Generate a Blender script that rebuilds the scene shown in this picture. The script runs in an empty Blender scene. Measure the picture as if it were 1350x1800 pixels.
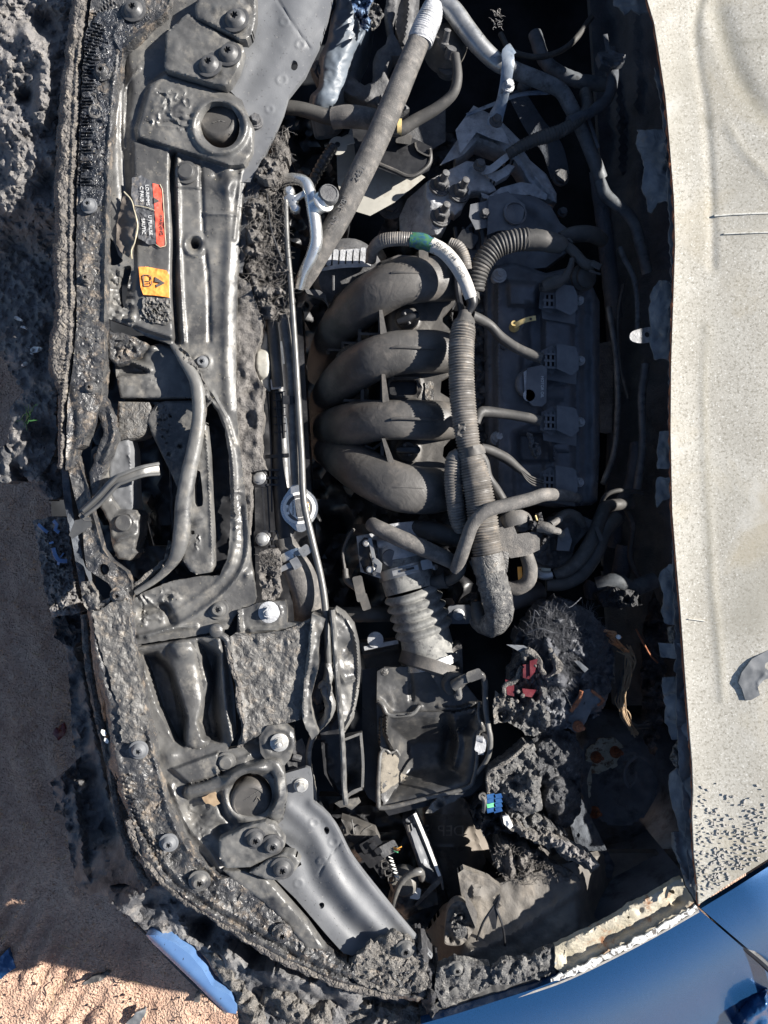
import bpy, math, random
import numpy as np
from mathutils import Vector, Matrix, Quaternion
from mathutils.geometry import delaunay_2d_cdt
random.seed(7); np.random.seed(7)
sc = bpy.context.scene
# ------------------------------------------------------------------ camera, light, exposure
D = 1.31                                   # lens height above the top of the engine bay (metres)
cam = bpy.data.cameras.new('camera'); camo = bpy.data.objects.new('camera', cam)
sc.collection.objects.link(camo); camo.location = (0, 0, D)
cam.sensor_fit = 'VERTICAL'; cam.angle = 2*math.atan(.9/D); cam.clip_start = .01; cam.clip_end = 500
sc.camera = camo
SUN_EL, SUN_AZ = math.radians(31), math.radians(14)
S = Vector((math.cos(SUN_EL)*math.cos(SUN_AZ), math.cos(SUN_EL)*math.sin(SUN_AZ), math.sin(SUN_EL)))
sl = bpy.data.lights.new('sun', 'SUN'); sl.energy = 5.0; sl.angle = math.radians(.5); sl.color = (1, .955, .89)
so = bpy.data.objects.new('sun', sl); sc.collection.objects.link(so)
so.rotation_euler = S.to_track_quat('Z', 'Y').to_euler(); so.location = S*4
w = bpy.data.worlds.new('World'); sc.world = w; w.use_nodes = True
nt = w.node_tree; bg = nt.nodes['Background']
sky = nt.nodes.new('ShaderNodeTexSky'); sky.sky_type = 'NISHITA'; sky.sun_disc = False
sky.air_density = .7; sky.dust_density = .4
sky.sun_elevation = SUN_EL; sky.sun_rotation = math.pi/2 - SUN_AZ
nt.links.new(sky.outputs[0], bg.inputs[0]); bg.inputs[1].default_value = .057
sc.view_settings.view_transform = 'Standard'; sc.view_settings.look = 'None'
sc.view_settings.gamma = 1; sc.view_settings.exposure = 1.38
# ------------------------------------------------------------------ helpers
C = sc.collection
ZO = [0.0]                                 # height offset added while a group of parts is being built
def k(z): return (D - z - ZO[0])/D/1000.0
def P(x, y, z=0.0):
    s = k(z); return Vector(((x-675)*s, -(y-900)*s, z+ZO[0]))
BASE = {}
def vhash(ix, iy, s=0):
    h = (ix.astype(np.int64)*374761393 + iy.astype(np.int64)*668265263 + s*974711) & 0x7fffffff
    h = ((h ^ (h >> 13))*1274126177) & 0x7fffffff
    return ((h ^ (h >> 16)) & 0xffff)/65535.0
def vn(x, y, s=0):
    x = np.asarray(x, float); y = np.asarray(y, float)
    ix = np.floor(x); iy = np.floor(y); fx = x-ix; fy = y-iy
    fx = fx*fx*(3-2*fx); fy = fy*fy*(3-2*fy)
    a = vhash(ix, iy, s); b = vhash(ix+1, iy, s); c = vhash(ix, iy+1, s); d = vhash(ix+1, iy+1, s)
    return (a*(1-fx)+b*fx)*(1-fy)+(c*(1-fx)+d*fx)*fy*1.0 - .5
def fbm(x, y, s=0, o=3):
    r = 0; a = 1
    for i in range(o):
        r = r + a*vn(x*2**i+17*i, y*2**i-9*i, s+i); a *= .5
    return r
def cr(pts, step=8, closed=False):
    """Catmull-Rom through points of any dimension"""
    p = [np.array(q, float) for q in pts]; n = len(p); out = []
    if n < 3 and not closed: return [p[0] + (p[-1]-p[0])*t for t in np.linspace(0, 1, max(2, int(np.linalg.norm((p[-1]-p[0])[:2])/step)+1))]
    rng = n if closed else n-1
    for i in range(rng):
        if closed: a, b, c, d = p[(i-1) % n], p[i], p[(i+1) % n], p[(i+2) % n]
        else:
            b, c = p[i], p[i+1]; a = p[i-1] if i else 2*b-c; d = p[i+2] if i+2 < n else 2*c-b
        m = max(1, int(math.hypot(c[0]-b[0], c[1]-b[1])/step))
        if len(b) > 2: m = max(m, int(abs(c[2]-b[2])*1000/step))
        for j in range(m):
            t = j/m
            out.append(.5*((2*b)+(c-a)*t+(2*a-5*b+4*c-d)*t*t+(3*b-a-3*c+d)*t**3))
    if not closed: out.append(p[-1])
    return out
def lin(pts, step=8, closed=True):
    p = [np.array(q, float)[:2] for q in pts]; out = []
    for i in range(len(p) if closed else len(p)-1):
        a, b = p[i], p[(i+1) % len(p)]; m = max(1, int(np.linalg.norm(b-a)/step))
        out += [a+(b-a)*j/m for j in range(m)]
    if not closed: out.append(p[-1])
    return out
def inside(X, Y, poly):
    poly = np.array([q[:2] for q in poly], float); r = np.zeros(len(X), bool); n = len(poly); j = n-1
    for i in range(n):
        xi, yi = poly[i]; xj, yj = poly[j]
        if yi != yj:
            r ^= ((yi > Y) != (yj > Y)) & (X < (xj-xi)*(Y-yi)/(yj-yi)+xi)
        j = i
    return r
def dpl(X, Y, pts, closed=False):
    """distance to polyline and arclength at the nearest point"""
    p = np.array([q[:2] for q in pts], float)
    if closed: p = np.vstack([p, p[:1]])
    best = np.full(len(X), 1e9); arc = np.zeros(len(X)); L = 0
    for i in range(len(p)-1):
        a, b = p[i], p[i+1]; v = b-a; l = np.hypot(*v)
        if l < 1e-6: continue
        t = np.clip(((X-a[0])*v[0]+(Y-a[1])*v[1])/l/l, 0, 1)
        d = np.hypot(X-a[0]-t*v[0], Y-a[1]-t*v[1]); m = d < best
        best[m] = d[m]; arc[m] = (L+t*l)[m]; L += l
    return best, arc
def sst(t): t = np.clip(t, 0, 1); return t*t*(3-2*t)
def feat(X, Y, F):
    z = np.zeros(len(X))
    for f in F:
        q = f[0]
        if q == 'r':
            d, _ = dpl(X, Y, cr(f[1], 12)); z += f[3]*np.exp(-(d/f[2])**2)
        elif q == 'u':                                   # rounded half-pipe ridge, crisp foot
            d, _ = dpl(X, Y, cr(f[1], 10)); z += f[3]*np.sqrt(np.clip(1-(d/f[2])**2, 0, 1))
        elif q == 'w':
            d, s = dpl(X, Y, cr(f[1], 12)); m = np.exp(-(d/f[2])**4)
            z += m*f[4]*np.sin(s/f[3]*2*math.pi + 2*vn(X/30, Y/30))
        elif q == 'p':
            d, _ = dpl(X, Y, f[1], True); ins = inside(X, Y, f[1])
            z += f[2]*sst(np.where(ins, d, -d)/f[3]*.5+.5)
        elif q == 'd':
            d = np.hypot(X-f[1], Y-f[2]); z += f[4]*np.sqrt(np.clip(1-(d/f[3])**2, 0, 1))
        elif q == 'o':
            d = np.abs(np.hypot(X-f[1], Y-f[2])-f[3]); z += f[5]*np.exp(-(d/f[4])**2)
        elif q == 'g':
            d = np.hypot(X-f[1], Y-f[2]); z += f[4]*np.exp(-(d/f[3])**2)
        elif q == 'n':                                   # local roughness in a polygon
            d, _ = dpl(X, Y, f[1], True); ins = inside(X, Y, f[1]); m = np.where(ins, sst(d/10), 0)
            z += m*f[2]*2*(np.abs(fbm(X/f[3], Y/f[3], 5))-.2)
        elif q == 'c':                                   # blistered, crinkled relief
            d, _ = dpl(X, Y, f[1], True); ins = inside(X, Y, f[1]); m = np.where(ins, sst(d/12), 0)
            z += m*f[2]*(1-np.abs(fbm(X/f[3]+2*vn(X/20, Y/20), Y/f[3], 9, 2))*4)
    return z
def sheet(out, z=0., F=(), holes=(), step=6, noise=(), th=.006, jag=0, rnd=False, edge=None, bottom=False, zn=None):
    o = [q[:2] for q in (cr(out, step, True) if rnd else lin(out, step))]
    if jag:
        o = [(q[0]+jag*2*fbm(np.array([q[0]/9.]), np.array([q[1]/9.]), 3)[0], q[1]+jag*2*fbm(np.array([q[0]/9.]), np.array([q[1]/9.]), 8)[0]) for q in o]
    loops = [o]
    for h in holes:
        hh = [q[:2] for q in cr(h, step, True)]
        if jag: hh = [(q[0]+jag*vn(q[0]/6, q[1]/6, 1), q[1]+jag*vn(q[0]/6, q[1]/6, 2)) for q in hh]
        loops.append(hh)
    pts = []; eds = []
    for L in loops:
        b = len(pts); pts += [(float(q[0]), float(q[1])) for q in L]
        eds += [(b+i, b+(i+1) % len(L)) for i in range(len(L))]
    A = np.array(o); x0, y0 = A.min(0); x1, y1 = A.max(0)
    gx, gy = np.meshgrid(np.arange(x0+step/2, x1, step), np.arange(y0+step/2, y1, step*.87))
    gx = gx + (np.arange(gx.shape[0]) % 2)[:, None]*step/2
    X = gx.ravel(); Y = gy.ravel(); m = inside(X, Y, o)
    for h in loops[1:]: m &= ~inside(X, Y, h)
    X = X[m]; Y = Y[m]; keep = np.ones(len(X), bool)
    for L in loops: d, _ = dpl(X, Y, L, True); keep &= d > step*.45
    pts += list(zip(X[keep].tolist(), Y[keep].tolist()))
    r = delaunay_2d_cdt([Vector(p) for p in pts], eds, [], 0, 1e-5, False)
    V = np.array([tuple(v) for v in r[0]]); T = np.array([tuple(f) for f in r[2] if len(f) == 3])
    c = V[T].mean(1); m = inside(c[:, 0], c[:, 1], o)
    for h in loops[1:]: m &= ~inside(c[:, 0], c[:, 1], h)
    T = T[m]; X, Y = V[:, 0], V[:, 1]
    if callable(z): Z = z(X, Y)
    elif isinstance(z, (list, tuple)):
        wsum = 0; Z = 0
        for (a, b, h) in z:
            ww = 1/((X-a)**2+(Y-b)**2+60); wsum = wsum+ww; Z = Z+ww*h
        Z = Z/wsum
    else: Z = np.full(len(X), float(z))
    Z = Z + feat(X, Y, F)
    for (amp, scl) in noise: Z = Z + amp*2*fbm(X/scl, Y/scl, int(scl)+1)
    if edge:                                            # roll the border down over edge[0] px by edge[1] m
        d, _ = dpl(X, Y, o, True); Z = Z - edge[1]*(1-sst(d/edge[0]))
    Z = Z + ZO[0]; s = (D-Z)/D/1000
    W = np.stack([(X-675)*s, -(Y-900)*s, Z], 1); n = len(W)
    # orient up
    a, b, cc = W[T[:, 0]], W[T[:, 1]], W[T[:, 2]]
    nz = (b[:, 0]-a[:, 0])*(cc[:, 1]-a[:, 1])-(b[:, 1]-a[:, 1])*(cc[:, 0]-a[:, 0])
    T[nz < 0] = T[nz < 0][:, ::-1]
    E = {}
    for t in T.tolist():
        for i in range(3): E[(t[i], t[(i+1) % 3])] = 1
    bd = [e for e in E if (e[1], e[0]) not in E]
    faces = T.tolist()
    if th:
        if bottom:
            W2 = W.copy(); W2[:, 2] -= th; W = np.vstack([W, W2])
            faces += [[t[2]+n, t[1]+n, t[0]+n] for t in T.tolist()]
            faces += [[b_, a_, a_+n, b_+n] for a_, b_ in bd]
        else:
            ids = {}
            ex = []
            for e in bd:
                for q in e:
                    if q not in ids: ids[q] = n+len(ex); v = W[q].copy(); v[2] -= th; ex.append(v)
            if ex: W = np.vstack([W, np.array(ex)])
            faces += [[b_, a_, ids[a_], ids[b_]] for a_, b_ in bd]
    return (W, faces)
def tube(pts, r=10, segs=14, corr=None, nz=0, flat=1.0, step=5, caps=True, wrap=None):
    """pts: (px,py,z[,r]); radius in photo pixels at that depth"""
    if corr: step = min(step, corr[0]/4.)
    p = [tuple(q)+((r,) if len(q) == 3 else ()) for q in pts]
    q = cr(p, step) if len(p) > 2 else [np.array(p[0])+(np.array(p[1])-np.array(p[0]))*t for t in np.linspace(0, 1, max(2, int((math.hypot(p[1][0]-p[0][0], p[1][1]-p[0][1])+1000*abs(p[1][2]-p[0][2]))/step)))]
    c = [P(a[0], a[1], a[2]) for a in q]; n = len(c)
    L = [0]
    for i in range(1, n): L.append(L[-1]+(c[i]-c[i-1]).length)
    T = [(c[min(i+1, n-1)]-c[max(i-1, 0)]).normalized() for i in range(n)]
    N = T[0].orthogonal().normalized(); V = []; Fc = []
    for i in range(n):
        N = (N - T[i]*N.dot(T[i])).normalized(); B = T[i].cross(N)
        rr = q[i][3]*k(q[i][2])
        if corr: rr *= 1+corr[1]*(abs(math.sin(L[i]*1000/corr[0]*math.pi))-.6)
        for j in range(segs):
            a = 2*math.pi*j/segs; d = N*math.cos(a)+B*math.sin(a)
            f = rr
            if nz: f *= 1+nz*2*float(fbm(np.array([L[i]*90+j*.9]), np.array([math.sin(a)*1.5+L[i]*30]), 4)[0])
            if flat != 1: d = Vector((d.x, d.y, d.z*flat))
            V.append(c[i]+d*f)
    for i in range(n-1):
        for j in range(segs):
            a = i*segs+j; b = i*segs+(j+1) % segs; Fc.append([a, b, b+segs, a+segs])
    if caps:
        Fc.append(list(range(segs))[::-1]); Fc.append([(n-1)*segs+j for j in range(segs)])
    return (np.array([tuple(v) for v in V]), Fc)
def prism(poly, zt, zb, bev=1.5, taper=0):
    """poly px; bevelled top"""
    p = [np.array(q[:2], float) for q in poly]; n = len(p)
    ar = sum(p[i][0]*p[(i+1) % n][1]-p[(i+1) % n][0]*p[i][1] for i in range(n))
    if ar > 0: p = p[::-1]                           # px y is down: make it counter-clockwise in the world
    def off(d):
        o = []
        for i in range(n):
            a, b, c = p[i-1], p[i], p[(i+1) % n]
            u = (b-a)/max(1e-6, np.linalg.norm(b-a)); v = (c-b)/max(1e-6, np.linalg.norm(c-b))
            nu = np.array([u[1], -u[0]]); nv = np.array([v[1], -v[0]]); m = nu+nv; l = np.linalg.norm(m)
            m = m/max(l, .3); dd = d/max(.4, float(np.dot(m, nu))); o.append(b+m*dd)
        return o
    f = zt if callable(zt) else (lambda x, y: zt)
    g = zb if callable(zb) else (lambda x, y: zb)
    rings = []
    rings.append([P(q[0], q[1], g(*q)) for q in off(taper)])
    b_ = bev/1000.
    rings.append([P(q[0], q[1], f(*q)-b_) for q in off(0)])
    if bev:
        rings.append([P(q[0], q[1], f(*q)-b_*.3) for q in off(-bev*.7)])
        rings.append([P(q[0], q[1], f(*q)) for q in off(-bev*1.7)])
    V = [tuple(v) for r in rings for v in r]; Fc = []
    for i in range(len(rings)-1):
        for j in range(n):
            a = i*n+j; b = i*n+(j+1) % n; Fc.append([a, b, b+n, a+n])
    Fc.append([(len(rings)-1)*n+j for j in range(n)]); Fc.append(list(range(n))[::-1])
    c0 = np.array(V); nn = len(rings)-1
    # fix winding by testing the top cap
    q = c0[nn*n:nn*n+n]; s2 = sum(q[i][0]*q[(i+1) % n][1]-q[(i+1) % n][0]*q[i][1] for i in range(n))
    if s2 < 0: Fc = [x[::-1] for x in Fc]
    return (c0, Fc)
def rect(cx, cy, w_, h_, a=0, r=0, n=4):
    a = math.radians(a); r = min(r, w_/2-.1, h_/2-.1); pts = []
    if r <= 0: L = [(-w_/2, -h_/2), (w_/2, -h_/2), (w_/2, h_/2), (-w_/2, h_/2)]
    else:
        L = []
        for (sx, sy, a0) in ((1, 1, 0), (-1, 1, 90), (-1, -1, 180), (1, -1, 270)):
            for i in range(n+1):
                t = math.radians(a0+90*i/n); L.append((sx*(w_/2-r)+r*math.cos(t), sy*(h_/2-r)+r*math.sin(t)))
    return [(cx+x*math.cos(a)-y*math.sin(a), cy+x*math.sin(a)+y*math.cos(a)) for x, y in L]
def circ(cx, cy, r, n=24, ry=None, a=0):
    ry = ry or r; a = math.radians(a)
    return [(cx+r*math.cos(t)*math.cos(a)-ry*math.sin(t)*math.sin(a), cy+r*math.cos(t)*math.sin(a)+ry*math.sin(t)*math.cos(a)) for t in [2*math.pi*i/n for i in range(n)]]
def lathe(c, prof, axis=(0, 0, 1), n=24, close=True):
    """c=(px,py,z); prof=[(r px, height m)] along axis (world)"""
    o = P(*c); s = k(c[2]); A = Vector(axis).normalized(); N = A.orthogonal().normalized(); B = A.cross(N); V = []; Fc = []
    for (r, h) in prof:
        for j in range(n):
            t = 2*math.pi*j/n; V.append(tuple(o+A*h+(N*math.cos(t)+B*math.sin(t))*max(r, .01)*s))
    for i in range(len(prof)-1):
        for j in range(n):
            a = i*n+j; b = i*n+(j+1) % n; Fc.append([a, b, b+n, a+n])
    if close: Fc.append([(len(prof)-1)*n+j for j in range(n)])
    return (np.array(V), Fc)
def hexn(c, r, h, axis=(0, 0, 1), n=6, off=0.):
    o = P(*c); A = Vector(axis).normalized(); q = lathe((c[0], c[1], c[2]), [(r, off), (r, off+h*.85), (r*.86, off+h)], axis, n); return q
def bolt(c, r, axis=(0, 0, 1), wash=1.6, h=None, stud=0):
    h = h or r*.0009
    g = []
    if wash: g.append(lathe(c, [(r*wash, -.002), (r*wash, .0016), (r*wash*.93, .0022), (0, .0022)], axis, 24))
    g.append(lathe(c, [(r*1.25, .002), (r*1.2, .004), (r, .0045)], axis, 20)); g.append(hexn(c, r, h, axis, off=.004))
    if stud: g.append(lathe(c, [(r*.5, .004+h), (r*.5, .004+h+stud), (r*.3, .005+h+stud)], axis, 10))
    return g
def star(c, r, depth=.004, axis=(0, 0, 1)):
    """conical push rivet with a star shaped socket"""
    g = [lathe(c, [(r*1.25, -.003), (r*1.3, .001), (r*1.1, .002), (r, .002), (r*.72, .009), (r*.6, .0105), (r*.42, .0105)], axis, 28, close=False)]
    o = P(*c); s = k(c[2]); A = Vector(axis).normalized(); N = A.orthogonal().normalized(); B = A.cross(N); V = []; n = 24
    for hh, sc_ in ((.0105, 1), (.0105-depth*1.6, .9)):
        for j in range(n):
            t = 2*math.pi*j/n; rr = r*(.34+.08*math.cos(6*t))*sc_
            V.append(tuple(o+A*hh+(N*math.cos(t)+B*math.sin(t))*rr*s))
    for j in range(n):
        t = 2*math.pi*j/n; V.append(tuple(o+A*.0105+(N*math.cos(t)+B*math.sin(t))*r*.43*s))
    Fc = [[j, (j+1) % n, (j+1) % n+n, j+n][::-1] for j in range(n)]+[[j+n for j in range(n)]]+[[j, (j+1) % n, (j+1) % n+2*n, j+2*n] for j in range(n)]
    g.append((np.array(V), Fc)); return g
def ribbon(pts, wd, th=.002, up=None, step=5, flatz=True):
    """flat strap lying in the picture plane: pts (px,py,z[,width])"""
    p = [tuple(q)+((wd,) if len(q) == 3 else ()) for q in pts]; q = cr(p, step); V = []; Fc = []; n = len(q)
    for i in range(n):
        a = q[max(i-1, 0)]; b = q[min(i+1, n-1)]; t = np.array([b[0]-a[0], b[1]-a[1]]); t = t/max(1e-6, np.linalg.norm(t)); nn = np.array([-t[1], t[0]])
        x, y, z, w_ = q[i]
        for sx, dz in ((-.5, 0), (-.42, .0012), (.42, .0012), (.5, 0), (.5, -th), (-.5, -th)):
            V.append(tuple(P(x+nn[0]*w_*sx, y+nn[1]*w_*sx, z+dz)))
    for i in range(n-1):
        for j in range(6): a = i*6+j; b = i*6+(j+1) % 6; Fc.append([a, b, b+6, a+6])
    Fc.append([0, 1, 2, 3, 4, 5][::-1]); Fc.append([(n-1)*6+j for j in range(6)])
    return (np.array(V), Fc)
def hairs(poly, z, n, ln=18, dz=.02, w_=.7, seed=1, dirs=None, curl=1.0):
    rs = np.random.RandomState(seed); A = np.array([q[:2] for q in poly], float); x0, y0 = A.min(0); x1, y1 = A.max(0)
    V = []; Fc = []; m = 0
    while m < n:
        x, y = rs.uniform(x0, x1), rs.uniform(y0, y1)
        if not inside(np.array([x]), np.array([y]), poly)[0]: continue
        m += 1; a = rs.uniform(0, 6.28) if dirs is None else dirs+rs.normal(0, .5); zz = z(x, y) if callable(z) else z
        zz += rs.uniform(-.3, .6)*dz; L = ln*rs.uniform(.5, 1.4); sg = 6; b = len(V); el = rs.uniform(-.5, 1.)
        for i in range(sg+1):
            ww = w_*(1-i/sg*.7)
            nx, ny = -math.sin(a), math.cos(a)
            V.append(tuple(P(x+nx*ww, y+ny*ww, zz))); V.append(tuple(P(x-nx*ww, y-ny*ww, zz))); V.append(tuple(P(x, y, zz+ww*.0014)))
            x += math.cos(a)*L/sg; y += math.sin(a)*L/sg; zz += el*dz/sg; a += rs.normal(0, .35)*curl
            if i: 
                for (p_, q_) in ((0, 1), (1, 2), (2, 0)):
                    Fc.append([b+3*(i-1)+p_, b+3*(i-1)+q_, b+3*i+q_, b+3*i+p_])
    return (np.array(V), Fc)
def join(gs):
    if isinstance(gs, tuple): return gs
    fl = []
    def rec(g):
        if isinstance(g, tuple) and isinstance(g[0], np.ndarray): fl.append(g)
        else:
            for q in g: rec(q)
    rec(gs); V = []; Fc = []; b = 0
    for v, f in fl: V.append(v); Fc += [[i+b for i in q] for q in f]; b += len(v)
    return (np.vstack(V), Fc)
SPLIT = {'charred_scrap', 'ash_crust', 'lens_fragment', 'chrome_strip', 'grey_web', 'pale_bead', 'blue_paint_flake', 'red_core', 'rim_arc', 'torn_tape', 'pale_rim', 'bolt_pair', 'metal_splint', 'rusty_edge_piece', 'loose_strand', 'frame_end', 'side_channel', 'outer_lip', 'upper_lug', 'edge_primer', 'bent_loop', 'latch_frames'}
def obj(name, g, mat, parent=None, *a, **kw):
    """link one mesh object per separate piece"""
    if name in SPLIT and isinstance(g, list) and parent is not None and not kw.get('kind'):
        for q in g: r = obj1(name, q, mat, parent, *a, **kw)
        return r
    return obj1(name, g, mat, parent, *a, **kw)
def obj1(name, g, mat, parent=None, label=None, cat=None, group=None, kind=None, ang=40, smooth=True, attr=None):
    V, Fc = join(g); o_ = None
    if parent is None:
        b = Vector(((V[:, 0].min()+V[:, 0].max())/2, (V[:, 1].min()+V[:, 1].max())/2, float(V[:, 2].min())))
    else: b = BASE[parent.name]
    V = V-np.array(tuple(b)); me = bpy.data.meshes.new(name); me.from_pydata(V.tolist(), [], Fc); me.validate()
    if attr is not None:
        A = me.attributes.new('wear', 'FLOAT', 'POINT'); vv = attr(*unpx(V+np.array(tuple(b)))); A.data.foreach_set('value', np.asarray(vv, dtype=np.float32))
    if smooth:
        me.polygons.foreach_set('use_smooth', [True]*len(me.polygons)); me.set_sharp_from_angle(angle=math.radians(ang))
    me.materials.append(mat); o = bpy.data.objects.new(name, me); C.objects.link(o)
    if parent is not None: o.parent = parent
    else: o.location = b
    BASE[o.name] = b
    if label: o['label'] = label
    if cat: o['category'] = cat
    if group: o['group'] = group
    if kind: o['kind'] = kind
    return o
def unpx(W):
    s = (D-W[:, 2])/D/1000; return W[:, 0]/s+675, -W[:, 1]/s+900, W[:, 2]
def thing(name, label, cat, c, group=None):
    o = bpy.data.objects.new(name, None); C.objects.link(o); o.location = P(*c); o.empty_display_size = .02
    o['label'] = label; o['category'] = cat
    if group: o['group'] = group
    BASE[o.name] = Vector(o.location); return o
def dup(root, dx, dy, dz=0, label=None, rot=0):
    """copy a thing, its parts and sub-parts; shifted by photo-scale metres"""
    r = root.copy(); C.objects.link(r); r.location = root.location+Vector((dx, dy, dz)); r.rotation_euler = (0, 0, rot)
    if label: r['label'] = label
    for ch in list(root.children):
        c = ch.copy(); C.objects.link(c); c.parent = r
        for g in list(ch.children):
            d = g.copy(); C.objects.link(d); d.parent = c
    BASE[r.name] = Vector(r.location); return r
def text(s, x, y, z, size, rot, mat, parent, name='lettering', ext=.0003, mirror=False):
    cu = bpy.data.curves.new(name, 'FONT'); cu.body = s; cu.size = size*k(z); cu.extrude = ext; cu.align_x = 'CENTER'; cu.align_y = 'CENTER'
    t = bpy.data.objects.new(name+'_tmp', cu); C.objects.link(t)
    dg = bpy.context.evaluated_depsgraph_get(); me = bpy.data.meshes.new_from_object(t.evaluated_get(dg)); bpy.data.objects.remove(t)
    b = BASE[parent.name]; Mx = Matrix.Translation(P(x, y, z)-b) @ Matrix.Rotation(math.radians(rot), 4, 'Z')
    if mirror: Mx = Mx @ Matrix.Diagonal((-1, 1, 1, 1))
    me.transform(Mx); me.materials.clear(); me.materials.append(mat); o = bpy.data.objects.new(name, me); C.objects.link(o); o.parent = parent; BASE[o.name] = b
    return o
# ------------------------------------------------------------------ materials
def mat(name, c1, c2=None, rough=.6, metal=0., sc_=40, b=(), dust=None, rr=.15, coat=0, spec=.5, spots=None, lo=.35, hi=.65, wear=None, ior=None):
    m = bpy.data.materials.new(name); m.use_nodes = True; t = m.node_tree; N = t.nodes; Lk = t.links
    p = N['Principled BSDF']; co = N.new('ShaderNodeTexCoord'); v = co.outputs['Object']
    def noise(s, d=6, r=.6, dist=0.):
        n = N.new('ShaderNodeTexNoise'); n.inputs['Scale'].default_value = s; n.inputs['Detail'].default_value = d; n.inputs['Roughness'].default_value = r; n.inputs['Distortion'].default_value = dist
        Lk.new(v, n.inputs['Vector']); return n.outputs['Fac']
    def mr(x, a, b_, c=0., d=1.):
        n = N.new('ShaderNodeMapRange'); n.inputs[1].default_value = a; n.inputs[2].default_value = b_; n.inputs[3].default_value = c; n.inputs[4].default_value = d; Lk.new(x, n.inputs[0]); return n.outputs[0]
    def mix(f, a, b_):
        n = N.new('ShaderNodeMix'); n.data_type = 'RGBA'; Lk.new(f, n.inputs[0])
        for i, q in ((6, a), (7, b_)):
            if isinstance(q, tuple): n.inputs[i].default_value = q+(1,)
            else: Lk.new(q, n.inputs[i])
        return n.outputs[2]
    n1 = noise(sc_)
    col = mix(mr(n1, lo, hi), c1, c2 or c1)
    if dust:                                   # (colour, scale, low, high)
        col = mix(mr(noise(dust[1], 8, .7), dust[2], dust[3]), col, dust[0])
    if spots:
        for (cc, s, a, b_) in spots: col = mix(mr(noise(s, 4, .55, .6), a, b_), col, cc)
    if wear:
        at = N.new('ShaderNodeAttribute'); at.attribute_name = 'wear'
        col = mix(mr(at.outputs['Fac'], 0, 1), col, wear)
    Lk.new(col, p.inputs['Base Color'])
    Lk.new(mr(noise(sc_*1.7, 4), .3, .7, max(.05, rough-rr), min(1, rough+rr)), p.inputs['Roughness'])
    p.inputs['Metallic'].default_value = metal; p.inputs['Coat Weight'].default_value = coat; p.inputs['Coat Roughness'].default_value = .05
    p.inputs['Specular IOR Level'].default_value = spec
    prev = None
    for (kind, s, st, dist) in b:               # bump chain: kind, scale, strength, distance(m)
        if kind == 'n': h = noise(s, 5, .6)
        elif kind == 'w': h = mr(noise(s, 3, .5, 2.5), .3, .7)
        elif kind == 'v':
            q = N.new('ShaderNodeTexVoronoi'); q.feature = 'DISTANCE_TO_EDGE'; q.inputs['Scale'].default_value = s; Lk.new(v, q.inputs['Vector']); h = mr(q.outputs['Distance'], 0, .25)
        elif kind == 'f':
            q = N.new('ShaderNodeTexVoronoi'); q.inputs['Scale'].default_value = s; Lk.new(v, q.inputs['Vector']); h = q.outputs['Distance']
        bn = N.new('ShaderNodeBump'); bn.inputs['Strength'].default_value = st; bn.inputs['Distance'].default_value = dist; Lk.new(h, bn.inputs['Height'])
        if prev: Lk.new(prev, bn.inputs['Normal'])
        prev = bn.outputs[0]
    if prev: Lk.new(prev, p.inputs['Normal'])
    return m
TAN = (.30, .235, .17)
M = {}
M['soil'] = mat('sandy_soil', (.44, .27, .19), (.60, .40, .29), .95, sc_=6, b=(('n', 14, 1, .03), ('n', 90, 1, .012), ('f', 160, .8, .006)), dust=((.66, .47, .34), 60, .5, .75), spots=(((.24, .14, .10), 110, .66, .72),))
M['rim'] = mat('scorched_rim', (.028, .029, .033), (.085, .083, .080), .34, sc_=35, b=(('w', 60, .6, .003), ('n', 300, .6, .0012)), dust=((.24, .195, .15), 45, .52, .70))
M['rimedge'] = mat('crumbling_rim_edge', (.065, .060, .057), (.14, .128, .117), .85, sc_=50, b=(('n', 90, 1, .006), ('v', 120, .7, .003)), dust=((.25, .22, .18), 70, .5, .7))
M['shiny'] = mat('blistered_black', (.012, .014, .019), (.05, .053, .06), .26, sc_=60, b=(('w', 75, .8, .004), ('n', 160, .5, .002)), dust=((.17, .16, .15), 80, .56, .72))
M['cover'] = mat('warped_cover_plastic', (.060, .059, .058), (.128, .125, .118), .36, sc_=7, b=(('w', 16, .12, .004), ('n', 90, .25, .0015), ('n', 700, .6, .0006)), dust=((.205, .19, .165), 34, .52, .72), spots=(((.024, .025, .028), 12, .60, .72),), lo=.4, hi=.6)
M['crackle'] = mat('crackled_plastic', (.065, .063, .061), (.14, .134, .124), .5, sc_=40, b=(('w', 55, .6, .003), ('n', 260, .7, .0015)), dust=((.24, .205, .165), 60, .52, .72))
M['tie'] = mat('grey_metal_paint', (.10, .103, .109), (.145, .149, .155), .55, metal=.0, sc_=7, b=(('n', 500, .3, .0006), ('n', 60, .15, .002)), dust=((.26, .25, .235), 160, .62, .74))
M['ash'] = mat('ashen_foam', (.11, .105, .10), (.24, .225, .205), .95, sc_=60, b=(('n', 60, 1, .01), ('n', 240, 1, .004), ('v', 90, .4, .003)), dust=((.33, .29, .245), 90, .52, .72), spec=.2)
M['melt'] = mat('melted_bumper_plastic', (.055, .056, .062), (.15, .147, .145), .7, sc_=22, b=(('w', 70, .5, .003), ('n', 260, 1, .002)), dust=((.24, .215, .19), 40, .54, .75))
M['meltlit'] = mat('lit_melted_foam_lump', (.11, .105, .103), (.21, .20, .195), .85, sc_=26, b=(('n', 60, .8, .005), ('n', 170, 1, .004), ('n', 400, 1, .002)), dust=((.30, .27, .235), 60, .5, .75))  # lighter copy of the melt material, sunlit tone put into the colour
M['char'] = mat('black_char', (.014, .014, .016), (.05, .05, .054), .7, sc_=50, b=(('n', 60, .8, .008), ('n', 260, .8, .003)), dust=((.13, .125, .12), 70, .55, .74))
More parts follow.
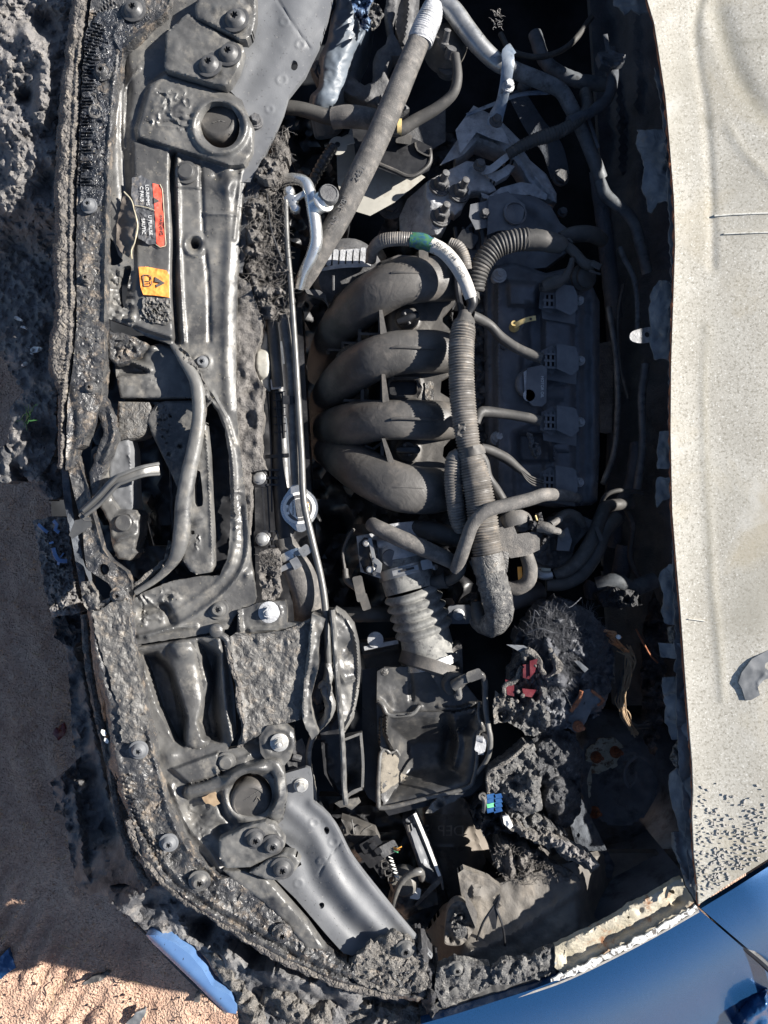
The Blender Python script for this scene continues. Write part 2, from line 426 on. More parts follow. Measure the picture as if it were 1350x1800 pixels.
M['charash'] = mat('ashy_char', (.045, .045, .048), (.15, .147, .14), .6, sc_=60, b=(('n', 70, .8, .007), ('n', 280, 1, .003)), dust=((.33, .31, .28), 80, .54, .70), spots=(((.02, .02, .022), 90, .62, .70),))
M['fibre'] = mat('charred_fibre', (.035, .037, .043), (.10, .103, .113), .5, sc_=80, b=(('n', 200, .6, .003),))
M['felt'] = mat('matted_felt', (.12, .112, .105), (.225, .21, .195), 1, sc_=80, b=(('n', 120, 1, .008), ('n', 420, 1, .004)), spec=.1, dust=((.07, .065, .06), 50, .58, .7))
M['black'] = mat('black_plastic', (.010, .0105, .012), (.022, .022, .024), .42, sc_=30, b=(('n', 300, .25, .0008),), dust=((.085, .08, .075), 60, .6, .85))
M['dusty'] = mat('dusty_black_plastic', (.045, .043, .041), (.085, .08, .074), .6, sc_=16, b=(('n', 420, .5, .0008),), dust=((.17, .15, .13), 30, .5, .85))
M['runner'] = mat('manifold_plastic', (.045, .043, .041), (.095, .089, .082), .5, sc_=14, b=(('n', 500, .35, .0006), ('w', 30, .15, .003)), dust=((.17, .15, .13), 20, .5, .8))
M['blister'] = mat('blistered_patch', (.03, .03, .03), (.09, .085, .08), .35, sc_=90, b=(('f', 170, 1, .006), ('n', 300, .8, .002)))
M['rubber'] = mat('rubber', (.035, .034, .033), (.065, .062, .058), .65, sc_=20, b=(('n', 500, .4, .0006),), dust=((.15, .135, .12), 40, .55, .85))
M['rubberd'] = mat('dusty_rubber', (.075, .071, .067), (.135, .127, .118), .75, sc_=30, b=(('n', 420, .8, .0012), ('n', 90, .3, .002)), dust=((.23, .205, .18), 60, .5, .8))
M['conduit'] = mat('corrugated_conduit', (.095, .088, .08), (.18, .166, .15), .5, sc_=40, b=(('n', 300, .4, .001),), dust=((.26, .225, .185), 60, .52, .72))
M['cond_w'] = mat('bleached_conduit', (.36, .345, .32), (.47, .45, .42), .7, sc_=40, b=(('n', 200, .5, .001),), spots=(((.12, .11, .10), 70, .64, .70),))
M['cast'] = mat('cast_aluminium', (.30, .305, .315), (.47, .475, .485), .6, metal=.15, sc_=60, b=(('n', 260, .7, .0018),), dust=((.12, .12, .12), 40, .55, .75))
M['castd'] = mat('dull_cast_iron', (.06, .06, .063), (.12, .12, .122), .7, metal=.2, sc_=40, b=(('n', 200, .8, .002),), dust=((.17, .155, .14), 60, .55, .8))
M['steel'] = mat('bare_steel', (.26, .265, .27), (.40, .40, .39), .4, metal=.7, sc_=30, b=(('n', 300, .2, .0005),), dust=((.15, .145, .13), 60, .56, .72))
M['tinted'] = mat('heat_tinted_steel', (.12, .16, .22), (.30, .33, .36), .5, metal=.4, sc_=26, b=(('n', 200, .3, .001),), dust=((.07, .06, .055), 60, .54, .7))
M['alu'] = mat('aluminium_pipe', (.60, .61, .60), (.74, .74, .72), .3, metal=.85, sc_=20, b=(('n', 260, .25, .0006),), spots=(((.12, .11, .10), 140, .68, .71),))
M['zinc'] = mat('zinc_bolt', (.45, .44, .41), (.62, .6, .56), .38, metal=.6, sc_=60, b=(('n', 300, .3, .0006),), dust=((.24, .21, .18), 80, .55, .75))
M['rust'] = mat('rust', (.17, .055, .025), (.33, .13, .06), .9, sc_=60, b=(('n', 160, 1, .003),), dust=((.10, .06, .045), 90, .5, .7))
M['copper'] = mat('copper_wire', (.50, .21, .09), (.62, .33, .16), .4, metal=.6, sc_=60, b=(('n', 300, .5, .001),), dust=((.14, .09, .06), 60, .5, .72))
M['hood'] = mat('burnt_bare_hood', (.40, .375, .32), (.49, .465, .405), .8, sc_=9, b=(('n', 320, .4, .0005),), dust=((.27, .25, .205), 230, .50, .62), spots=(((.62, .60, .54), 330, .58, .66), ((.12, .115, .10), 420, .67, .71), ((.44, .38, .27), 5, .54, .76), ((.31, .29, .24), 3.2, .52, .74), ((.56, .545, .50), 7, .60, .75)), wear=(.22, .205, .16), spec=.2)
M['flake'] = mat('grey_paint_flake', (.27, .255, .235), (.36, .34, .31), .7, sc_=60, b=(('n', 200, .5, .001),))
M['tab'] = mat('scorched_inner_panel', (.06, .066, .074), (.13, .14, .155), .55, sc_=18, b=(('w', 22, .4, .004), ('n', 160, .4, .001)), dust=((.14, .10, .07), 26, .58, .75))
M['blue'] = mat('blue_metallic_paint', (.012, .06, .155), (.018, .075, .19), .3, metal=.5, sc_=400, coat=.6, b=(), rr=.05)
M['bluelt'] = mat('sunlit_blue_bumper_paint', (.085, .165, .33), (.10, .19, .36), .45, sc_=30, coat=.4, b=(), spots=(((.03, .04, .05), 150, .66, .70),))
M['flange'] = mat('bleached_rusty_flange', (.30, .27, .20), (.44, .40, .32), .75, metal=.1, sc_=18, b=(('n', 90, .7, .003), ('w', 30, .3, .004)), dust=((.24, .11, .05), 30, .54, .66), spots=(((.17, .20, .24), 40, .66, .74),))
M['whitepaint'] = mat('flaking_white_primer', (.50, .50, .48), (.62, .62, .60), .7, sc_=30, b=(('n', 120, .5, .001),), spots=(((.12, .11, .10), 90, .56, .60),))
M['apron'] = mat('dusty_inner_apron', (.09, .083, .076), (.165, .15, .13), .8, sc_=14, b=(('n', 200, .7, .0015), ('w', 14, .2, .005)), dust=((.22, .19, .155), 30, .5, .8))
M['bay'] = mat('sooty_haze_lifted_panel', (.045, .050, .060), (.095, .105, .12), .8, sc_=12, b=(('n', 60, .6, .004), ('n', 240, .6, .002)), dust=((.11, .115, .125), 20, .6, .8), spec=.3)  # sooty panel colour, lifted to stand in for lens haze
M['primer'] = mat('chipped_primer_patch', (.30, .31, .25), (.44, .44, .36), .7, sc_=60, b=(('n', 120, .6, .002),), dust=((.12, .08, .05), 70, .52, .6))
M['cover2'] = mat('valve_cover_paint', (.075, .080, .090), (.125, .13, .145), .5, metal=.15, sc_=20, b=(('n', 320, .4, .001),), dust=((.14, .14, .14), 30, .58, .85))
M['coil'] = mat('ignition_coil_plastic', (.085, .09, .10), (.14, .145, .155), .5, sc_=30, b=(('n', 300, .3, .0008),), dust=((.15, .15, .15), 40, .58, .85))
M['tank'] = mat('yellowed_white_plastic', (.30, .29, .26), (.40, .385, .34), .5, sc_=14, b=(('n', 90, .2, .001),), dust=((.18, .15, .12), 26, .52, .8))
M['bluetank'] = mat('bluish_translucent_plastic', (.08, .10, .125), (.14, .16, .185), .45, sc_=10, b=(('w', 12, .3, .004),), dust=((.10, .10, .10), 20, .52, .75))
M['bluewrap'] = mat('crumpled_blue_plastic', (.03, .07, .17), (.24, .33, .45), .35, sc_=45, b=(('w', 60, 1, .006),), lo=.4, hi=.62)
M['orange'] = mat('orange_label', (.86, .27, .045), (.90, .36, .08), .7, sc_=60, b=(('f', 150, .4, .002),), dust=((.55, .33, .18), 90, .58, .8))
M['red'] = mat('red_label', (.70, .075, .04), (.72, .13, .08), .6, sc_=30, b=(('n', 200, .5, .001),), dust=((.55, .30, .28), 60, .55, .72))
M['redp'] = mat('red_melted_plastic', (.065, .009, .013), (.12, .018, .024), .4, sc_=40, b=(('n', 100, .5, .002),))
M['ink'] = mat('dark_ink', (.05, .048, .045), (.11, .10, .09), .8, sc_=90)
M['labelk'] = mat('black_label', (.055, .058, .064), (.10, .10, .105), .6, sc_=60, b=(('w', 60, .5, .002),), dust=((.26, .22, .17), 60, .58, .75))
M['white'] = mat('off_white', (.66, .65, .62), (.78, .77, .74), .6, sc_=60, b=(('n', 200, .3, .0006),))
M['greyink'] = mat('faded_white_print', (.50, .50, .50), (.68, .68, .66), .8, sc_=120)
M['yellow'] = mat('yellow_dipstick_plastic', (.50, .36, .13), (.62, .50, .25), .5, sc_=60, b=(('n', 200, .4, .001),), dust=((.30, .18, .08), 60, .52, .7))
M['bolt_o'] = mat('orange_cap_print', (.85, .38, .05), (.88, .46, .10), .5, sc_=50)
M['green'] = mat('green_tape', (.04, .13, .06), (.02, .08, .13), .5, sc_=120, b=(('n', 200, .5, .001),), lo=.45, hi=.55)
M['bluefuse'] = mat('blue_fuse_plastic', (.012, .045, .15), (.04, .12, .27), .3, sc_=40)
M['greenfuse'] = mat('green_fuse_plastic', (.08, .45, .16), (.20, .6, .35), .3, sc_=40)
M['duct'] = mat('moulded_liner_plastic', (.12, .105, .088), (.20, .175, .15), .35, sc_=10, b=(('n', 300, .3, .0008),), dust=((.17, .15, .125), 14, .55, .85))  # liner colour lightened in place of the sun it misses
M['intake'] = mat('powdery_intake_rubber', (.13, .13, .125), (.27, .265, .245), .9, sc_=50, b=(('n', 240, .5, .001),), dust=((.07, .07, .07), 70, .54, .66))
M['scab'] = mat('glossy_shard', (.10, .105, .11), (.18, .185, .19), .5, sc_=30, b=(('n', 60, .2, .001),))
M['twig'] = mat('dry_twig', (.22, .15, .09), (.33, .24, .15), .9, sc_=60)
M['leafgreen'] = mat('weed_leaf', (.03, .12, .03), (.05, .18, .05), .6, sc_=60)
M['rubble'] = mat('dark_debris', (.03, .03, .032), (.09, .085, .08), .7, sc_=50, b=(('n', 100, .6, .002),))
M['shadepipe'] = mat('shade_toned_pipe', (.055, .062, .07), (.12, .13, .14), .6, sc_=30, b=(('n', 300, .4, .001),), dust=((.03, .03, .03), 50, .52, .7))  # darker pipe finish with the shade put into its colour
M['rodgrey'] = mat('grey_rod_coating', (.085, .085, .083), (.14, .137, .13), .4, metal=.3, sc_=30, b=(('n', 300, .2, .0004),), dust=((.10, .095, .09), 60, .58, .75))
M['creamedge'] = mat('cream_torn_edge', (.38, .33, .22), (.5, .45, .33), .8, sc_=60)
M['boxblack'] = mat('smooth_box_plastic', (.016, .0165, .018), (.045, .045, .047), .34, sc_=14, b=(('n', 420, .3, .0006),), dust=((.10, .095, .085), 30, .55, .8))
M['charash2'] = mat('dark_ashy_char', (.02, .021, .024), (.065, .066, .07), .5, sc_=60, b=(('n', 70, .8, .007), ('n', 280, 1, .003)), dust=((.18, .175, .17), 80, .56, .72))
M['floor'] = mat('oily_floor_panel', (.012, .013, .015), (.026, .028, .032), .85, sc_=12, spec=.2)
M['tower'] = mat('scorched_tower_steel', (.075, .085, .10), (.15, .165, .185), .6, sc_=10, b=(('n', 120, .5, .002),), dust=((.04, .042, .045), 18, .5, .65))
M['grommet'] = mat('dull_black_rivet_plastic', (.04, .04, .042), (.075, .075, .075), .5, sc_=40, b=(('n', 400, .4, .0006),), dust=((.15, .14, .13), 60, .55, .8))
M['flap'] = mat('scorched_brown_flap', (.085, .07, .058), (.14, .118, .098), .7, sc_=20, b=(('n', 260, .6, .001),))
M['letter_light'] = mat('sunlit_letter_tone', (.26, .23, .19), (.36, .32, .27), .6, sc_=40)  # pale tone stands in for sun catching the raised letters
M['scratch'] = mat('pale_scratch', (.56, .54, .48), (.66, .64, .58), .7, sc_=120, dust=((.4, .38, .32), 200, .5, .6))
M['dustybox'] = mat('dusty_box_plastic', (.030, .030, .031), (.065, .064, .062), .38, sc_=12, b=(('n', 420, .3, .0006),), dust=((.13, .12, .105), 24, .5, .75))
# ================================================================== SETTING
def soil():
    V = []; Fc = []; G = -.78
    xs = np.concatenate([np.linspace(-60, -2.2, 14), np.arange(-2.1, .35, .012), np.linspace(.6, 60, 14)])
    ys = np.concatenate([np.linspace(-60, -2.2, 14), np.arange(-2.1, 1.6, .012), np.linspace(2, 60, 14)])
    X, Y = np.meshgrid(xs, ys); m = np.exp(-np.clip(np.hypot(X+.8, Y+.2)-2.5, 0, 9))
    Z = G+m*(.018*fbm(X*3, Y*3, 1)+.012*fbm(X*14, Y*14, 2)+.012*np.clip(fbm(X*45, Y*45, 3)-.25, 0, 1)+.006*(1-np.abs(fbm(X*9+2*Y, Y*5, 6)*4)))
    # tyre-tread like dents pressed into the sand
    d = np.abs((X+1.05)*.8+(Y+1.15)*.55); Z -= .010*np.exp(-(d/.10)**4)*m*(.5+.5*np.sign(np.sin((X-Y*.6)*95)))
    V = np.stack([X.ravel(), Y.ravel(), Z.ravel()], 1); n = len(xs); F_ = []
    for j in range(len(ys)-1):
        for i in range(n-1): a = j*n+i; F_.append([a, a+1, a+1+n, a+n])
    return (V, F_)
obj('ground', soil(), M['soil'], kind='structure', ang=180)
GZ = -.775
def gd(name, poly, h, m, label, cat, nz=.006, **kw):
    obj(name, sheet(poly, GZ+h, noise=[(nz, 14)], step=4, th=.012, jag=1.5), m, label=label, cat=cat, **kw)
gd('plastic_shard', [(0, 1682), (14, 1668), (28, 1700), (0, 1722), (-12, 1712)], .008, M['blue'], 'small bluish plastic shard half out of frame on the shaded sand at far left', 'debris')
gd('plastic_shard', [(142, 1731), (160, 1718), (190, 1709), (194, 1713), (176, 1724), (150, 1732)], .014, M['rubble'], 'thin dark grey shard lying in the sunlit sand', 'debris')
gd('plastic_shard', [(345, 1746), (352, 1743), (350, 1762), (341, 1764)], .010, M['rubble'], 'tiny dark chip on sunlit sand beside the blue bumper remnant', 'debris')
gd('plastic_shard', [(222, 1800), (238, 1781), (256, 1772), (254, 1786), (240, 1806)], .014, M['scab'], 'pale grey shard on the sunlit sand at the bottom edge of the photo', 'debris')
gd('red_lens_fragment', [(93, 1290), (97, 1280), (101, 1284), (104, 1276), (112, 1272), (115, 1282), (110, 1292), (103, 1302)], .012, M['redp'], 'small red lens fragment on the shaded sand left of the bumper', 'debris', nz=.01)
rs = np.random.RandomState(4)
for i in range(46):
    x, y = rs.uniform(-20, 240), rs.uniform(1000, 1790); a = rs.uniform(0, 6.3); L = rs.uniform(8, 26)
    if x > 60+(y-1000)*.35 and y < 1500: continue
    obj('twig', tube([(x, y, GZ+.012), (x+L*.5*math.cos(a)+rs.normal()*2, y+L*.5*math.sin(a), GZ+.016), (x+L*math.cos(a+.3), y+L*math.sin(a+.3), GZ+.011)], .9, 5), M['twig'],
        label='thin dry twig lying on the sandy ground in front of the car', cat='twig', group='twigs scattered on the sand')
P_ = []
for i in range(1400):
    x, y = rs.uniform(-30, 440), rs.uniform(820, 1815); r = abs(rs.normal())*1.3+.8
    c = P(x, y, GZ+.004); s = k(GZ); n = 5; V = [tuple(c+Vector((r*s*math.cos(6.28*j/n+i), r*s*math.sin(6.28*j/n+i)*rs.uniform(.5, 1), -.004))) for j in range(n)]+[tuple(c+Vector((0, 0, r*s*.8)))]
    P_.append((np.array(V), [[j, (j+1) % n, n] for j in range(n)]))
obj('gravel', P_, M['soil'], kind='stuff', label='loose grit and pebbles scattered over the sand', cat='gravel', ang=20)
# ------------------------------------------------------------------ bay floor, firewall side
obj('undertray', sheet([(110, -400), (1260, -400), (1290, 1500), (900, 1790), (700, 1760), (480, 1740), (330, 1650), (150, 1545), (140, 1400), (150, 1200), (110, 1070), (90, 900), (90, 700), (100, 400)], -.50, noise=[(.02, 90)], step=24, th=.01), M['floor'],
    label='sooty floor panel deep below the engine', cat='undertray')
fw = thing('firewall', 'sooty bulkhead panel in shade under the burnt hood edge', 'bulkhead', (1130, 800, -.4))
obj('sun_blocker', sheet([(1530, -900), (1552, -900), (1552, 1500), (1530, 1500)], .05, step=20, th=.62), M['bay'], fw)  # unseen wall added behind the hood to block low sun
obj('sun_blocker', sheet([(1530, 1390), (1552, 1390), (1552, 1860), (1530, 1860)], lambda X, Y: -.005-.14*sst((Y-1560)/100.), step=20, th=.5), M['bay'], fw)  # lower unseen blocker, keeps sun off the strut tower
obj('side_wall', sheet([(150, -400), (150, -440), (1560, -440), (1560, -400)], -.02, step=20, th=.5), M['bay'], fw)  # unseen far side of the bay, added to block sun
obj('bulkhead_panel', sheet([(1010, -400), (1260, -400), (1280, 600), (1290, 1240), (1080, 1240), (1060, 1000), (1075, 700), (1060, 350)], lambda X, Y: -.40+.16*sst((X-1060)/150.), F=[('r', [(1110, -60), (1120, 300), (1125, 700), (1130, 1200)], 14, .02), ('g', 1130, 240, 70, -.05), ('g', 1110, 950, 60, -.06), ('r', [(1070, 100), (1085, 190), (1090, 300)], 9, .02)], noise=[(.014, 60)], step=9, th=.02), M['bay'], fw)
obj('heat_shield', sheet([(1052, 604), (1083, 597), (1078, 660), (1075, 760), (1066, 762), (1055, 760)], -.24, F=[], noise=[(.002, 20)], step=4, th=.004), M['castd'], fw)
dots = [lathe((1057+i*4.6+(j % 2)*2, 612+j*5.2, -.238), [(1.5, 0), (1, .0016), (0, .002)], n=6) for i in range(5) for j in range(20)]
obj('dimples', dots, M['castd'], fw)
obj('bracket', [prism([(1082, 680), (1096, 678), (1094, 688), (1082, 690)], -.235, -.25, 1)], M['bay'], fw)
obj('carpet', sheet([(1150, 1040), (1170, 1100), (1172, 1240), (1150, 1330), (1130, 1300), (1128, 1120)], -.2, noise=[(.02, 16)], step=5, jag=4), M['char'], fw)
st = thing('strut_tower', 'dark strut tower plate with chipped pale paint and rusty nuts, lower right of bay', 'strut tower', (1060, 1400, -.34))
obj('tower_panel', sheet([(1000, 1240), (1120, 1260), (1230, 1290), (1250, 1600), (1180, 1680), (990, 1640), (960, 1440)], lambda X, Y: -.30-.10*sst((np.hypot(X-1085, Y-1380)-70)/90.), F=[('o', 1090, 1385, 66, 8, .014), ('r', [(1030, 1260), (1020, 1360), (1035, 1480)], 16, .02)], noise=[(.01, 50)], step=7, th=.03), M['tower'], st)
tp = obj('mount_plate', sheet([(1032, 1318), (1050, 1300), (1078, 1298), (1095, 1310), (1088, 1345), (1070, 1352), (1040, 1362), (1031, 1440)], -.285, noise=[(.003, 16)], step=4, jag=4, th=.004), M['primer'], st)
for (x, y) in ((1048, 1331), (1082, 1322), (1045, 1428)): obj('nut', bolt((x, y, -.283), 7, (.3, .2, 1), 1.5, .010, stud=.01), M['rust'], st)
obj('rim_arc', [ribbon([(1118, 1330, -.25), (1102, 1345, -.25), (1098, 1370, -.25), (1106, 1385, -.25)], 6, .004), ribbon([(1104, 1396, -.26), (1090, 1400, -.26), (1086, 1412, -.26), (1100, 1418, -.26)], 5, .004), ribbon([(1119, 1355, -.25), (1117, 1372, -.25), (1106, 1385, -.25)], 3, .003)], M['tab'], st)
# ================================================================== HOOD
EDGE = [(1085, -460), (1108, -250), (1128, -90), (1138, 0), (1150, 40), (1158, 90), (1170, 170), (1178, 260), (1185, 350), (1187, 430), (1184, 520), (1180, 640), (1179, 760), (1182, 900), (1190, 1000), (1197, 1080), (1204, 1180), (1211, 1270), (1217, 1340), (1219, 1390), (1217, 1430), (1220, 1500), (1227, 1560), (1228, 1590)]
hood = thing('hood', 'burnt pale grey hood with rusty torn front edge', 'hood', (1300, 800, .07))
HZ = lambda X, Y: .045+.035*sst((X-1180)/260.)
hfe = [('r', [(1245, -60), (1222, 60), (1240, 200), (1250, 350), (1252, 470)], 8, -.0015), ('r', [(1262, 20), (1290, 120), (1330, 190), (1400, 260)], 22, -.0022), ('r', [(1240, 30), (1265, 110), (1300, 170), (1360, 240)], 16, .001), ('r', [(1282, 225), (1310, 270), (1380, 340)], 9, .0008),
       ('r', [(1242, 580), (1238, 700), (1243, 850), (1250, 1000), (1262, 1120), (1270, 1228)], 7, .0010), ('p', [(1236, 580), (1246, 580), (1250, 1000), (1244, 1000)], -.0006, 6), ('r', [(1255, 378), (1360, 374)], 3, .0009), ('r', [(1270, 410), (1360, 408)], 3, .0009)]
def wearf(x, y, z):
    v = 0*x
    for pts, ww, a in (([(1245, -60), (1222, 60), (1232, 75)], 9, .7), ([(1262, 20), (1290, 120), (1330, 190), (1400, 260)], 17, .75), ([(1242, 580), (1238, 700), (1243, 850), (1250, 1000), (1262, 1120), (1270, 1228)], 6, .5),
                       ([(1236, 205), (1246, 222), (1252, 205)], 7, .6), ([(1282, 225), (1310, 270), (1380, 340)], 5, .5), ([(1260, 1060), (1268, 1170)], 7, .45), ([(1238, 575), (1246, 610)], 9, .5), ([(1300, 75), (1350, 70)], 6, .6), ([(1248, 130), (1256, 380)], 3, .4)):
        d, s = dpl(x, y, pts); v = np.maximum(v, a*np.exp(-(d/ww)**2)*(.6+.9*np.abs(fbm(x/14, y/30, 3))))
    v = np.maximum(v, .45*sst((y-1440)/120)*sst((fbm(x/6, y/9, 6)+.15)*2)); v = np.maximum(v, .5*np.exp(-((x-1375)/60)**2)*sst((120-y+(x-1300)*2)/100.)*sst(fbm(x/30, y/30, 8)+.4)*.6)
    return v
top_out = EDGE+[(1290, 1548), (1350, 1510), (1560, 1380), (1560, -460)]
obj('hood_skin', sheet(top_out, HZ, F=hfe, step=5.5, th=.004, bottom=True), M['hood'], hood, attr=wearf)
obj('rusty_edge', tube([(x-1.2+1.5*math.sin(y*.21), y, .0415) for x, y in lin(EDGE, 14, False)], 2.6, 7, nz=.35), M['rust'], hood)
for pts, wd in (([(1256, 379), (1300, 376), (1362, 374)], 3), ([(1272, 411), (1320, 409), (1362, 408)], 2.4), ([(1210, 1088), (1240, 1092)], 1.6)):
    obj('pale_scratch', ribbon([(x, y, float(HZ(np.array([x]), np.array([y]))[0])+.0006) for x, y in pts], wd, .001), M['scratch'], hood)
# peeling flakes near the lower corner, thin real chips of grey paint
fl = []
for i in range(420):
    t = rs.beta(1.2, 2.2); y = 1575-t*210; x = rs.uniform(1226, 1350)
    if y > 1590-(x-1228)*.66-8: continue
    r = rs.uniform(.8, 3.0); a = rs.uniform(0, 6.3); n = 5
    poly = [(x+r*rs.uniform(.5, 1.3)*math.cos(6.28*j/n)*1.5*math.cos(a)-r*math.sin(6.28*j/n)*math.sin(a)*.7, y+r*rs.uniform(.5, 1.3)*math.cos(6.28*j/n)*math.sin(a)*1.5+r*math.sin(6.28*j/n)*math.cos(a)*.7) for j in range(n)]
    zz = float(HZ(np.array([x]), np.array([y]))[0])+.0014; fl.append(prism(poly, zz, zz-.003, 0))
obj('paint_flake', fl, M['flake'], hood, kind='stuff', smooth=False)
def tab(poly, z0, m='tab', f=(), jag=2., name='inner_panel_strip'):
    obj(name, sheet(poly, lambda X, Y: z0+.02*(X-1150)/50., F=f, noise=[(.004, 26)], step=4.5, th=.003, jag=jag, bottom=True), M[m], hood)
tab([(1190, 228), (1121, 229), (1118, 252), (1126, 272), (1132, 292), (1129, 330), (1136, 345), (1140, 371), (1146, 374), (1156, 355), (1170, 352), (1192, 360)], .006, f=[('p', [(1166, 288), (1184, 288), (1184, 305), (1168, 302)], -.006, 4)])
tab([(1195, 493), (1158, 494), (1148, 503), (1143, 520), (1143, 545), (1146, 575), (1143, 600), (1150, 628), (1152, 632), (1190, 633)], .006)
tab([(1190, 758), (1159, 758), (1158, 775), (1155, 795), (1156, 824), (1190, 825)], .006)
tab([(1190, 839), (1156, 840), (1153, 855), (1152, 880), (1155, 893), (1165, 880), (1190, 872)], .006)
tab([(1200, 990), (1178, 992), (1162, 1005), (1158, 1018), (1165, 1040), (1166, 1060), (1162, 1075), (1170, 1097), (1202, 1100)], .0)
tab([(1205, 1130), (1158, 1131), (1160, 1145), (1162, 1155), (1205, 1157)], .0)
tab([(1210, 1190), (1167, 1191), (1164, 1215), (1170, 1240), (1169, 1265), (1176, 1285), (1182, 1300), (1214, 1303)], .0, f=[('r', [(1170, 1223), (1192, 1217)], 3, .006), ('r', [(1172, 1263), (1192, 1268)], 3, .006)])
tab([(1222, 1345), (1190, 1350), (1178, 1362), (1176, 1385), (1182, 1420), (1190, 1440), (1194, 1462), (1180, 1464), (1182, 1490), (1195, 1520), (1208, 1560), (1222, 1582), (1234, 1582)], -.004, f=[('r', [(1186, 1466), (1190, 1500), (1206, 1545)], 4, .006)], jag=1)
tab([(1075, -60), (1135, -60), (1150, 20), (1125, 25), (1110, 14), (1098, 28), (1088, 12), (1078, 8)], .0)
# an inner lining strip that runs under the whole edge, still attached
obj('inner_lip', sheet([(1150, 120), (1196, 120), (1196, 700), (1196, 1100), (1236, 1560), (1215, 1560), (1192, 1320), (1186, 1100), (1180, 900), (1176, 760), (1176, 600), (1180, 480), (1174, 300), (1165, 200)], .022, noise=[(.004, 20)], step=7, th=.003, jag=3), M['tab'], hood)
obj('charred_scrap', [sheet([(1204, 1303), (1192, 1304), (1184, 1318), (1180, 1336), (1190, 1348), (1201, 1342), (1206, 1320)], .015, noise=[(.01, 10)], step=3, jag=2), sheet([(1178, 1102), (1184, 1100), (1187, 1125), (1180, 1130), (1176, 1112)], .015, noise=[(.006, 8)], step=3, jag=2)], M['ash'], hood)
sc1 = obj('broken_mirror_shard', sheet([(1352, 1142), (1322, 1158), (1304, 1182), (1298, 1200), (1304, 1210), (1310, 1230), (1320, 1231), (1336, 1222), (1332, 1208), (1342, 1196), (1352, 1192)], lambda X, Y: .0645+.00012*(X-1300), F=[('r', [(1345, 1185), (1332, 1200), (1334, 1212)], 2.5, .0012)], noise=[(.0006, 18)], step=3, th=.003, bottom=True), M['scab'],
          label='glossy dark grey broken plastic shard lying on the pale hood at the right edge', cat='debris')
obj('mirror_corner', sheet([(1300, 1790), (1312, 1768), (1330, 1752), (1352, 1742), (1352, 1812), (1296, 1812)], -.090, F=[('r', [(1318, 1790), (1352, 1765)], 10, .012)], noise=[(.002, 10)], step=3, th=.02, rnd=True, edge=(10, .012)), M['blue'],
    label='dark blue rounded mirror corner at the bottom right edge over the blue fender', cat='door mirror')  # rounded corner of the door mirror
# ================================================================== FENDER (right front, blue)
fen = thing('fender', 'blue car fender with burnt bleached inner flange, bottom right', 'fender', (1050, 1750, -.05))
skin_t = [(1228, 1598), (1160, 1636), (1080, 1678), (1000, 1715), (940, 1738), (800, 1783), (740, 1800), (790, 1812), (900, 1835), (1100, 1888), (1350, 1910), (1507, 1900), (1345, 1700)]
def fz(X, Y):
    d, s = dpl(X, Y, [(1300, 1556), (1228, 1598), (1160, 1636), (1080, 1678), (1000, 1715), (940, 1738), (800, 1783), (700, 1812)]); return .012-.14*sst(d/290.)-.00012*d
obj('fender_skin', sheet(skin_t, fz, step=8, th=.02), M['blue'], fen, ang=60)
obj('door_skin', sheet([(1232, 1597), (1290, 1562), (1356, 1520), (1560, 1392), (1640, 1900), (1515, 1900), (1350, 1698)], lambda X, Y: fz(X, Y)+.004, step=8, th=.012), M['blue'], None, 'blue scuttle and door panel behind the fender gap, bottom right corner', 'body panel')
obj('edge_primer', [sheet([(1224, 1592), (1160, 1628), (1080, 1671), (1000, 1706), (970, 1718), (972, 1728), (1002, 1718), (1082, 1680), (1162, 1638), (1228, 1600)], .0165, noise=[(.0008, 10)], step=3, th=.003, jag=3.2)], M['whitepaint'], fen)
obj('edge_seam', tube([(1228, 1601, .013), (1160, 1640, .013), (1080, 1682, .013), (1000, 1720, .012), (940, 1742, .010), (860, 1768, .006), (790, 1790, .0)], 2.4, 6), M['flake'], fen)
flo = [(1198, 1545), (1183, 1550), (1150, 1572), (1110, 1592), (1080, 1612), (1040, 1634), (1000, 1652), (975, 1664), (975, 1700), (985, 1712), (1080, 1672), (1160, 1632), (1224, 1594)]
obj('flange', sheet(flo, lambda X, Y: .004+.0*X, F=[('r', [(1190, 1585), (1100, 1632), (1000, 1682)], 12, -.012), ('r', [(1190, 1552), (1110, 1598), (1000, 1660)], 4, .004), ('g', 1125, 1600, 6, -.01), ('p', [(1165, 1560), (1200, 1545), (1215, 1585), (1180, 1590)], -.006, 5)], noise=[(.0018, 22), (.0006, 7)], holes=[circ(1181, 1568, 5, 12, 4), circ(1105, 1612, 2.4, 8)], step=4, th=.012, jag=1.5), M['flange'], fen)
obj('burnt_sealer', [sheet([(975, 1664), (992, 1666), (996, 1690), (975, 1712), (940, 1722), (900, 1732), (868, 1730), (862, 1708), (880, 1690), (930, 1684)], .0, F=[], noise=[(.007, 18), (.0025, 5)], step=3, th=.012, jag=3)], M['charash'], fen)
obj('flange_lip', sheet([(990, 1712), (900, 1742), (820, 1768), (770, 1788), (765, 1765), (800, 1735), (870, 1725), (960, 1712)], -.008, noise=[(.003, 20)], step=5, th=.01), M['cover'], fen)
obj('fixing_screw', star((803, 1702, -.002), 11), M['cover'], fen)
obj('flange_tail', sheet([(862, 1700), (800, 1690), (768, 1702), (762, 1740), (778, 1775), (850, 1742), (870, 1730)], -.006, F=[('o', 803, 1702, 16, 5, .005)], noise=[(.005, 18), (.002, 6)], step=3, th=.02, jag=2), M['charash'], fen)
obj('inner_wall', sheet([(1236, 1578), (1165, 1614), (1085, 1656), (1000, 1692), (930, 1716), (800, 1758), (802, 1764), (932, 1722), (1002, 1698), (1088, 1662), (1168, 1620), (1238, 1584)], -.03, step=6, th=.40), M['tower'], fen)
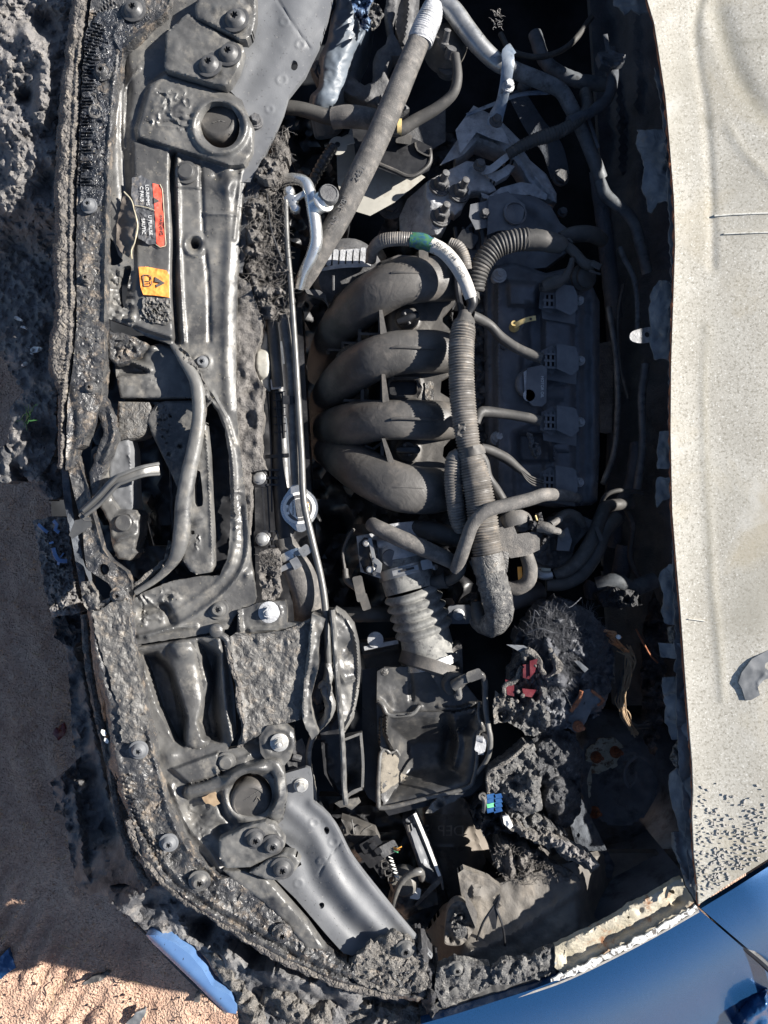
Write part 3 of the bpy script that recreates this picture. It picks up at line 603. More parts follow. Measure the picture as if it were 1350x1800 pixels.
# inner apron, dusty sloping wall below the flange
ap = thing('inner_apron', 'dusty brown grey inner fender wall sloping down beside the bay, lower right', 'inner fender', (960, 1640, -.1))
def apz(X, Y):
    d, s = dpl(X, Y, [(1215, 1560), (1110, 1606), (1000, 1662), (860, 1700), (740, 1720)]); return -.055-.0003*d-.12*sst((825-X)/90.)-.14*sst((X-1010)/70.)*sst(d/30.)
obj('apron_panel', sheet([(1215, 1556), (1110, 1600), (1000, 1660), (860, 1712), (770, 1760), (700, 1700), (780, 1600), (850, 1560), (905, 1545), (985, 1520), (1070, 1500), (1240, 1500)], apz, F=[('r', [(1020, 1560), (900, 1640), (790, 1690)], 8, .008), ('r', [(1150, 1500), (1215, 1545)], 5, .01)], noise=[(.005, 40), (.0015, 9)], step=6, th=.02), M['apron'], ap)
obj('apron_bracket', sheet([(805, 1535), (815, 1528), (860, 1545), (880, 1560), (866, 1578), (882, 1592), (845, 1622), (832, 1635), (826, 1600), (812, 1580)], -.075, F=[('p', [(828, 1556), (846, 1560), (848, 1580), (830, 1578)], .008, 3)], noise=[(.004, 20)], step=4, th=.02), M['apron'], ap)
obj('torn_blade', prism([(816, 1563), (838, 1604), (836, 1630), (820, 1590)], -.03, -.06, .5), M['apron'], ap)
hm = thing('lamp_mount', 'burnt lamp mounting lug with a crusty bolt on the dusty inner fender', 'bracket', (808, 1632, -.07))
obj('mount_lug', sheet([(785, 1612), (790, 1595), (804, 1584), (820, 1590), (834, 1614), (836, 1628), (822, 1650), (808, 1662), (784, 1660), (782, 1648)], -.055, F=[('o', 808, 1632, 13, 6, .006), ('g', 826, 1627, 5, -.012), ('g', 792, 1650, 4, -.012), ('g', 793, 1600, 12, -.01)], noise=[(.004, 9)], step=2.8, th=.02, rnd=True), M['apron'], hm)
obj('crusty_bolt', [lathe((808, 1636, -.048), [(13, 0), (12, .004), (7, .005), (7, .009), (0, .01)], (-.2, .1, 1)), sheet(circ(806, 1622, 15, 16), -.045, noise=[(.014, 6)], step=2.4, jag=3)], M['charash'], hm)
obj('bent_spring_clip', [tube([(870, 1590, -.03), (850, 1620, -.03), (838, 1652, -.045)], 2.2, 6), tube([(872, 1595, -.03), (884, 1630, -.03), (888, 1662, -.05)], 2.2, 6), tube([(868, 1588, -.03), (878, 1574, -.02), (872, 1595, -.03)], 3, 6), sheet([(858, 1608), (870, 1592), (876, 1600), (872, 1632), (866, 1634)], -.03, step=4, th=.003)], M['black'], label='thin black bent clip sticking up over the dusty inner fender', cat='clip')

obj('gap_backing', tube([(1226, 1602, -.022), (1290, 1650, -.04), (1350, 1700, -.06), (1430, 1790, -.10), (1510, 1900, -.16)], 7, 8), M['black'], fen)  # dark backing strip added so the open gap reads black
# ================================================================== MELTED FRONT BUMPER (left)
mb = thing('melted_foam', 'grey lumpy melted foam block along the upper left edge', 'melted foam', (50, 300, -.25))
obj('foam_block', sheet([(-60, -80), (150, -80), (135, 60), (118, 200), (112, 400), (105, 560), (95, 640), (100, 760), (95, 800), (60, 860), (40, 830), (15, 790), (20, 720), (40, 690), (10, 640), (-60, 560)], lambda X, Y: -.055-.14*sst((Y-330)/160.)-.02*sst((60-X)/90.),
    F=[('u', [(-20, 60), (30, 90), (60, 60)], 34, .02), ('r', [(50, 60), (70, 110), (62, 170)], 18, .022), ('r', [(90, 90), (80, 150), (75, 210)], 14, .02), ('g', 12, 130, 28, .025), ('g', 15, 215, 32, .022), ('g', 40, 270, 30, .018), ('g', 95, 20, 26, .018), ('g', 75, 40, 22, -.06), ('g', 45, 170, 14, -.06), ('g', 30, 430, 22, -.03), ('g', 85, 760, 26, -.05), ('g', 72, 330, 20, -.03)],
    noise=[(.012, 45), (.006, 15), (.0045, 6)], step=3.4, th=.05, jag=4), M['meltlit'], mb)
obj('foam_tail', sheet([(20, 780), (60, 770), (98, 800), (120, 830), (120, 870), (85, 880), (60, 860), (55, 830), (30, 845), (5, 850), (-60, 845), (-60, 800)], -.22, F=[('u', [(65, 850), (95, 870)], 18, .03), ('g', 35, 830, 18, -.05)], noise=[(.014, 24), (.003, 7)], step=4, th=.05, jag=3), M['melt'], mb)
obj('ash_crust', [sheet(circ(x, y, r, 10, r*.4, a), -.19, noise=[(.01, 5)], step=2.5, jag=2) for x, y, r, a in ((32, 559, 7, 30), (58, 615, 14, -12), (42, 640, 7, -40), (40, 576, 5, 10))], M['white'], mb)
obj('weed', [hairs([(40, 726), (54, 724), (52, 740), (44, 742)], -.16, 14, 16, .02, 1.3, 3)], M['leafgreen'], label='tiny green weed showing through a hole in the melted foam', cat='weed')
dz = thing('bumper_reinforcement', 'charred bumper bar with curled flakes of blue paint at left', 'bumper bar', (100, 990, -.2))
obj('bar', sheet([(58, 915), (85, 908), (118, 912), (128, 1000), (136, 1050), (142, 1076), (120, 1082), (90, 1085), (82, 1050), (72, 1000), (64, 950)], -.17, F=[('c', [(60, 915), (118, 912), (140, 1076), (90, 1085)], .006, 5)], noise=[(.006, 14), (.003, 5)], step=3, th=.08, jag=2), M['meltlit'], dz)
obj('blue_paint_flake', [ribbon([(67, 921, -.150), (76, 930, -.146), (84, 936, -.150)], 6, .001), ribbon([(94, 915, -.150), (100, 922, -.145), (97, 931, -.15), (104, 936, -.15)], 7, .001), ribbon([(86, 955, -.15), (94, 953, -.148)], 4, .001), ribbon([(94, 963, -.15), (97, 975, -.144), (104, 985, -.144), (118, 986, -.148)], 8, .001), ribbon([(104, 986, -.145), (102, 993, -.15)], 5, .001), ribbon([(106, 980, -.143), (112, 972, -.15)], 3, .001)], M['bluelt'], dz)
obj('bar_soot', sheet([(90, 1085), (142, 1076), (150, 1110), (128, 1140), (95, 1120)], -.20, noise=[(.012, 14)], step=4, th=.05, jag=4), M['char'], dz)
bm = thing('bumper_cover', 'melted black front bumper skin with one strip of blue paint left, lower left', 'bumper', (250, 1560, -.3))
obj('melted_skin', sheet([(112, 1125), (150, 1100), (170, 1180), (190, 1280), (200, 1350), (225, 1440), (250, 1500), (330, 1560), (440, 1620), (560, 1700), (700, 1740), (740, 1790), (720, 1840), (500, 1840), (440, 1790), (412, 1740), (370, 1690), (330, 1655), (258, 1640), (230, 1612), (195, 1590), (190, 1575), (160, 1575), (135, 1560), (126, 1510), (115, 1450), (112, 1400), (118, 1380), (133, 1340), (125, 1260), (122, 1200)],
    lambda X, Y: -.24-.07*sst((1500-Y)/300.)+.17*sst((X+Y-1650)/150.)+.0*X, F=[('r', [(150, 1200), (170, 1300), (190, 1400), (230, 1500)], 10, .03), ('r', [(130, 1380), (140, 1460), (150, 1540)], 8, .02), ('r', [(150, 1140), (165, 1230), (180, 1310)], 9, -.04), ('r', [(230, 1580), (300, 1560), (380, 1590)], 12, .03), ('r', [(400, 1680), (500, 1720), (600, 1740)], 16, .03), ('g', 455, 1660, 30, -.06), ('g', 360, 1625, 26, -.05)],
    noise=[(.016, 44), (.007, 14), (.0025, 5)], holes=[[(193, 1558), (205, 1554), (227, 1556), (222, 1566), (206, 1571), (197, 1566)]], step=4.5, th=.05, jag=3), M['melt'], bm)
obj('melted_lobe', [sheet([(85, 1378), (110, 1360), (130, 1340), (140, 1368), (144, 1390), (130, 1430), (118, 1440), (95, 1428), (100, 1405)], -.26, noise=[(.02, 16)], step=4, th=.03, jag=3)], M['melt'], bm)
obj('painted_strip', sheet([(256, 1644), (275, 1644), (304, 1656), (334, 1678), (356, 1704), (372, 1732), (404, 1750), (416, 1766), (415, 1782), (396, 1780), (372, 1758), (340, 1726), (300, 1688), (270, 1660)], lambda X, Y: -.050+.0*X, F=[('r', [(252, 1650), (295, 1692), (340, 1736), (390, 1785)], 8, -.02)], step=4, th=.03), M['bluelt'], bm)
obj('strip_edge', tube([(232, 1618, -.10), (262, 1648, -.075), (300, 1690, -.075), (345, 1734, -.075), (398, 1781, -.075)], 2.4, 6), M['rimedge'], bm)
obj('lower_lump', sheet([(360, 1672), (385, 1680), (410, 1712), (440, 1712), (470, 1738), (520, 1740), (560, 1760), (640, 1765), (700, 1775), (745, 1760), (760, 1800), (745, 1850), (440, 1850), (420, 1800), (412, 1765), (395, 1735), (375, 1700)], lambda X, Y: -.075+.0*X, F=[('u', [(380, 1690), (420, 1740), (450, 1790)], 20, .03), ('u', [(480, 1760), (560, 1790)], 24, .03), ('d', 700, 1790, 40, .03)], noise=[(.014, 34), (.005, 11), (.002, 5)], step=4, th=.05, jag=3), M['ash'], bm)
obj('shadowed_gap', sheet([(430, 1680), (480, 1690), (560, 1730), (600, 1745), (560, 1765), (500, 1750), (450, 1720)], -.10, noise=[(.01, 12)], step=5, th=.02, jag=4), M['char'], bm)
obj('burnt_core', sheet([(715, 1660), (742, 1655), (765, 1690), (772, 1740), (775, 1790), (755, 1830), (745, 1780), (735, 1735), (722, 1700)], -.02, F=[('r', [(740, 1670), (755, 1720), (760, 1790)], 8, .02)], noise=[(.014, 14), (.004, 6)], step=3.5, th=.06, jag=4), M['char'], bm)
# ================================================================== FRONT PANEL RIM (upper and lower)
gr = thing('grille_panel', 'scorched ribbed front panel strip curving along the left of the engine bay, upper length', 'grille panel', (150, 400, -.02))
R1 = [(128, -70), (124, 20), (114, 90), (104, 180), (99, 260), (95, 340), (97, 400), (92, 450), (97, 540), (85, 610), (84, 640), (100, 690), (104, 730), (101, 780), (102, 826), (116, 827), (124, 822), (132, 790), (146, 782), (150, 768), (165, 742), (178, 700), (183, 630), (183, 560), (184, 450), (187, 370), (190, 300), (195, 240), (204, 150), (214, 88), (250, 56), (292, 20), (320, -70)]
R1i = [(165, -70), (150, 60), (142, 120), (138, 200), (133, 300), (131, 430), (132, 560), (126, 640), (116, 700), (112, 820)]
zr = lambda X, Y: -.004+.0*X
obj('top_face', sheet([(168, -70)]+[(x+3, y) for x, y in R1i[1:]]+R1[15:], lambda X, Y: 0*X-.003,
    F=[('w', [(160, 20), (146, 110), (141, 200), (137, 330)], 9, 5.4, .0024), ('w', [(200, 0), (175, 30), (162, 60)], 14, 6, .002), ('r', [(206, 90), (196, 180), (190, 270), (186, 400), (184, 560)], 5, .007), ('r', [(214, 88), (250, 56), (292, 20), (310, -20)], 5, .006),
       ('c', [(150, 150), (195, 150), (185, 330), (140, 330)], .0030, 9), ('c', [(135, 380), (185, 380), (182, 740), (120, 740)], .0016, 5), ('n', [(170, 40), (210, 20), (200, 150), (160, 160)], .0025, 14), ('o', 180, 127, 12, 4, .004), ('g', 180, 125, 4, -.004), ('r', [(120, 680), (130, 740), (122, 800)], 6, -.006)],
    noise=[(.003, 34), (.0010, 8)], step=3.6, th=.03, jag=1), M['rim'], gr)
obj('outer_edge', sheet(R1[:16]+[(x, y) for x, y in R1i[::-1]], lambda X, Y: 0*X-.001, F=[('r', R1i[1:], 3, .004), ('r', [(x-7, y) for x, y in R1i[1:]], 3, .003), ('r', [(x-13, y) for x, y in R1i[1:]], 3.5, -.003), ('w', [(110, 620), (104, 700), (106, 780)], 8, 5, .0025), ('n', [(95, 150), (128, 150), (120, 600), (90, 600)], .0034, 9)], noise=[(.004, 26), (.0016, 6)], edge=(9, .012), step=3.6, th=.03, jag=2.5), M['rimedge'], gr)
obj('glossy_band', sheet([(150, 60), (172, 22), (210, 12), (245, 20), (262, 30), (214, 84), (203, 150), (194, 240), (188, 300), (184, 360), (140, 372), (142, 300), (143, 200), (146, 120)], lambda X, Y: 0*X-.0005, F=[('w', [(172, 40), (154, 110), (149, 200), (146, 330)], 15, 6.2, .0034), ('c', [(155, 60), (200, 60), (185, 350), (145, 350)], .003, 11), ('r', [(225, 25), (200, 60), (212, 88)], 3, .004), ('o', 180, 125, 12, 4, .004)], noise=[(.0016, 14)], step=3.2, th=.006, jag=1.5), M['shiny'], gr)
for (x, y, r) in ((235, 18, 17), (157, 362, 11), ): obj('push_rivet', star((x, y, .002), r, axis=(-.05, .1, 1)), M['tie'] if r < 15 else M['grommet'], gr)
obj('push_rivet', star((180, 127, .001), 12), M['rim'], gr)
obj('melted_rivet', lathe((168, 196, .0), [(13, -.003), (13, .002), (10, .003), (8, .0015), (0, .001)]), M['crackle'], gr)
obj('melted_rivet', star((153, 490, -.002), 9), M['rimedge'], gr)
obj('push_rivet', star((160, 682, -.002), 9), M['rim'], gr)
# lower length
gl = thing('grille_panel', 'scorched ribbed front panel strip, lower length curving from the gap down to the burnt corner', 'grille panel', (260, 1350, -.02))
ol = [(148, 1035), (150, 1060), (160, 1110), (163, 1170), (185, 1240), (196, 1320), (206, 1370), (208, 1392), (225, 1430), (246, 1500), (290, 1560), (350, 1600), (420, 1648), (500, 1690), (600, 1730), (690, 1752), (735, 1762), (752, 1748), (755, 1715), (735, 1690), (690, 1672), (640, 1690), (600, 1690), (560, 1660), (500, 1600), (470, 1570), (430, 1540), (388, 1540), (345, 1505), (320, 1470), (300, 1420), (286, 1370), (268, 1300), (252, 1230), (240, 1160), (235, 1090), (230, 1050), (224, 1035), (205, 1045), (190, 1060), (175, 1058)]
mid = [(172, 1060), (185, 1130), (200, 1200), (214, 1300), (222, 1370), (240, 1420), (272, 1480), (310, 1540), (380, 1590), (470, 1640), (560, 1690), (660, 1725), (740, 1740)]
obj('top_face', sheet(ol, lambda X, Y: 0*X-.004+.004*vn(X/50, Y/50), F=[('r', [(232, 1060), (244, 1180), (262, 1290), (282, 1370), (298, 1430), (320, 1480), (350, 1512), (390, 1548)], 5, .006), ('r', mid[4:], 4, .005), ('r', [(x-8, y+8) for x, y in mid[5:]], 3.5, -.005), ('r', [(x-14, y+12) for x, y in mid[5:]], 4, .003),
    ('w', [(218, 1360), (236, 1420), (262, 1480), (290, 1520)], 13, 5, .0026), ('c', [(170, 1070), (235, 1070), (262, 1290), (205, 1290)], .002, 7), ('c', [(240, 1350), (290, 1380), (300, 1440), (270, 1450)], .003, 8), ('n', [(300, 1530), (480, 1580), (640, 1700), (740, 1740), (560, 1720), (350, 1590)], .004, 10), ('c', [(600, 1680), (740, 1700), (750, 1745), (640, 1740)], .005, 8), ('r', [(160, 1080), (172, 1150), (192, 1230)], 6, .006)],
    noise=[(.004, 30), (.0016, 8), (.0008, 4)], edge=(6, .008), step=3.6, th=.03, jag=1.5), M['rim'], gl)
obj('ash_crust', [sheet([(163, 1075), (195, 1062), (222, 1050), (230, 1100), (242, 1180), (255, 1245), (262, 1296), (248, 1310), (215, 1305), (205, 1240), (190, 1180), (170, 1130)], .0015, F=[('c', [(160, 1060), (235, 1050), (265, 1300), (200, 1310)], .0012, 8)], noise=[(.003, 18), (.0008, 6)], step=3.2, th=.008, jag=4)], M['crackle'], gl)
obj('ash_crust', [sheet([(620, 1690), (650, 1660), (690, 1640), (720, 1650), (735, 1680), (752, 1700), (750, 1740), (700, 1748), (640, 1735), (610, 1715)], .0, F=[('c', [(600, 1640), (760, 1640), (760, 1750), (600, 1740)], .0014, 7)], noise=[(.005, 18), (.0015, 6)], step=3.2, th=.012, jag=4)], M['ash'], gl)
for (x, y, r, m_) in ((244, 1318, 13, 'tie'), (297, 1481, 13, 'tie'), (351, 1548, 15, 'cover'), (238, 1412, 5, 'rim'), (496, 1640, 14, 'rim'), (712, 1668, 13, 'cover'), (208, 1046, 11, 'rim')): obj('push_rivet', star((x, y, .002), r, axis=(.08, -.1, 1)), M[m_], gl)
obj('outer_lip', [tube([(148, 1080, -.05), (158, 1180, -.05), (180, 1290, -.05), (196, 1360, -.05), (206, 1430, -.04), (228, 1500, -.04), (262, 1560, -.04)], 7, 8, nz=.25), tube([(225, 1440, -.012), (252, 1500, -.012), (300, 1560, -.012), (380, 1612, -.012), (480, 1676, -.012), (600, 1728, -.012), (700, 1752, -.012)], 8, 9, nz=.28)], M['rimedge'], gl)
obj('torn_lip', [sheet([(145, 1095), (160, 1110), (166, 1180), (190, 1260), (200, 1330), (204, 1372), (192, 1350), (176, 1290), (160, 1230), (148, 1160)], lambda X, Y: -.03-.0015*(200-X), noise=[(.006, 16)], step=4, th=.01, jag=2)], M['rim'], gl)
obj('lens_fragment', [prism(circ(x, y, r, 6, r*.6, 60), -.02, -.03, .4) for x, y, r in ((182, 1288, 6), (187, 1302, 5), (207, 1303, 5), (181, 1169, 5))], M['white'], gl)
# narrow middle bridge between the two lengths
br = thing('bridge_strip', 'narrow dark bridge strip with a round hole joining the two front panel lengths', 'front panel', (180, 960, -.02))
obj('strip', sheet([(118, 815), (135, 800), (148, 840), (158, 865), (162, 900), (172, 935), (180, 965), (195, 985), (222, 1005), (232, 1025), (235, 1062), (225, 1075), (206, 1072), (190, 1058), (200, 1040), (190, 1025), (170, 1012), (152, 1000), (148, 970), (146, 940), (138, 900), (128, 860)], -.015,
    F=[('r', [(142, 815), (157, 865), (164, 905), (178, 955), (200, 985), (228, 1012), (234, 1050)], 3, .004), ('o', 208, 1046, 13, 5, .005)], holes=[circ(182, 1001, 10, 18)], noise=[(.003, 16), (.001, 5)], step=3, th=.02, rnd=False), M['rim'], br)
obj('side_wall', sheet([(108, 826), (120, 830), (128, 900), (140, 950), (148, 1000), (150, 1030), (140, 1030), (128, 960), (112, 880)], -.08, noise=[(.006, 20)], step=5, th=.05), M['bay'], br)
obj('torn_edge', sheet([(142, 1022), (156, 1022), (172, 1044), (178, 1058), (194, 1050), (192, 1062), (160, 1080), (146, 1062)], -.006, noise=[(.01, 12)], step=3, th=.012, jag=2), M['crackle'], br)
# latch lever / prop
lv = thing('latch_lever', 'bare grey ribbed metal lever lying across the latch opening', 'lever', (200, 870, .0))
obj('lever_arm', [ribbon([(145, 902, .010, 15), (170, 880, .012, 18), (202, 846, .016, 19), (215, 840, .018, 19), (250, 828, .010, 20), (280, 824, -.01, 22)], 18, .004), tube([(146, 898, .013), (172, 874, .015), (202, 842, .02), (215, 834, .021), (250, 821, .013), (279, 815, -.008)], 3.2, 7), tube([(150, 907, .012), (178, 884, .014), (206, 854, .018), (218, 848, .019), (252, 836, .012), (280, 833, -.008)], 3.2, 7)], M['rodgrey'], lv)
obj('lever_foot', [prism([(133, 916), (155, 912), (160, 922), (150, 930), (128, 945), (123, 940)], lambda x, y: .006-.0006*(y-912), -.02, 1), ribbon([(140, 904, .008), (150, 912, .004), (160, 912, .004)], 8, .004)], M['rodgrey'], lv)
# ================================================================== RADIATOR SIGHT SHIELD
cv = thing('radiator_cover', 'large warped dusty plastic radiator cover with orange and red labels, left of the engine', 'radiator cover', (320, 600, -.03))
cA = [(214, 88), (250, 56), (292, 20), (320, -70), (400, -70), (400, 160), (425, 175), (446, 225), (444, 260), (436, 285), (441, 300), (428, 330), (421, 400), (418, 450), (416, 520), (414, 600), (414, 650), (415, 700), (418, 760), (426, 830), (434, 900), (438, 960), (444, 1010), (450, 1050), (445, 1065), (425, 1068), (412, 1085), (400, 1105), (330, 1120), (240, 1133), (236, 1100), (231, 1056), (250, 1042), (300, 1022), (345, 1014), (385, 1012), (398, 985), (404, 950), (405, 880), (402, 800), (395, 755), (380, 720), (368, 705), (352, 690), (340, 660), (318, 625), (300, 605), (255, 590), (225, 572), (190, 560), (186, 450), (190, 300), (196, 240), (205, 150)]
step_ = [(240, 227), (262, 150), (290, 128), (398, 163), (428, 180), (448, 225), (446, 268), (430, 292), (404, 294), (375, 284), (305, 262), (242, 243)]
obj('cover_panel', sheet(cA, lambda X, Y: -.018-.006*sst((X-390)/50.), F=[
    ('p', step_, .016, 5), ('o', 386, 222, 46, 7, .008), ('r', [(214, 100), (222, 160), (216, 230), (220, 330), (235, 420)], 9, -.012), ('r', [(245, 120), (222, 150), (217, 210), (218, 260)], 3, .005),
    ('p', [(234, 248), (302, 262), (306, 300), (308, 420), (312, 600), (225, 570), (240, 480), (236, 340)], .006, 4), ('r', [(304, 270), (303, 330), (307, 420), (306, 500), (311, 600)], 4.5, -.022), ('r', [(312, 280), (314, 400), (318, 500), (324, 600)], 4, .006),
    ('p', [(307, 288), (352, 290), (350, 332), (306, 330)], .004, 3), ('r', [(352, 290), (355, 350), (358, 420), (366, 500), (368, 600)], 4, -.004), ('r', [(400, 300), (404, 400), (400, 500), (398, 620), (404, 720)], 9, .005), ('r', [(358, 375), (415, 378)], 3, .003), ('r', [(425, 300), (418, 360), (412, 420)], 4, .004),
    ('o', 342, 430, 17, 5, .005), ('g', 342, 430, 9, -.02), ('o', 355, 636, 14, 4, .004), ('g', 395, 330, 14, .007), ('g', 380, 310, 7, -.005), ('g', 410, 318, 10, .006), ('c', [(240, 538), (306, 540), (308, 572), (240, 570)], .003, 5),
    ('r', [(366, 700), (385, 720), (400, 760), (410, 820), (412, 900)], 4, .006), ('r', [(372, 690), (396, 730), (412, 780)], 3, .005), ('r', [(428, 700), (424, 760)], 4, .006), ('r', [(432, 890), (436, 960), (420, 1010), (385, 1050), (330, 1090), (260, 1120)], 5, .007), ('r', [(414, 900), (414, 960), (395, 1010), (350, 1050), (300, 1080)], 6, .005), ('r', [(340, 1100), (400, 1095)], 4, -.003), ('r', [(245, 1118), (300, 1105), (345, 1100)], 4, .008),
    ('r', [(250, 1075), (290, 1070), (300, 1090)], 9, -.016), ('c', [(235, 1040), (300, 1030), (330, 1050), (290, 1100), (240, 1110)], .004, 14), ('c', [(270, 150), (340, 150), (345, 240), (250, 225)], .0026, 12), ('n', [(395, 850), (430, 850), (430, 960), (405, 990)], .003, 12), ('g', 434, 1010, 7, .008), ('o', 408, 906, 7, 3, .003), ('r', [(220, 560), (260, 580), (300, 590)], 7, .006), ('g', 210, 520, 18, -.014), ('n', [(190, 470), (235, 470), (245, 585), (190, 580)], .010, 14)],
    holes=[circ(386, 219, 34, 22, 42, -20), [(188, 418), (200, 425), (208, 448), (216, 458), (205, 466), (192, 464), (187, 450)], circ(343, 431, 7, 14), [(212, 475), (222, 468), (231, 470), (225, 500), (220, 535), (213, 540), (209, 510)]],
    noise=[(.0018, 48), (.0003, 9)], step=2.7, th=.016, jag=.8), M['cover'], cv)
def plate(name, poly, z, m, parent, F=(), th=.02, rnd=False, nz=.0014, **kw): return obj(name, sheet(poly, z, F=F, noise=[(nz, 14)], step=3.4, th=th, rnd=rnd, edge=(3, .003), **kw), M[m], parent)
plate('fixing_plate', [(330, 24), (352, 36), (380, 55), (426, 80), (429, 88), (420, 120), (405, 146), (396, 152), (380, 150), (292, 124), (289, 118), (291, 60), (296, 54), (322, 30)], .012, 'cover', cv)
plate('fixing_plate', [(342, 14), (350, -10), (400, -40), (450, -10), (450, 28), (442, 62), (434, 71), (420, 70), (380, 48), (345, 32)], .018, 'cover', cv, F=[('r', [(400, -30), (444, 20), (436, 60)], 4, -.002)])
for (x, y, z, r) in ((368, 114, .013, 18), (402, 95, .013, 18), (414, 34, .019, 19)): obj('push_rivet', star((x, y, z), r, axis=(-.1, .12, 1)), M['grommet'], cv)
obj('push_rivet', lathe((328, 303, -.012), [(20, -.002), (20, .001), (15, .002), (14, .006), (12, .008), (0, .0085)]), M['cover'], cv)
obj('push_rivet', star((356, 637, -.018), 11), M['tie'], cv)
obj('push_rivet', star((384, 1071, -.016), 14), M['cover'], cv)
# torn flap beside the red label
fp = obj('torn_flap', sheet([(205, 395), (214, 352), (219, 338), (236, 362), (240, 395), (236, 430), (228, 452), (214, 445), (204, 430)], lambda X, Y: .002-.0005*(235-X), F=[('r', [(222, 350), (214, 400), (220, 445)], 7, -.004)], noise=[(.003, 14)], step=3, th=.003, bottom=True, jag=1), M['flap'], cv)
obj('pale_torn_edge', tube([(218, 337, .002), (231, 352, .004), (236, 370, .004), (242, 397, .005), (237, 425, .004), (231, 440, .003), (232, 455, .0)], 1.2, 6, nz=.3), M['creamedge'], fp)
# labels
lb = obj('warning_label', sheet([(232, 312), (250, 308), (270, 322), (272, 365), (277, 430), (262, 429), (243, 420), (241, 392), (237, 365), (231, 345)], -.0085, F=[('c', [(240, 370), (275, 370), (277, 430), (242, 430)], .0016, 6)], noise=[(.0012, 9)], step=2.6, th=.002, jag=1), M['labelk'], cv)
obj('red_band', sheet([(268, 322), (281, 325), (286, 335), (288, 370), (289, 405), (288, 434), (281, 433), (275, 428), (273, 385), (270, 350)], -.0078, noise=[(.0012, 9)], F=[('c', [(272, 400), (290, 400), (290, 434), (274, 434)], .0012, 5)], step=2.6, th=.002), M['red'], lb)
obj('warning_triangle', [prism([(270.5, 347), (280.5, 353.5), (271, 357)], -.0066, -.0086, 0), ], M['ink'], lb, smooth=False)
text('WARNING', 283.5, 395, -.0064, 7.5, -88, M['ink'], lb, 'lettering')
for i, (s, x, y0) in enumerate((('LO-RIMMS', 259, 343), ('C PAUS', 249, 341), ('U PEAUSE', 264, 396), ('SAUTIC', 252, 398))): text(s, x, y0, -.0064, 8.2, -87, M['greyink'], lb, 'lettering')
obj('crease', tube([(236, 361, -.0068), (250, 363, -.0062), (262, 366, -.0062), (272, 370, -.0068)], .7, 5), M['creamedge'], lb)
obj('label_rim', tube([(281, 324, -.0075), (285, 332, -.007), (288, 370, -.007), (290, 410, -.007), (291, 432, -.0075), (282, 435, -.0075), (274, 430, -.0078)], .7, 5), M['creamedge'], lb)
lo_ = obj('orange_label', sheet([(243.5, 469), (260, 469), (275, 472), (292, 475), (297, 482), (297, 500), (297.5, 523), (285, 521), (270, 519), (252, 518), (247, 505)], -.0085, noise=[(.001, 8)], step=2.6, th=.002), M['orange'], cv)
obj('warning_triangle', [prism([(272.5, 486.5), (290.5, 497.5), (275.5, 505.5), (274, 500), (278, 499), (282, 497), (272, 495)], -.0064, -.0086, 0)], M['ink'], lo_, smooth=False)
obj('book_symbol', [tube([(266, 499), (265, 503), (253, 503.5), (251.5, 483), (262, 483.5), (266, 487), (266, 492), (262, 494), (262.5, 494)] and [(a, b, -.0066) for a, b in ((253, 503), (264, 502.5), (266.5, 499), (266, 494))], .9, 5), tube([(a, b, -.0066) for a, b in ((253, 503), (252, 493), (251.5, 483))], .9, 5), tube([(a, b, -.0066) for a, b in ((251.5, 483.5), (262, 484), (265.5, 487), (266, 492))], .9, 5), tube([(a, b, -.0066) for a, b in ((255, 494.5), (263, 494.5))], .8, 5), tube([(a, b, -.0066) for a, b in ((256, 498.5), (262, 498.5))], .8, 5)], M['ink'], lo_)
obj('scorched_label_end', sheet([(250, 522), (298, 525), (302, 560), (290, 570), (262, 566), (250, 545)], -.0085, F=[('c', [(248, 520), (302, 522), (304, 572), (250, 572)], .004, 5)], noise=[(.002, 5)], step=2.4, th=.003, jag=1.5), M['crackle'], cv)
# round buffer caps in the pockets
def cap(name, x, y, r, zt, lab, ax):
    t = thing(name, lab, 'rubber buffer', (x, y, -.06))
    obj('buffer_body', lathe((x, y, -.046), [(r*1.1, 0), (r*1.1, .022), (r*1.02, .030), (r*.86, .034), (r*.80, .034), (r*.79, .0325), (0, .0325)], ax, 40), M['dusty'], t)
    obj('raised_scribble', [tube([(x-r*.45, y+r*.3, -.0125), (x, y, -.0125), (x+r*.5, y-r*.35, -.0125)], .7, 5), tube([(x-r*.5, y-r*.3, -.0125), (x-r*.1, y-r*.4, -.0125), (x+r*.2, y-r*.3, -.0125)], .8, 5), tube([(x+r*.1, y+r*.35, -.0125), (x+r*.25, y+r*.1, -.0125), (x+r*.4, y+r*.3, -.0125)], .8, 5)], M['crackle'], t)
cap('rubber_buffer', 391, 226, 34, 0, 'round black rubber buffer in the upper pocket of the radiator cover', (-.05, .08, 1))
cap('rubber_buffer', 444, 1397, 34, 0, 'round black rubber buffer in the lower pocket of the cover, ringed by dark grooves', (.05, -.08, 1))
obj('pocket_floor', sheet(circ(386, 220, 52, 20, 56), -.055, noise=[(.002, 12)], step=6), M['black'], cv)
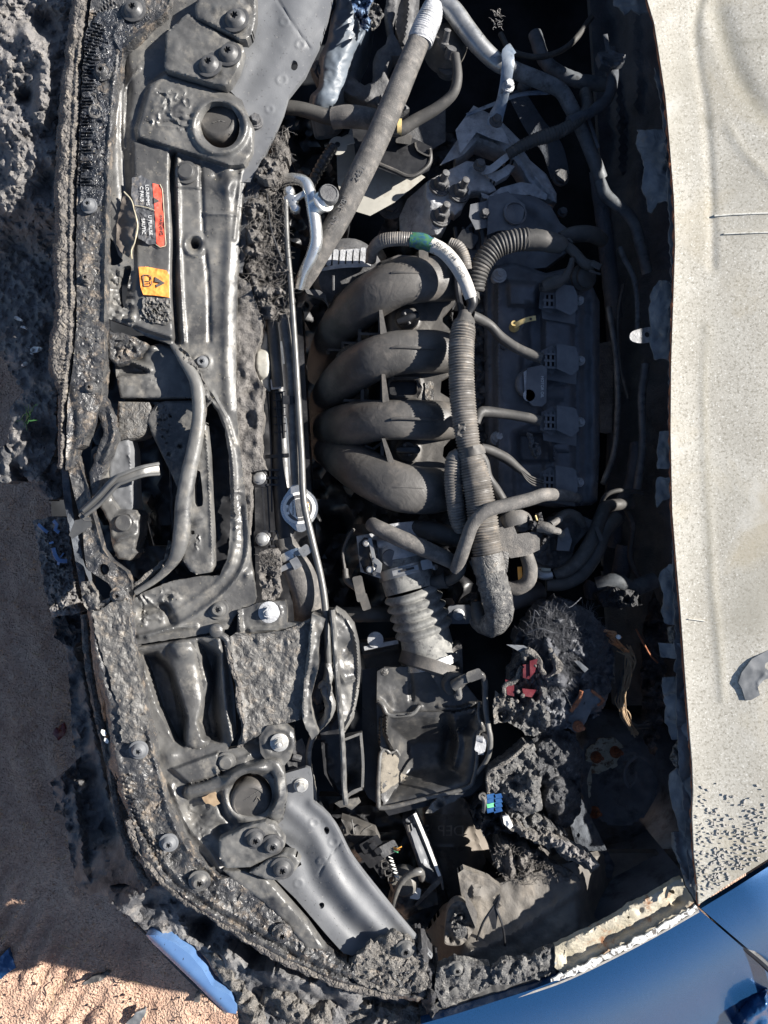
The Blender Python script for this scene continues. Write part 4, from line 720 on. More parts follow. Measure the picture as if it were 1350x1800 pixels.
# cover pieces around the latch opening
plate('inner_plate', [(202, 630), (235, 620), (262, 608), (280, 604), (300, 610), (318, 628), (340, 662), (350, 690), (350, 700), (212, 699), (204, 660)], -.035, 'cover', cv, F=[('p', [(203, 634), (215, 634), (262, 652), (256, 656), (206, 660)], -.016, 4), ('r', [(205, 632), (230, 634), (262, 650)], 4, .010), ('g', 240, 628, 12, -.014), ('g', 268, 612, 9, .01), ('c', [(240, 640), (330, 640), (330, 690), (250, 690)], .002, 12)], th=.05)
plate('inner_plate', [(208, 706), (262, 707), (268, 720), (262, 748), (252, 764), (240, 770), (205, 775), (206, 730)], -.045, 'crackle', cv, th=.05)
plate('inner_plate', [(262, 726), (276, 709), (290, 705), (348, 704), (350, 790), (335, 850), (318, 872), (300, 830), (285, 800), (268, 765), (259, 742)], -.042, 'cover', cv, F=[('c', [(262, 708), (312, 706), (310, 760), (296, 808), (270, 760)], .003, 6), ('g', 317, 785, 3, -.01), ('g', 297, 799, 3, -.01)], th=.05)
plate('inner_plate', [(195, 778), (225, 770), (231, 790), (233, 860), (236, 895), (215, 905), (196, 880), (190, 830)], -.05, 'tie', cv, F=[('r', [(226, 800), (231, 816)], 3, .004)], th=.05)
bl = plate('latch_lobe', [(165, 800), (182, 785), (196, 778), (185, 830), (192, 870), (210, 895), (240, 897), (246, 905), (243, 940), (236, 965), (242, 972), (228, 985), (206, 982), (196, 950), (192, 920), (176, 890), (165, 850)], -.035, 'cover', cv, F=[('r', [(180, 795), (178, 830), (184, 870)], 6, .012), ('r', [(205, 950), (232, 940)], 5, .008), ('o', 218, 918, 16, 3, .003)], th=.05, jag=1)
obj('round_plug', lathe((218, 919, -.033), [(15, 0), (15, .004), (13, .006), (0, .006)]), M['cover'], bl)
plate('side_tongue', [(163, 700), (176, 690), (184, 700), (200, 735), (205, 770), (196, 795), (180, 830), (172, 870), (160, 872), (158, 830), (172, 790), (182, 760), (178, 740)], -.012, 'rim', cv, F=[('r', [(192, 710), (200, 760), (182, 810)], 5, .008)], jag=1.5)
plate('curled_piece', [(205, 642), (190, 630), (187, 600), (189, 580), (230, 590), (262, 606), (245, 625), (222, 638)], -.02, 'rim', cv, F=[('c', [(190, 580), (260, 600), (240, 630), (200, 640)], .006, 14)], jag=2)
pl = plate('slot_plate', [(352, 755), (362, 742), (368, 800), (371, 870), (375, 940), (376, 995), (370, 1006), (345, 1010), (334, 1004), (320, 985), (326, 900), (336, 830)], -.008, 'cover', cv, F=[('c', [(335, 935), (358, 935), (356, 975), (335, 975)], .003, 7), ('r', [(362, 760), (368, 850), (372, 960)], 3, .003)], holes=[[(342, 832), (350, 828), (353, 836), (357, 880), (353, 890), (341, 884)], [(335, 933), (342, 933), (342, 939), (335, 939)]])
obj('slot_wall', sheet([(352, 700), (378, 712), (410, 760), (415, 900), (410, 1000), (380, 1020), (352, 1010)], -.10, noise=[(.004, 20)], step=6, th=.03), M['black'], cv)
bn = obj('melted_band', tube([(303, 606, -.012, 5), (322, 634, -.006, 8), (343, 668, -.002, 11), (349, 700, .0, 12), (349, 740, .0, 12), (341, 790, .0, 13), (330, 840, .002, 14), (322, 890, .002, 15), (320, 930, .0, 15), (313, 968, -.002, 13), (298, 995, -.006, 9), (272, 1020, -.008, 6), (238, 1042, -.008, 5)], flat=.8, nz=.05, segs=18), M['cover'], cv)
obj('cracked_seam', [sheet([(318, 612), (334, 625), (350, 652), (362, 680), (372, 700), (362, 716), (356, 742), (352, 762), (346, 770), (350, 730), (350, 690), (340, 660), (326, 640), (310, 615)], -.003, F=[], noise=[(.007, 9)], step=3, th=.01, jag=2)], M['crackle'], cv)
obj('ragged_shred', [tube([(236, 1030, -.02), (262, 1010, -.018), (290, 985, -.02), (305, 955, -.02)], 4, 7, nz=.6), sheet([(296, 950), (304, 958), (302, 985), (290, 1000), (284, 1002), (292, 975)], -.004, noise=[(.006, 6)], step=2.6, jag=2)], M['ash'], cv)
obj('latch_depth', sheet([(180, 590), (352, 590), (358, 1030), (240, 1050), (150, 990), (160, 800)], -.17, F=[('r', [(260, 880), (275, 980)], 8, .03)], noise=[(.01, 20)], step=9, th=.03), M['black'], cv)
obj('dark_bracket', [sheet([(236, 900), (250, 912), (262, 960), (300, 960), (320, 985), (280, 1012), (245, 1020), (210, 990), (240, 975)], -.09, noise=[(.004, 20)], step=5, th=.03), tube([(290, 785, -.05), (300, 830, -.06), (302, 900, -.08), (306, 950, -.05)], 3, 6, nz=.3)], M['black'], cv)
# ------------------------------------------------------------------ lower cover
cl = thing('lower_cover', 'warped dusty cover section with a handle shaped bar and round pocket, lower left of bay', 'radiator cover', (370, 1380, -.03))
cB = [(238, 1138), (330, 1124), (392, 1114), (400, 1126), (402, 1160), (412, 1220), (416, 1290), (400, 1318), (424, 1312), (442, 1300), (452, 1270), (476, 1272), (505, 1275), (512, 1300), (500, 1330), (498, 1350), (504, 1400), (498, 1440), (478, 1460), (470, 1520), (430, 1540), (392, 1540), (350, 1512), (322, 1478), (302, 1430), (286, 1370), (270, 1300), (254, 1230), (244, 1180)]
obj('cover_panel', sheet(cB, lambda X, Y: -.02-.014*sst((1330-Y)/30.)*sst((Y-1140)/30.), F=[('r', [(240, 1142), (300, 1132), (390, 1120)], 6, .010), ('p', [(252, 1152), (275, 1150), (300, 1180), (325, 1260), (322, 1308), (310, 1300), (280, 1240)], -.05, 7), ('p', [(350, 1130), (385, 1150), (378, 1200), (386, 1300), (360, 1295), (352, 1270), (372, 1200)], -.04, 9), ('u', [(318, 1150), (328, 1200), (345, 1290)], 26, .016), ('r', [(384, 1130), (392, 1180), (398, 1250), (408, 1300)], 7, .016),
    ('p', [(302, 1352), (384, 1322), (384, 1364), (332, 1378)], .012, 4), ('u', [(334, 1392), (372, 1382), (420, 1360), (462, 1346), (484, 1346), (494, 1362), (496, 1400), (484, 1430)], 13, .022), ('o', 442, 1396, 46, 8, .010), ('p', [(375, 1350), (440, 1325), (432, 1344), (380, 1362)], .006, 4), ('g', 340, 1430, 30, -.022), ('r', [(300, 1380), (330, 1450), (372, 1500), (388, 1530)], 5, .006), ('g', 390, 1460, 14, -.02), ('r', [(386, 1400), (392, 1430), (410, 1450)], 5, -.01), ('g', 300, 1330, 14, .008), ('o', 488, 1306, 24, 5, .005), ('r', [(450, 1300), (470, 1278), (505, 1280)], 4, .005), ('c', [(300, 1390), (380, 1400), (380, 1500), (330, 1470)], .002, 14)],
    holes=[circ(442, 1397, 36, 24, 38), [(388, 1352), (392, 1352), (392, 1364), (387, 1364)]], noise=[(.0018, 44), (.0003, 8)], step=2.7, th=.016), M['cover'], cl)
obj('pocket_floor', sheet(circ(443, 1397, 52, 20), -.06, noise=[(.002, 12)], step=6), M['black'], cl)
obj('tan_patch', sheet([(355, 1402), (376, 1390), (386, 1412), (376, 1418), (362, 1412)], -.0165+.004, noise=[(.0006, 6)], step=3, th=.001, jag=1.5), M['twig'], cl)  # small tan patch lying on the cover
plate('fixing_plate', [(384, 1476), (440, 1450), (468, 1444), (480, 1448), (500, 1478), (500, 1488), (490, 1500), (440, 1524), (398, 1526), (386, 1510)], .008, 'cover', cl)
plate('fixing_plate', [(438, 1534), (470, 1512), (500, 1498), (516, 1500), (528, 1514), (520, 1530), (490, 1548), (470, 1546)], .012, 'cover', cl)
plate('corner_strip', [(392, 1530), (430, 1530), (470, 1546), (500, 1580), (540, 1625), (570, 1668), (540, 1668), (500, 1620), (462, 1584), (420, 1556)], -.002, 'cover', cl)
for (x, y, z, r) in ((449, 1474, .009, 15), (479, 1485, .009, 15), (496, 1526, .013, 16)): obj('push_rivet', star((x, y, z), r, axis=(.08, -.12, 1)), M['grommet'], cl)
obj('push_rivet', lathe((398, 1339, -.012), [(17, -.002), (17, .001), (13, .002), (12, .007), (10, .009), (0, .0095)]), M['cover'], cl)
# blistered flat panel in the middle
mp = thing('blistered_panel', 'flat grey blistered plastic panel covered in bubbles, left of the air filter box', 'shield panel', (470, 1200, -.03))
obj('panel', sheet([(402, 1120), (415, 1112), (440, 1116), (500, 1108), (548, 1088), (556, 1094), (545, 1130), (538, 1180), (532, 1240), (528, 1264), (505, 1272), (460, 1290), (424, 1310), (430, 1270), (420, 1220), (408, 1170)], -.012, F=[('c', [(410, 1120), (540, 1110), (530, 1262), (430, 1300)], .0012, 10), ('g', 455, 1125, 7, .005), ('g', 495, 1120, 5, .004), ('g', 470, 1180, 8, .004), ('r', [(404, 1120), (412, 1180), (426, 1240), (428, 1300)], 4, .006), ('r', [(410, 1114), (500, 1108), (548, 1090)], 3, .005), ('r', [(428, 1308), (470, 1285), (526, 1264)], 3, .004)], noise=[(.003, 26), (.001, 6)], step=3, th=.02, jag=1), M['crackle'], mp)
obj('curled_edge', tube([(398, 1128, -.012), (406, 1165, -.008), (418, 1200, -.006), (420, 1240, -.008), (430, 1280, -.014), (422, 1312, -.02)], 5, 8, nz=.25), M['rimedge'], mp)
obj('upright_edge', sheet([(548, 1080), (572, 1088), (562, 1120), (558, 1180), (545, 1230), (550, 1262), (560, 1290), (548, 1300), (530, 1262), (534, 1200), (542, 1130)], lambda X, Y: -.002+.0*X, F=[('r', [(548, 1090), (545, 1150), (536, 1210), (534, 1262)], 4, .006)], noise=[(.004, 18)], step=3.4, th=.04, jag=1), M['cover'], mp)
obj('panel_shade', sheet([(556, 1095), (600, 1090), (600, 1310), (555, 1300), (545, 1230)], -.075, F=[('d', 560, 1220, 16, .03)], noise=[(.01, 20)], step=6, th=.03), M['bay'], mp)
sf = thing('scorched_fin', 'upright scorched plastic air guide fin with an oval panel, between radiator panel and air box', 'air guide', (610, 1190, -.04))
obj('oval_panel', sheet([(581, 1075), (590, 1068), (606, 1078), (622, 1098), (630, 1130), (634, 1180), (630, 1220), (622, 1262), (606, 1288), (598, 1270), (596, 1180), (590, 1110)], lambda X, Y: -.018-.0005*(X-590), F=[('r', [(590, 1074), (612, 1092), (626, 1130), (629, 1190), (620, 1250), (606, 1280)], 3, .008), ('g', 606, 1140, 16, -.012), ('r', [(590, 1170), (606, 1200), (620, 1194)], 4, .007), ('g', 604, 1220, 9, -.005)], noise=[(.0025, 16)], step=3, th=.03), M['cover'], sf)
obj('fin_edge', tube([(584, 1072, -.01), (588, 1120, -.004), (592, 1180, -.002), (598, 1250, -.002), (603, 1320, -.004), (605, 1380, -.006), (608, 1412, -.01)], 5, 9, nz=.12, flat=1.6), M['cover'], sf)
obj('fin_side', sheet([(560, 1255), (580, 1240), (600, 1260), (604, 1400), (590, 1392), (570, 1360), (566, 1320)], -.06, F=[('r', [(566, 1310), (569, 1360), (590, 1396)], 5, .02)], noise=[(.004, 16)], step=4, th=.03), M['black'], sf)
bx = obj('open_box', [ribbon([(606, 1300, -.012), (632, 1290, -.012)], 5, .05), ribbon([(634, 1288, -.012), (638, 1340, -.012), (637, 1384, -.012)], 5, .05), ribbon([(636, 1386, -.012), (620, 1392, -.012), (606, 1404, -.012)], 6, .05)], M['cover'], sf)
obj('box_floor', sheet([(600, 1296), (636, 1290), (638, 1388), (606, 1404)], -.055, F=[('g', 620, 1370, 13, -.03)], noise=[(.003, 10)], step=4, th=.02), M['dusty'], sf)
# ================================================================== METAL TIE BARS
t1 = thing('tie_bar', 'smooth grey painted metal tie bar with small holes, upper end of the radiator support', 'cross member', (490, 130, -.03))
obj('pressed_panel', sheet([(395, -80), (600, -80), (583, 0), (576, 32), (560, 82), (548, 106), (536, 132), (506, 170), (498, 198), (482, 236), (462, 276), (440, 320), (425, 320), (425, 180), (405, 160), (400, 60)], lambda X, Y: -.022-.0001*(X-430), F=[('r', [(450, 110), (480, 80), (520, 40), (520, -60)], 34, .006), ('r', [(430, 160), (455, 110), (478, 70), (480, 0)], 20, -.004), ('o', 500, 38, 7, 2, .0012), ('o', 528, 78, 7, 2, .0012), ('o', 495, 140, 8, 2, .0012), ('o', 474, 192, 6, 2, .0012), ('r', [(488, 0), (520, 50), (545, 85)], 2, -.0016)], holes=[circ(517, 115, 6.5, 14, 9, 0)], noise=[(.0012, 50)], step=3, th=.012), M['tie'], t1)
obj('bolt', bolt((449, 214, -.022), 9, (.2, .1, 1), 1.5, .010), M['castd'], t1)
obj('under_panel', sheet([(425, 270), (470, 265), (462, 310), (440, 400), (425, 480), (412, 480), (420, 330)], -.04, noise=[(.003, 20)], step=6, th=.02), M['tie'], t1)
t2 = thing('tie_bar', 'smooth grey painted metal tie bar catching the sun, running to the lower burnt corner', 'cross member', (620, 1540, -.03))
obj('pressed_panel', sheet([(500, 1360), (538, 1349), (545, 1352), (549, 1372), (550, 1410), (566, 1422), (580, 1436), (596, 1466), (612, 1500), (650, 1550), (690, 1600), (730, 1650), (756, 1682), (745, 1694), (722, 1690), (690, 1640), (620, 1680), (604, 1676), (580, 1650), (520, 1580), (484, 1545), (500, 1540), (530, 1520), (520, 1496), (500, 1480), (480, 1450), (500, 1430), (506, 1395)], lambda X, Y: -.022+0*X,
    F=[('r', [(506, 1420), (540, 1450), (566, 1490), (590, 1545), (625, 1590), (680, 1650)], 14, .007), ('r', [(500, 1480), (530, 1500), (552, 1550), (600, 1610), (640, 1650)], 16, -.009), ('r', [(548, 1412), (585, 1450), (620, 1520), (680, 1595), (745, 1672)], 9, .004), ('r', [(560, 1540), (575, 1510), (600, 1480)], 1.6, -.0018), ('o', 552, 1447, 7, 2, .0012), ('o', 586, 1480, 7, 2, .0012), ('o', 566, 1514, 7, 2, .0012), ('o', 525, 1553, 7, 2, .0012), ('r', [(505, 1470), (560, 1540), (620, 1590)], 30, .004)], holes=[circ(574, 1460, 5, 14, 7), circ(565, 1592, 5, 14, 6, 30)], noise=[(.001, 50)], step=3, th=.012), M['tie'], t2)
obj('bolt', bolt((529, 1380, -.022), 8.5, (.1, -.1, 1), 1.5, .010), M['zinc'], t2)
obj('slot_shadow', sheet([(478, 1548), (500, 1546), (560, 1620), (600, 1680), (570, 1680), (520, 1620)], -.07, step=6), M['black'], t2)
obj('edge_flange', tube([(552, 1412, -.03), (586, 1448, -.03), (618, 1508, -.03), (680, 1588, -.03), (757, 1680, -.03)], 5, 8, flat=2), M['tie'], t2)
# ================================================================== FELT / FOAM STRIPS
f1 = thing('felt_clump', 'shaggy clump of burnt grey felt beside the metal air pipe', 'felt', (465, 400, -.05))
fpoly = [(440, 300), (462, 280), (480, 250), (494, 222), (505, 222), (502, 245), (510, 268), (502, 290), (500, 325), (496, 350), (504, 400), (502, 440), (508, 480), (514, 520), (515, 545), (500, 552), (478, 560), (462, 556), (450, 540), (440, 500), (432, 460), (424, 430), (430, 380), (436, 330)]
obj('felt_mass', sheet(fpoly, -.055, F=[('u', [(470, 300), (460, 380), (455, 440), (470, 500)], 28, .025), ('u', [(495, 470), (500, 530), (480, 548)], 16, .02), ('g', 490, 270, 10, .015), ('g', 470, 430, 8, -.02), ('g', 492, 400, 6, -.02), ('g', 482, 340, 12, -.015)], noise=[(.022, 26), (.010, 9), (.004, 4)], step=3, th=.03, jag=4), M['felt'], f1)
obj('loose_fibres', hairs(fpoly, -.038, 700, 20, .02, .55, 5), M['felt'], f1, kind='stuff')
f2 = thing('foam_seal', 'long grey rippled foam seal strip between the cover and the radiator', 'foam seal', (440, 700, -.05))
obj('foam_strip', sheet([(414, 480), (440, 500), (460, 560), (456, 600), (445, 620), (444, 640), (452, 665), (463, 680), (460, 710), (464, 735), (459, 760), (458, 800), (466, 825), (440, 830), (440, 900), (436, 940), (430, 900), (424, 840), (416, 760), (413, 650), (413, 560)], -.030, F=[('g', 433, 690, 8, -.012), ('g', 436, 730, 8, -.012), ('g', 444, 780, 6, -.006), ('r', [(452, 690), (452, 740), (449, 800)], 6, .006), ('r', [(430, 540), (432, 620), (425, 700)], 10, .004)], noise=[(.007, 34), (.002, 8)], step=3.2, th=.03, jag=1.2), M['felt'], f2)
f3 = thing('felt_pad', 'short fuzzy grey felt pad with a hole, between hose and cover', 'felt', (474, 1010, -.05))
fp3 = [(455, 972), (468, 964), (485, 966), (494, 978), (492, 1000), (489, 1020), (493, 1040), (488, 1052), (478, 1056), (460, 1054), (460, 1035), (453, 1010), (456, 990)]
obj('pad', sheet(fp3, -.030, F=[('c', fp3, .003, 6), ('g', 470, 1012, 7, -.02)], noise=[(.004, 10), (.0016, 4)], step=2.6, th=.03, jag=2), M['felt'], f3)
obj('loose_fibres', hairs([(456, 972), (492, 972), (492, 1000), (458, 1000)], -.026, 160, 9, .008, .5, 8), M['felt'], f3, kind='stuff')
# ================================================================== RADIATOR AND FRONT PIPES
rd = thing('radiator', 'black ribbed radiator end tank with two bright mounting bolts beside the grey foam strip', 'radiator', (490, 760, -.12))
obj('top_tank', tube([(478, 560, -.085, 12), (484, 620, -.085, 13), (488, 680, -.082, 15), (492, 760, -.08, 17), (496, 840, -.078, 18), (500, 900, -.07, 18), (503, 950, -.07, 17)], flat=.9, segs=20), M['black'], rd)
obj('tank_ribs', [ribbon([(480+i*.28, 690+i*14, -.063), (502+i*.28, 688+i*14, -.063)], 2, .004) for i in range(6)]+[tube([(484, 688, -.066), (490, 770, -.064)], 2, 6), tube([(496, 688, -.064), (500, 770, -.064)], 2, 6), ribbon([(466, 803, -.066), (508, 800, -.062)], 7, .006), ribbon([(470, 690, -.07), (476, 780, -.07), (478, 900, -.07)], 3, .03)], M['black'], rd)
obj('core', sheet([(445, 540), (530, 540), (560, 1100), (450, 1110)], -.19, noise=[(.003, 20)], step=8, th=.05), M['black'], rd)
obj('white_tank_side', sheet([(463, 570), (474, 590), (476, 640), (475, 688), (463, 686), (452, 668), (446, 640), (448, 616), (456, 606)], -.062, F=[('d', 462, 640, 26, .014)], noise=[(.001, 10)], step=3, th=.04, edge=(5, .01)), M['tank'], rd)
obj('arrow_clip', [ribbon([(476, 676, -.062), (494, 674, -.060)], 18, .004)], M['cast'], rd)
obj('arrow_mark', prism([(479, 671), (490, 675), (480, 681)], -.0555, -.06, 0), M['ink'], rd)
for (x, y, m_) in ((455, 840, 'black'), (461, 948, 'black')):
    b_ = obj('mount_bracket', [sheet(rect(x, y, 30, 32, 0, 5), -.062, F=[('o', x, y, 13, 2, .003)], step=3.4, th=.02), ribbon([(x+14, y-14, -.06), (x+36, y-14, -.06)], 4, .01), ribbon([(x+14, y, -.06), (x+34, y, -.06)], 5, .01), ribbon([(x+14, y+12, -.06), (x+38, y+12, -.06)], 4, .01)], M[m_], rd)
    obj('bolt', bolt((x, y, -.060), 9, (.05, .05, 1), 1.35, .006), M['steel'], b_)
obj('side_channel', [ribbon([(461, 855, -.066), (464, 900, -.066), (466, 932, -.066)], 4, .02), ribbon([(470, 855, -.066), (474, 932, -.066)], 3, .02)], M['black'], rd)
obj('filler_neck', [sheet([(488, 935), (505, 922), (515, 925), (514, 945), (508, 962), (490, 962), (480, 950)], -.058, F=[('g', 505, 944, 4, .003)], noise=[(.001, 9)], step=3, th=.03), tube([(500, 945, -.07), (506, 975, -.072)], 19, 20)], M['dusty'], rd)
cp = []
for t in np.linspace(0, 6.2831, 64, endpoint=False):
    a = t-math.radians(83); e = 8.5*max(0, math.cos(t*1.0-math.radians(85)))**14+9*max(0, math.cos(t-math.radians(262)))**14
    cp.append((526+(29.5+e)*math.cos(t), 893+(30.5+e)*math.sin(t)))
rc = obj('radiator_cap', prism(cp, -.048, -.062, 2), M['alu'], rd, label='silver radiator cap with orange and black print')
obj('cap_ring', lathe((526, 893, -.048), [(28.5, -.001), (28, .002), (23, .003), (0, .003)], n=40), M['white'], rc)
obj('cap_label', prism(circ(526, 893, 23.5, 40), -.0442, -.046, 0), M['castd'], rc)
obj('label_ring', tube([(526+17*math.cos(t), 893+17*math.sin(t), -.0441) for t in np.linspace(0, 6.2832, 30)], .7, 5), M['white'], rc)
obj('orange_segment', prism([(536, 877)]+[(526+18.5*math.cos(t), 893+18.5*math.sin(t)) for t in np.linspace(-.9, .85, 12)]+[(538, 906), (540, 892)], -.0438, -.0445, 0), M['bolt_o'], rc)
obj('printed_panel', [prism([(511, 884), (518, 879), (520, 906), (524, 914), (514, 906), (510, 898)], -.0438, -.0445, 0), prism([(502, 887), (507, 888), (509, 904), (503, 905)], -.0438, -.0445, 0)], M['white'], rc)
text('CAUTION', 515, 893, -.0434, 5.5, -90, M['ink'], rc); text('HOT', 541, 892, -.0434, 7, -90, M['white'], rc); text('108', 505.3, 896, -.0434, 5, -90, M['ink'], rc)
pr = thing('prop_rod', 'long thin grey metal rod running down past the silver radiator cap', 'prop rod', (520, 700, -.03))
obj('rod', tube([(502, 352, -.034, 4.6), (505, 430, -.032, 4.8), (511, 500, -.030, 5), (518, 600, -.028, 5.5), (524, 700, -.027, 5.8), (530, 800, -.026, 6), (534, 880, -.026, 6.2), (549, 950, -.026, 6.2), (563, 1010, -.026, 6.2), (571, 1060, -.026, 6.4), (575, 1120, -.026, 6.2), (578, 1172, -.03, 5.6)], segs=12), M['rodgrey'], pr)
obj('molten_grip', tube([(577, 1165, -.03, 7), (578, 1190, -.028, 9), (572, 1212, -.028, 9), (581, 1240, -.028, 9), (574, 1262, -.032, 8), (556, 1285, -.04, 6), (544, 1312, -.045, 5), (543, 1345, -.05, 5), (550, 1380, -.05, 5), (552, 1412, -.05, 5)], nz=.22), M['cover'], pr)
obj('hook_tip', tube([(562, 1208, -.022), (568, 1200, -.018), (578, 1204, -.02), (580, 1222, -.025)], 5, 8, nz=.2), M['crackle'], pr)
ac = thing('air_conditioning_pipe', 'bent silver aluminium pipe with a dark screw cap and small valve', 'pipe', (550, 360, -.03))
obj('pipe', tube([(498, 316, -.060, 10), (520, 315, -.045, 10), (538, 322, -.034, 10.5), (546, 345, -.03, 11), (552, 380, -.03, 11.5), (556, 420, -.032, 11.5), (548, 450, -.04, 11), (534, 478, -.052, 9), (526, 506, -.07, 8)], segs=18), M['alu'], ac)
obj('valve_neck', [tube([(552, 366, -.03), (574, 352, -.018)], 15, 20), lathe((568, 356, -.022), [(19, 0), (19, .004), (16, .006)], (.5, .25, .8), 24)], M['alu'], ac)
obj('screw_cap', [lathe((576, 347, -.022), [(17, 0), (18, .003), (18, .013), (16, .016), (14.5, .016), (14, .0145), (0, .0145)], (.25, .12, 1), 16)], M['castd'], ac)
obj('valve', [lathe((513, 354, -.045), [(12, 0), (13, .004), (12, .012), (9, .014), (0, .014)], (-.2, -.4, 1), 20), tube([(516, 352, -.035), (538, 338, -.030)], 5.5, 10), lathe((519, 366, -.04), [(9, 0), (9, .006), (5, .010), (0, .011)], (.0, -.8, .8), 14), lathe((510, 340, -.04), [(9, 0), (9, .008), (6, .012), (0, .012)], (-.1, .3, 1), 8)], M['alu'], ac)
for nm, pts, r, m_, lab in (
    ('coolant_hose', [(476, 548, -.065, 9), (481, 590, -.06, 10), (485, 640, -.06, 10), (489, 680, -.062, 10)], 10, 'dusty', 'short dark hose emerging below the felt clump beside the white tank'),
    ('coolant_hose', [(499, 555, -.045, 8), (505, 600, -.042, 8), (512, 660, -.042, 7.5), (515, 740, -.04, 7.5), (517, 800, -.04, 7), (520, 852, -.042, 7)], 8, 'rubberd', 'thin dusty overflow hose running to the silver radiator cap'),
    ('thin_cable', [(468, 330, -.04), (476, 400, -.03), (496, 460, -.03)], 2, 'black', 'thin black cable crossing the felt clump'),):
    t = obj(nm, tube(pts, r), M[m_], label=lab, cat='cable' if 'cable' in nm else 'hose')
obj('hose_clip', [ribbon([(500, 704, -.034), (520, 702, -.034)], 12, .01), prism(rect(506, 703, 14, 12), -.03, -.05, 1)], M['black'], label='small black clip holding the thin overflow hose to the radiator', cat='clip')
obj('chrome_strip', [ribbon([(499, 735, -.07), (503, 780, -.07), (507, 860, -.07)], 9, .004), ribbon([(493, 600, -.08), (498, 640, -.08)], 5, .004)], M['tab'], rd)
uh = thing('radiator_hose', 'thick curved rubber radiator hose with a spring clamp below the radiator cap', 'hose', (530, 1020, -.1))
obj('hose', tube([(503, 962, -.075, 21), (514, 985, -.065, 24), (528, 1010, -.06, 26), (538, 1040, -.065, 26), (542, 1070, -.08, 26), (544, 1110, -.12, 26)], segs=24), M['rubberd'], uh)
def ringband(c0, c1, r, m_, parent, name='clamp', wd=None): return obj(name, tube([c0, c1], r, 30, caps=False, step=1.2), m_, parent)
cl_ = ringband((509, 975, -.068), (515, 988, -.064), 26.5, M['alu'], uh, 'spring_clamp')
obj('clamp_ear', [ribbon([(518, 975, -.034), (534, 966, -.030)], 9, .004), prism(rect(536, 968, 16, 14, -35, 2), -.024, -.034, 1), prism(rect(520, 990, 12, 16, -30), -.030, -.04, 1), prism(rect(500, 998, 22, 6, -25), -.036, -.045, 1)], M['steel'], cl_)
bk = thing('support_bracket', 'grey support bracket with a large washered bolt above the blistered panel', 'bracket', (472, 1076, -.04))
obj('bracket_plate', sheet([(418, 1072), (440, 1066), (452, 1060), (500, 1056), (504, 1070), (504, 1094), (530, 1096), (548, 1086), (548, 1094), (520, 1108), (440, 1114), (416, 1112)], -.02, F=[('r', [(419, 1075), (422, 1110)], 5, .012), ('r', [(440, 1108), (500, 1104), (545, 1090)], 4, .008), ('o', 473, 1076, 20, 4, .003)], noise=[(.0016, 12)], step=3, th=.02), M['cover'], bk)
obj('bolt', bolt((473, 1076, -.018), 10, (.05, 0, 1), 1.9, .010, .002), M['cast'], bk)
obj('lug', [lathe((381, 1108, -.01), [(12, -.01), (12, .006), (9, .009), (0, .01)]), tube([(384, 1112, -.01), (400, 1126, -.01), (404, 1150, -.014)], 7, 8, nz=.2)], M['cover'], bk)
b2 = thing('support_bracket', 'support bracket with a large bright washered bolt below the blistered panel', 'bracket', (490, 1305, -.03))
obj('bracket_plate', sheet([(455, 1296), (470, 1276), (500, 1272), (516, 1282), (518, 1310), (510, 1334), (500, 1346), (470, 1340), (458, 1324)], -.008, F=[('o', 489, 1305, 24, 4, .003)], noise=[(.001, 10)], step=3, th=.02), M['cover'], b2)
obj('bolt', bolt((491, 1305, -.006), 8.5, (.1, -.05, 1), 1.9, .010, .002), M['zinc'], b2)
obj('dark_clip', [prism([(500, 1318), (530, 1300), (538, 1320), (536, 1350), (510, 1352)], -.05, -.08, 1), tube([(515, 1330, -.045), (530, 1334, -.045)], 6, 8)], M['castd'], b2)
# ================================================================== TOP LEFT OF BAY
wb = thing('washer_bottle', 'bluish white plastic washer bottle under the top edge of the bay', 'reservoir', (590, 60, -.3))
obj('bottle', sheet([(590, -60), (592, 0), (582, 30), (575, 70), (560, 105), (560, 150), (545, 170), (548, 200), (590, 190), (612, 150), (632, 90), (650, 40), (655, -60)], lambda X, Y: -.13+.0*X, F=[('u', [(610, -50), (604, 40), (585, 120), (570, 170)], 30, .03)], noise=[(.003, 16)], step=4, th=.1, rnd=True, edge=(8, .02)), M['bluetank'], wb)
obj('crumpled_film', [sheet([(610, -40), (616, 0), (622, 25), (636, 48), (647, 55), (650, 35), (646, 15), (662, -10), (660, -40)], -.07, noise=[(.02, 10), (.01, 5)], step=2.8, th=.003, jag=2), sheet([(560, -20), (585, -20), (585, 10), (572, 34), (560, 30)], -.12, noise=[(.01, 10)], step=4, jag=1)], M['bluewrap'], wb)
wt = obj('filler_pipe', sheet([(655, 0), (668, 10), (676, 24), (664, 44), (654, 50), (648, 30)], -.09, F=[], noise=[(.01, 8)], step=3, jag=2), M['charash'], wb)
mb_ = thing('mount_arm', 'dark cast metal mount arm with two bolts above the diagonal hose', 'mount bracket', (650, 150, -.15))
obj('arm_casting', sheet([(545, 118), (555, 106), (575, 106), (600, 122), (640, 150), (655, 145), (655, 110), (662, 90), (678, 78), (682, 60), (676, 20), (690, -60), (720, -60), (690, 40), (692, 60), (712, 95), (708, 100), (690, 102), (686, 112), (680, 130), (686, 150), (700, 170), (720, 190), (700, 200), (672, 193), (630, 178), (600, 162), (572, 152), (555, 142)], -.135, F=[('o', 573, 125, 19, 3, .004), ('r', [(600, 142), (650, 165)], 14, .005)], noise=[(.002, 12)], step=3.6, th=.03, edge=(4, .005), jag=.8), M['castd'], mb_)
obj('bolt', bolt((574, 126, -.130), 10, (.25, .2, 1), 1.6, .012, .01), M['castd'], mb_)
obj('bolt', bolt((673, 178, -.130), 8, (.25, .2, 1), 1.6, .010), M['castd'], mb_)
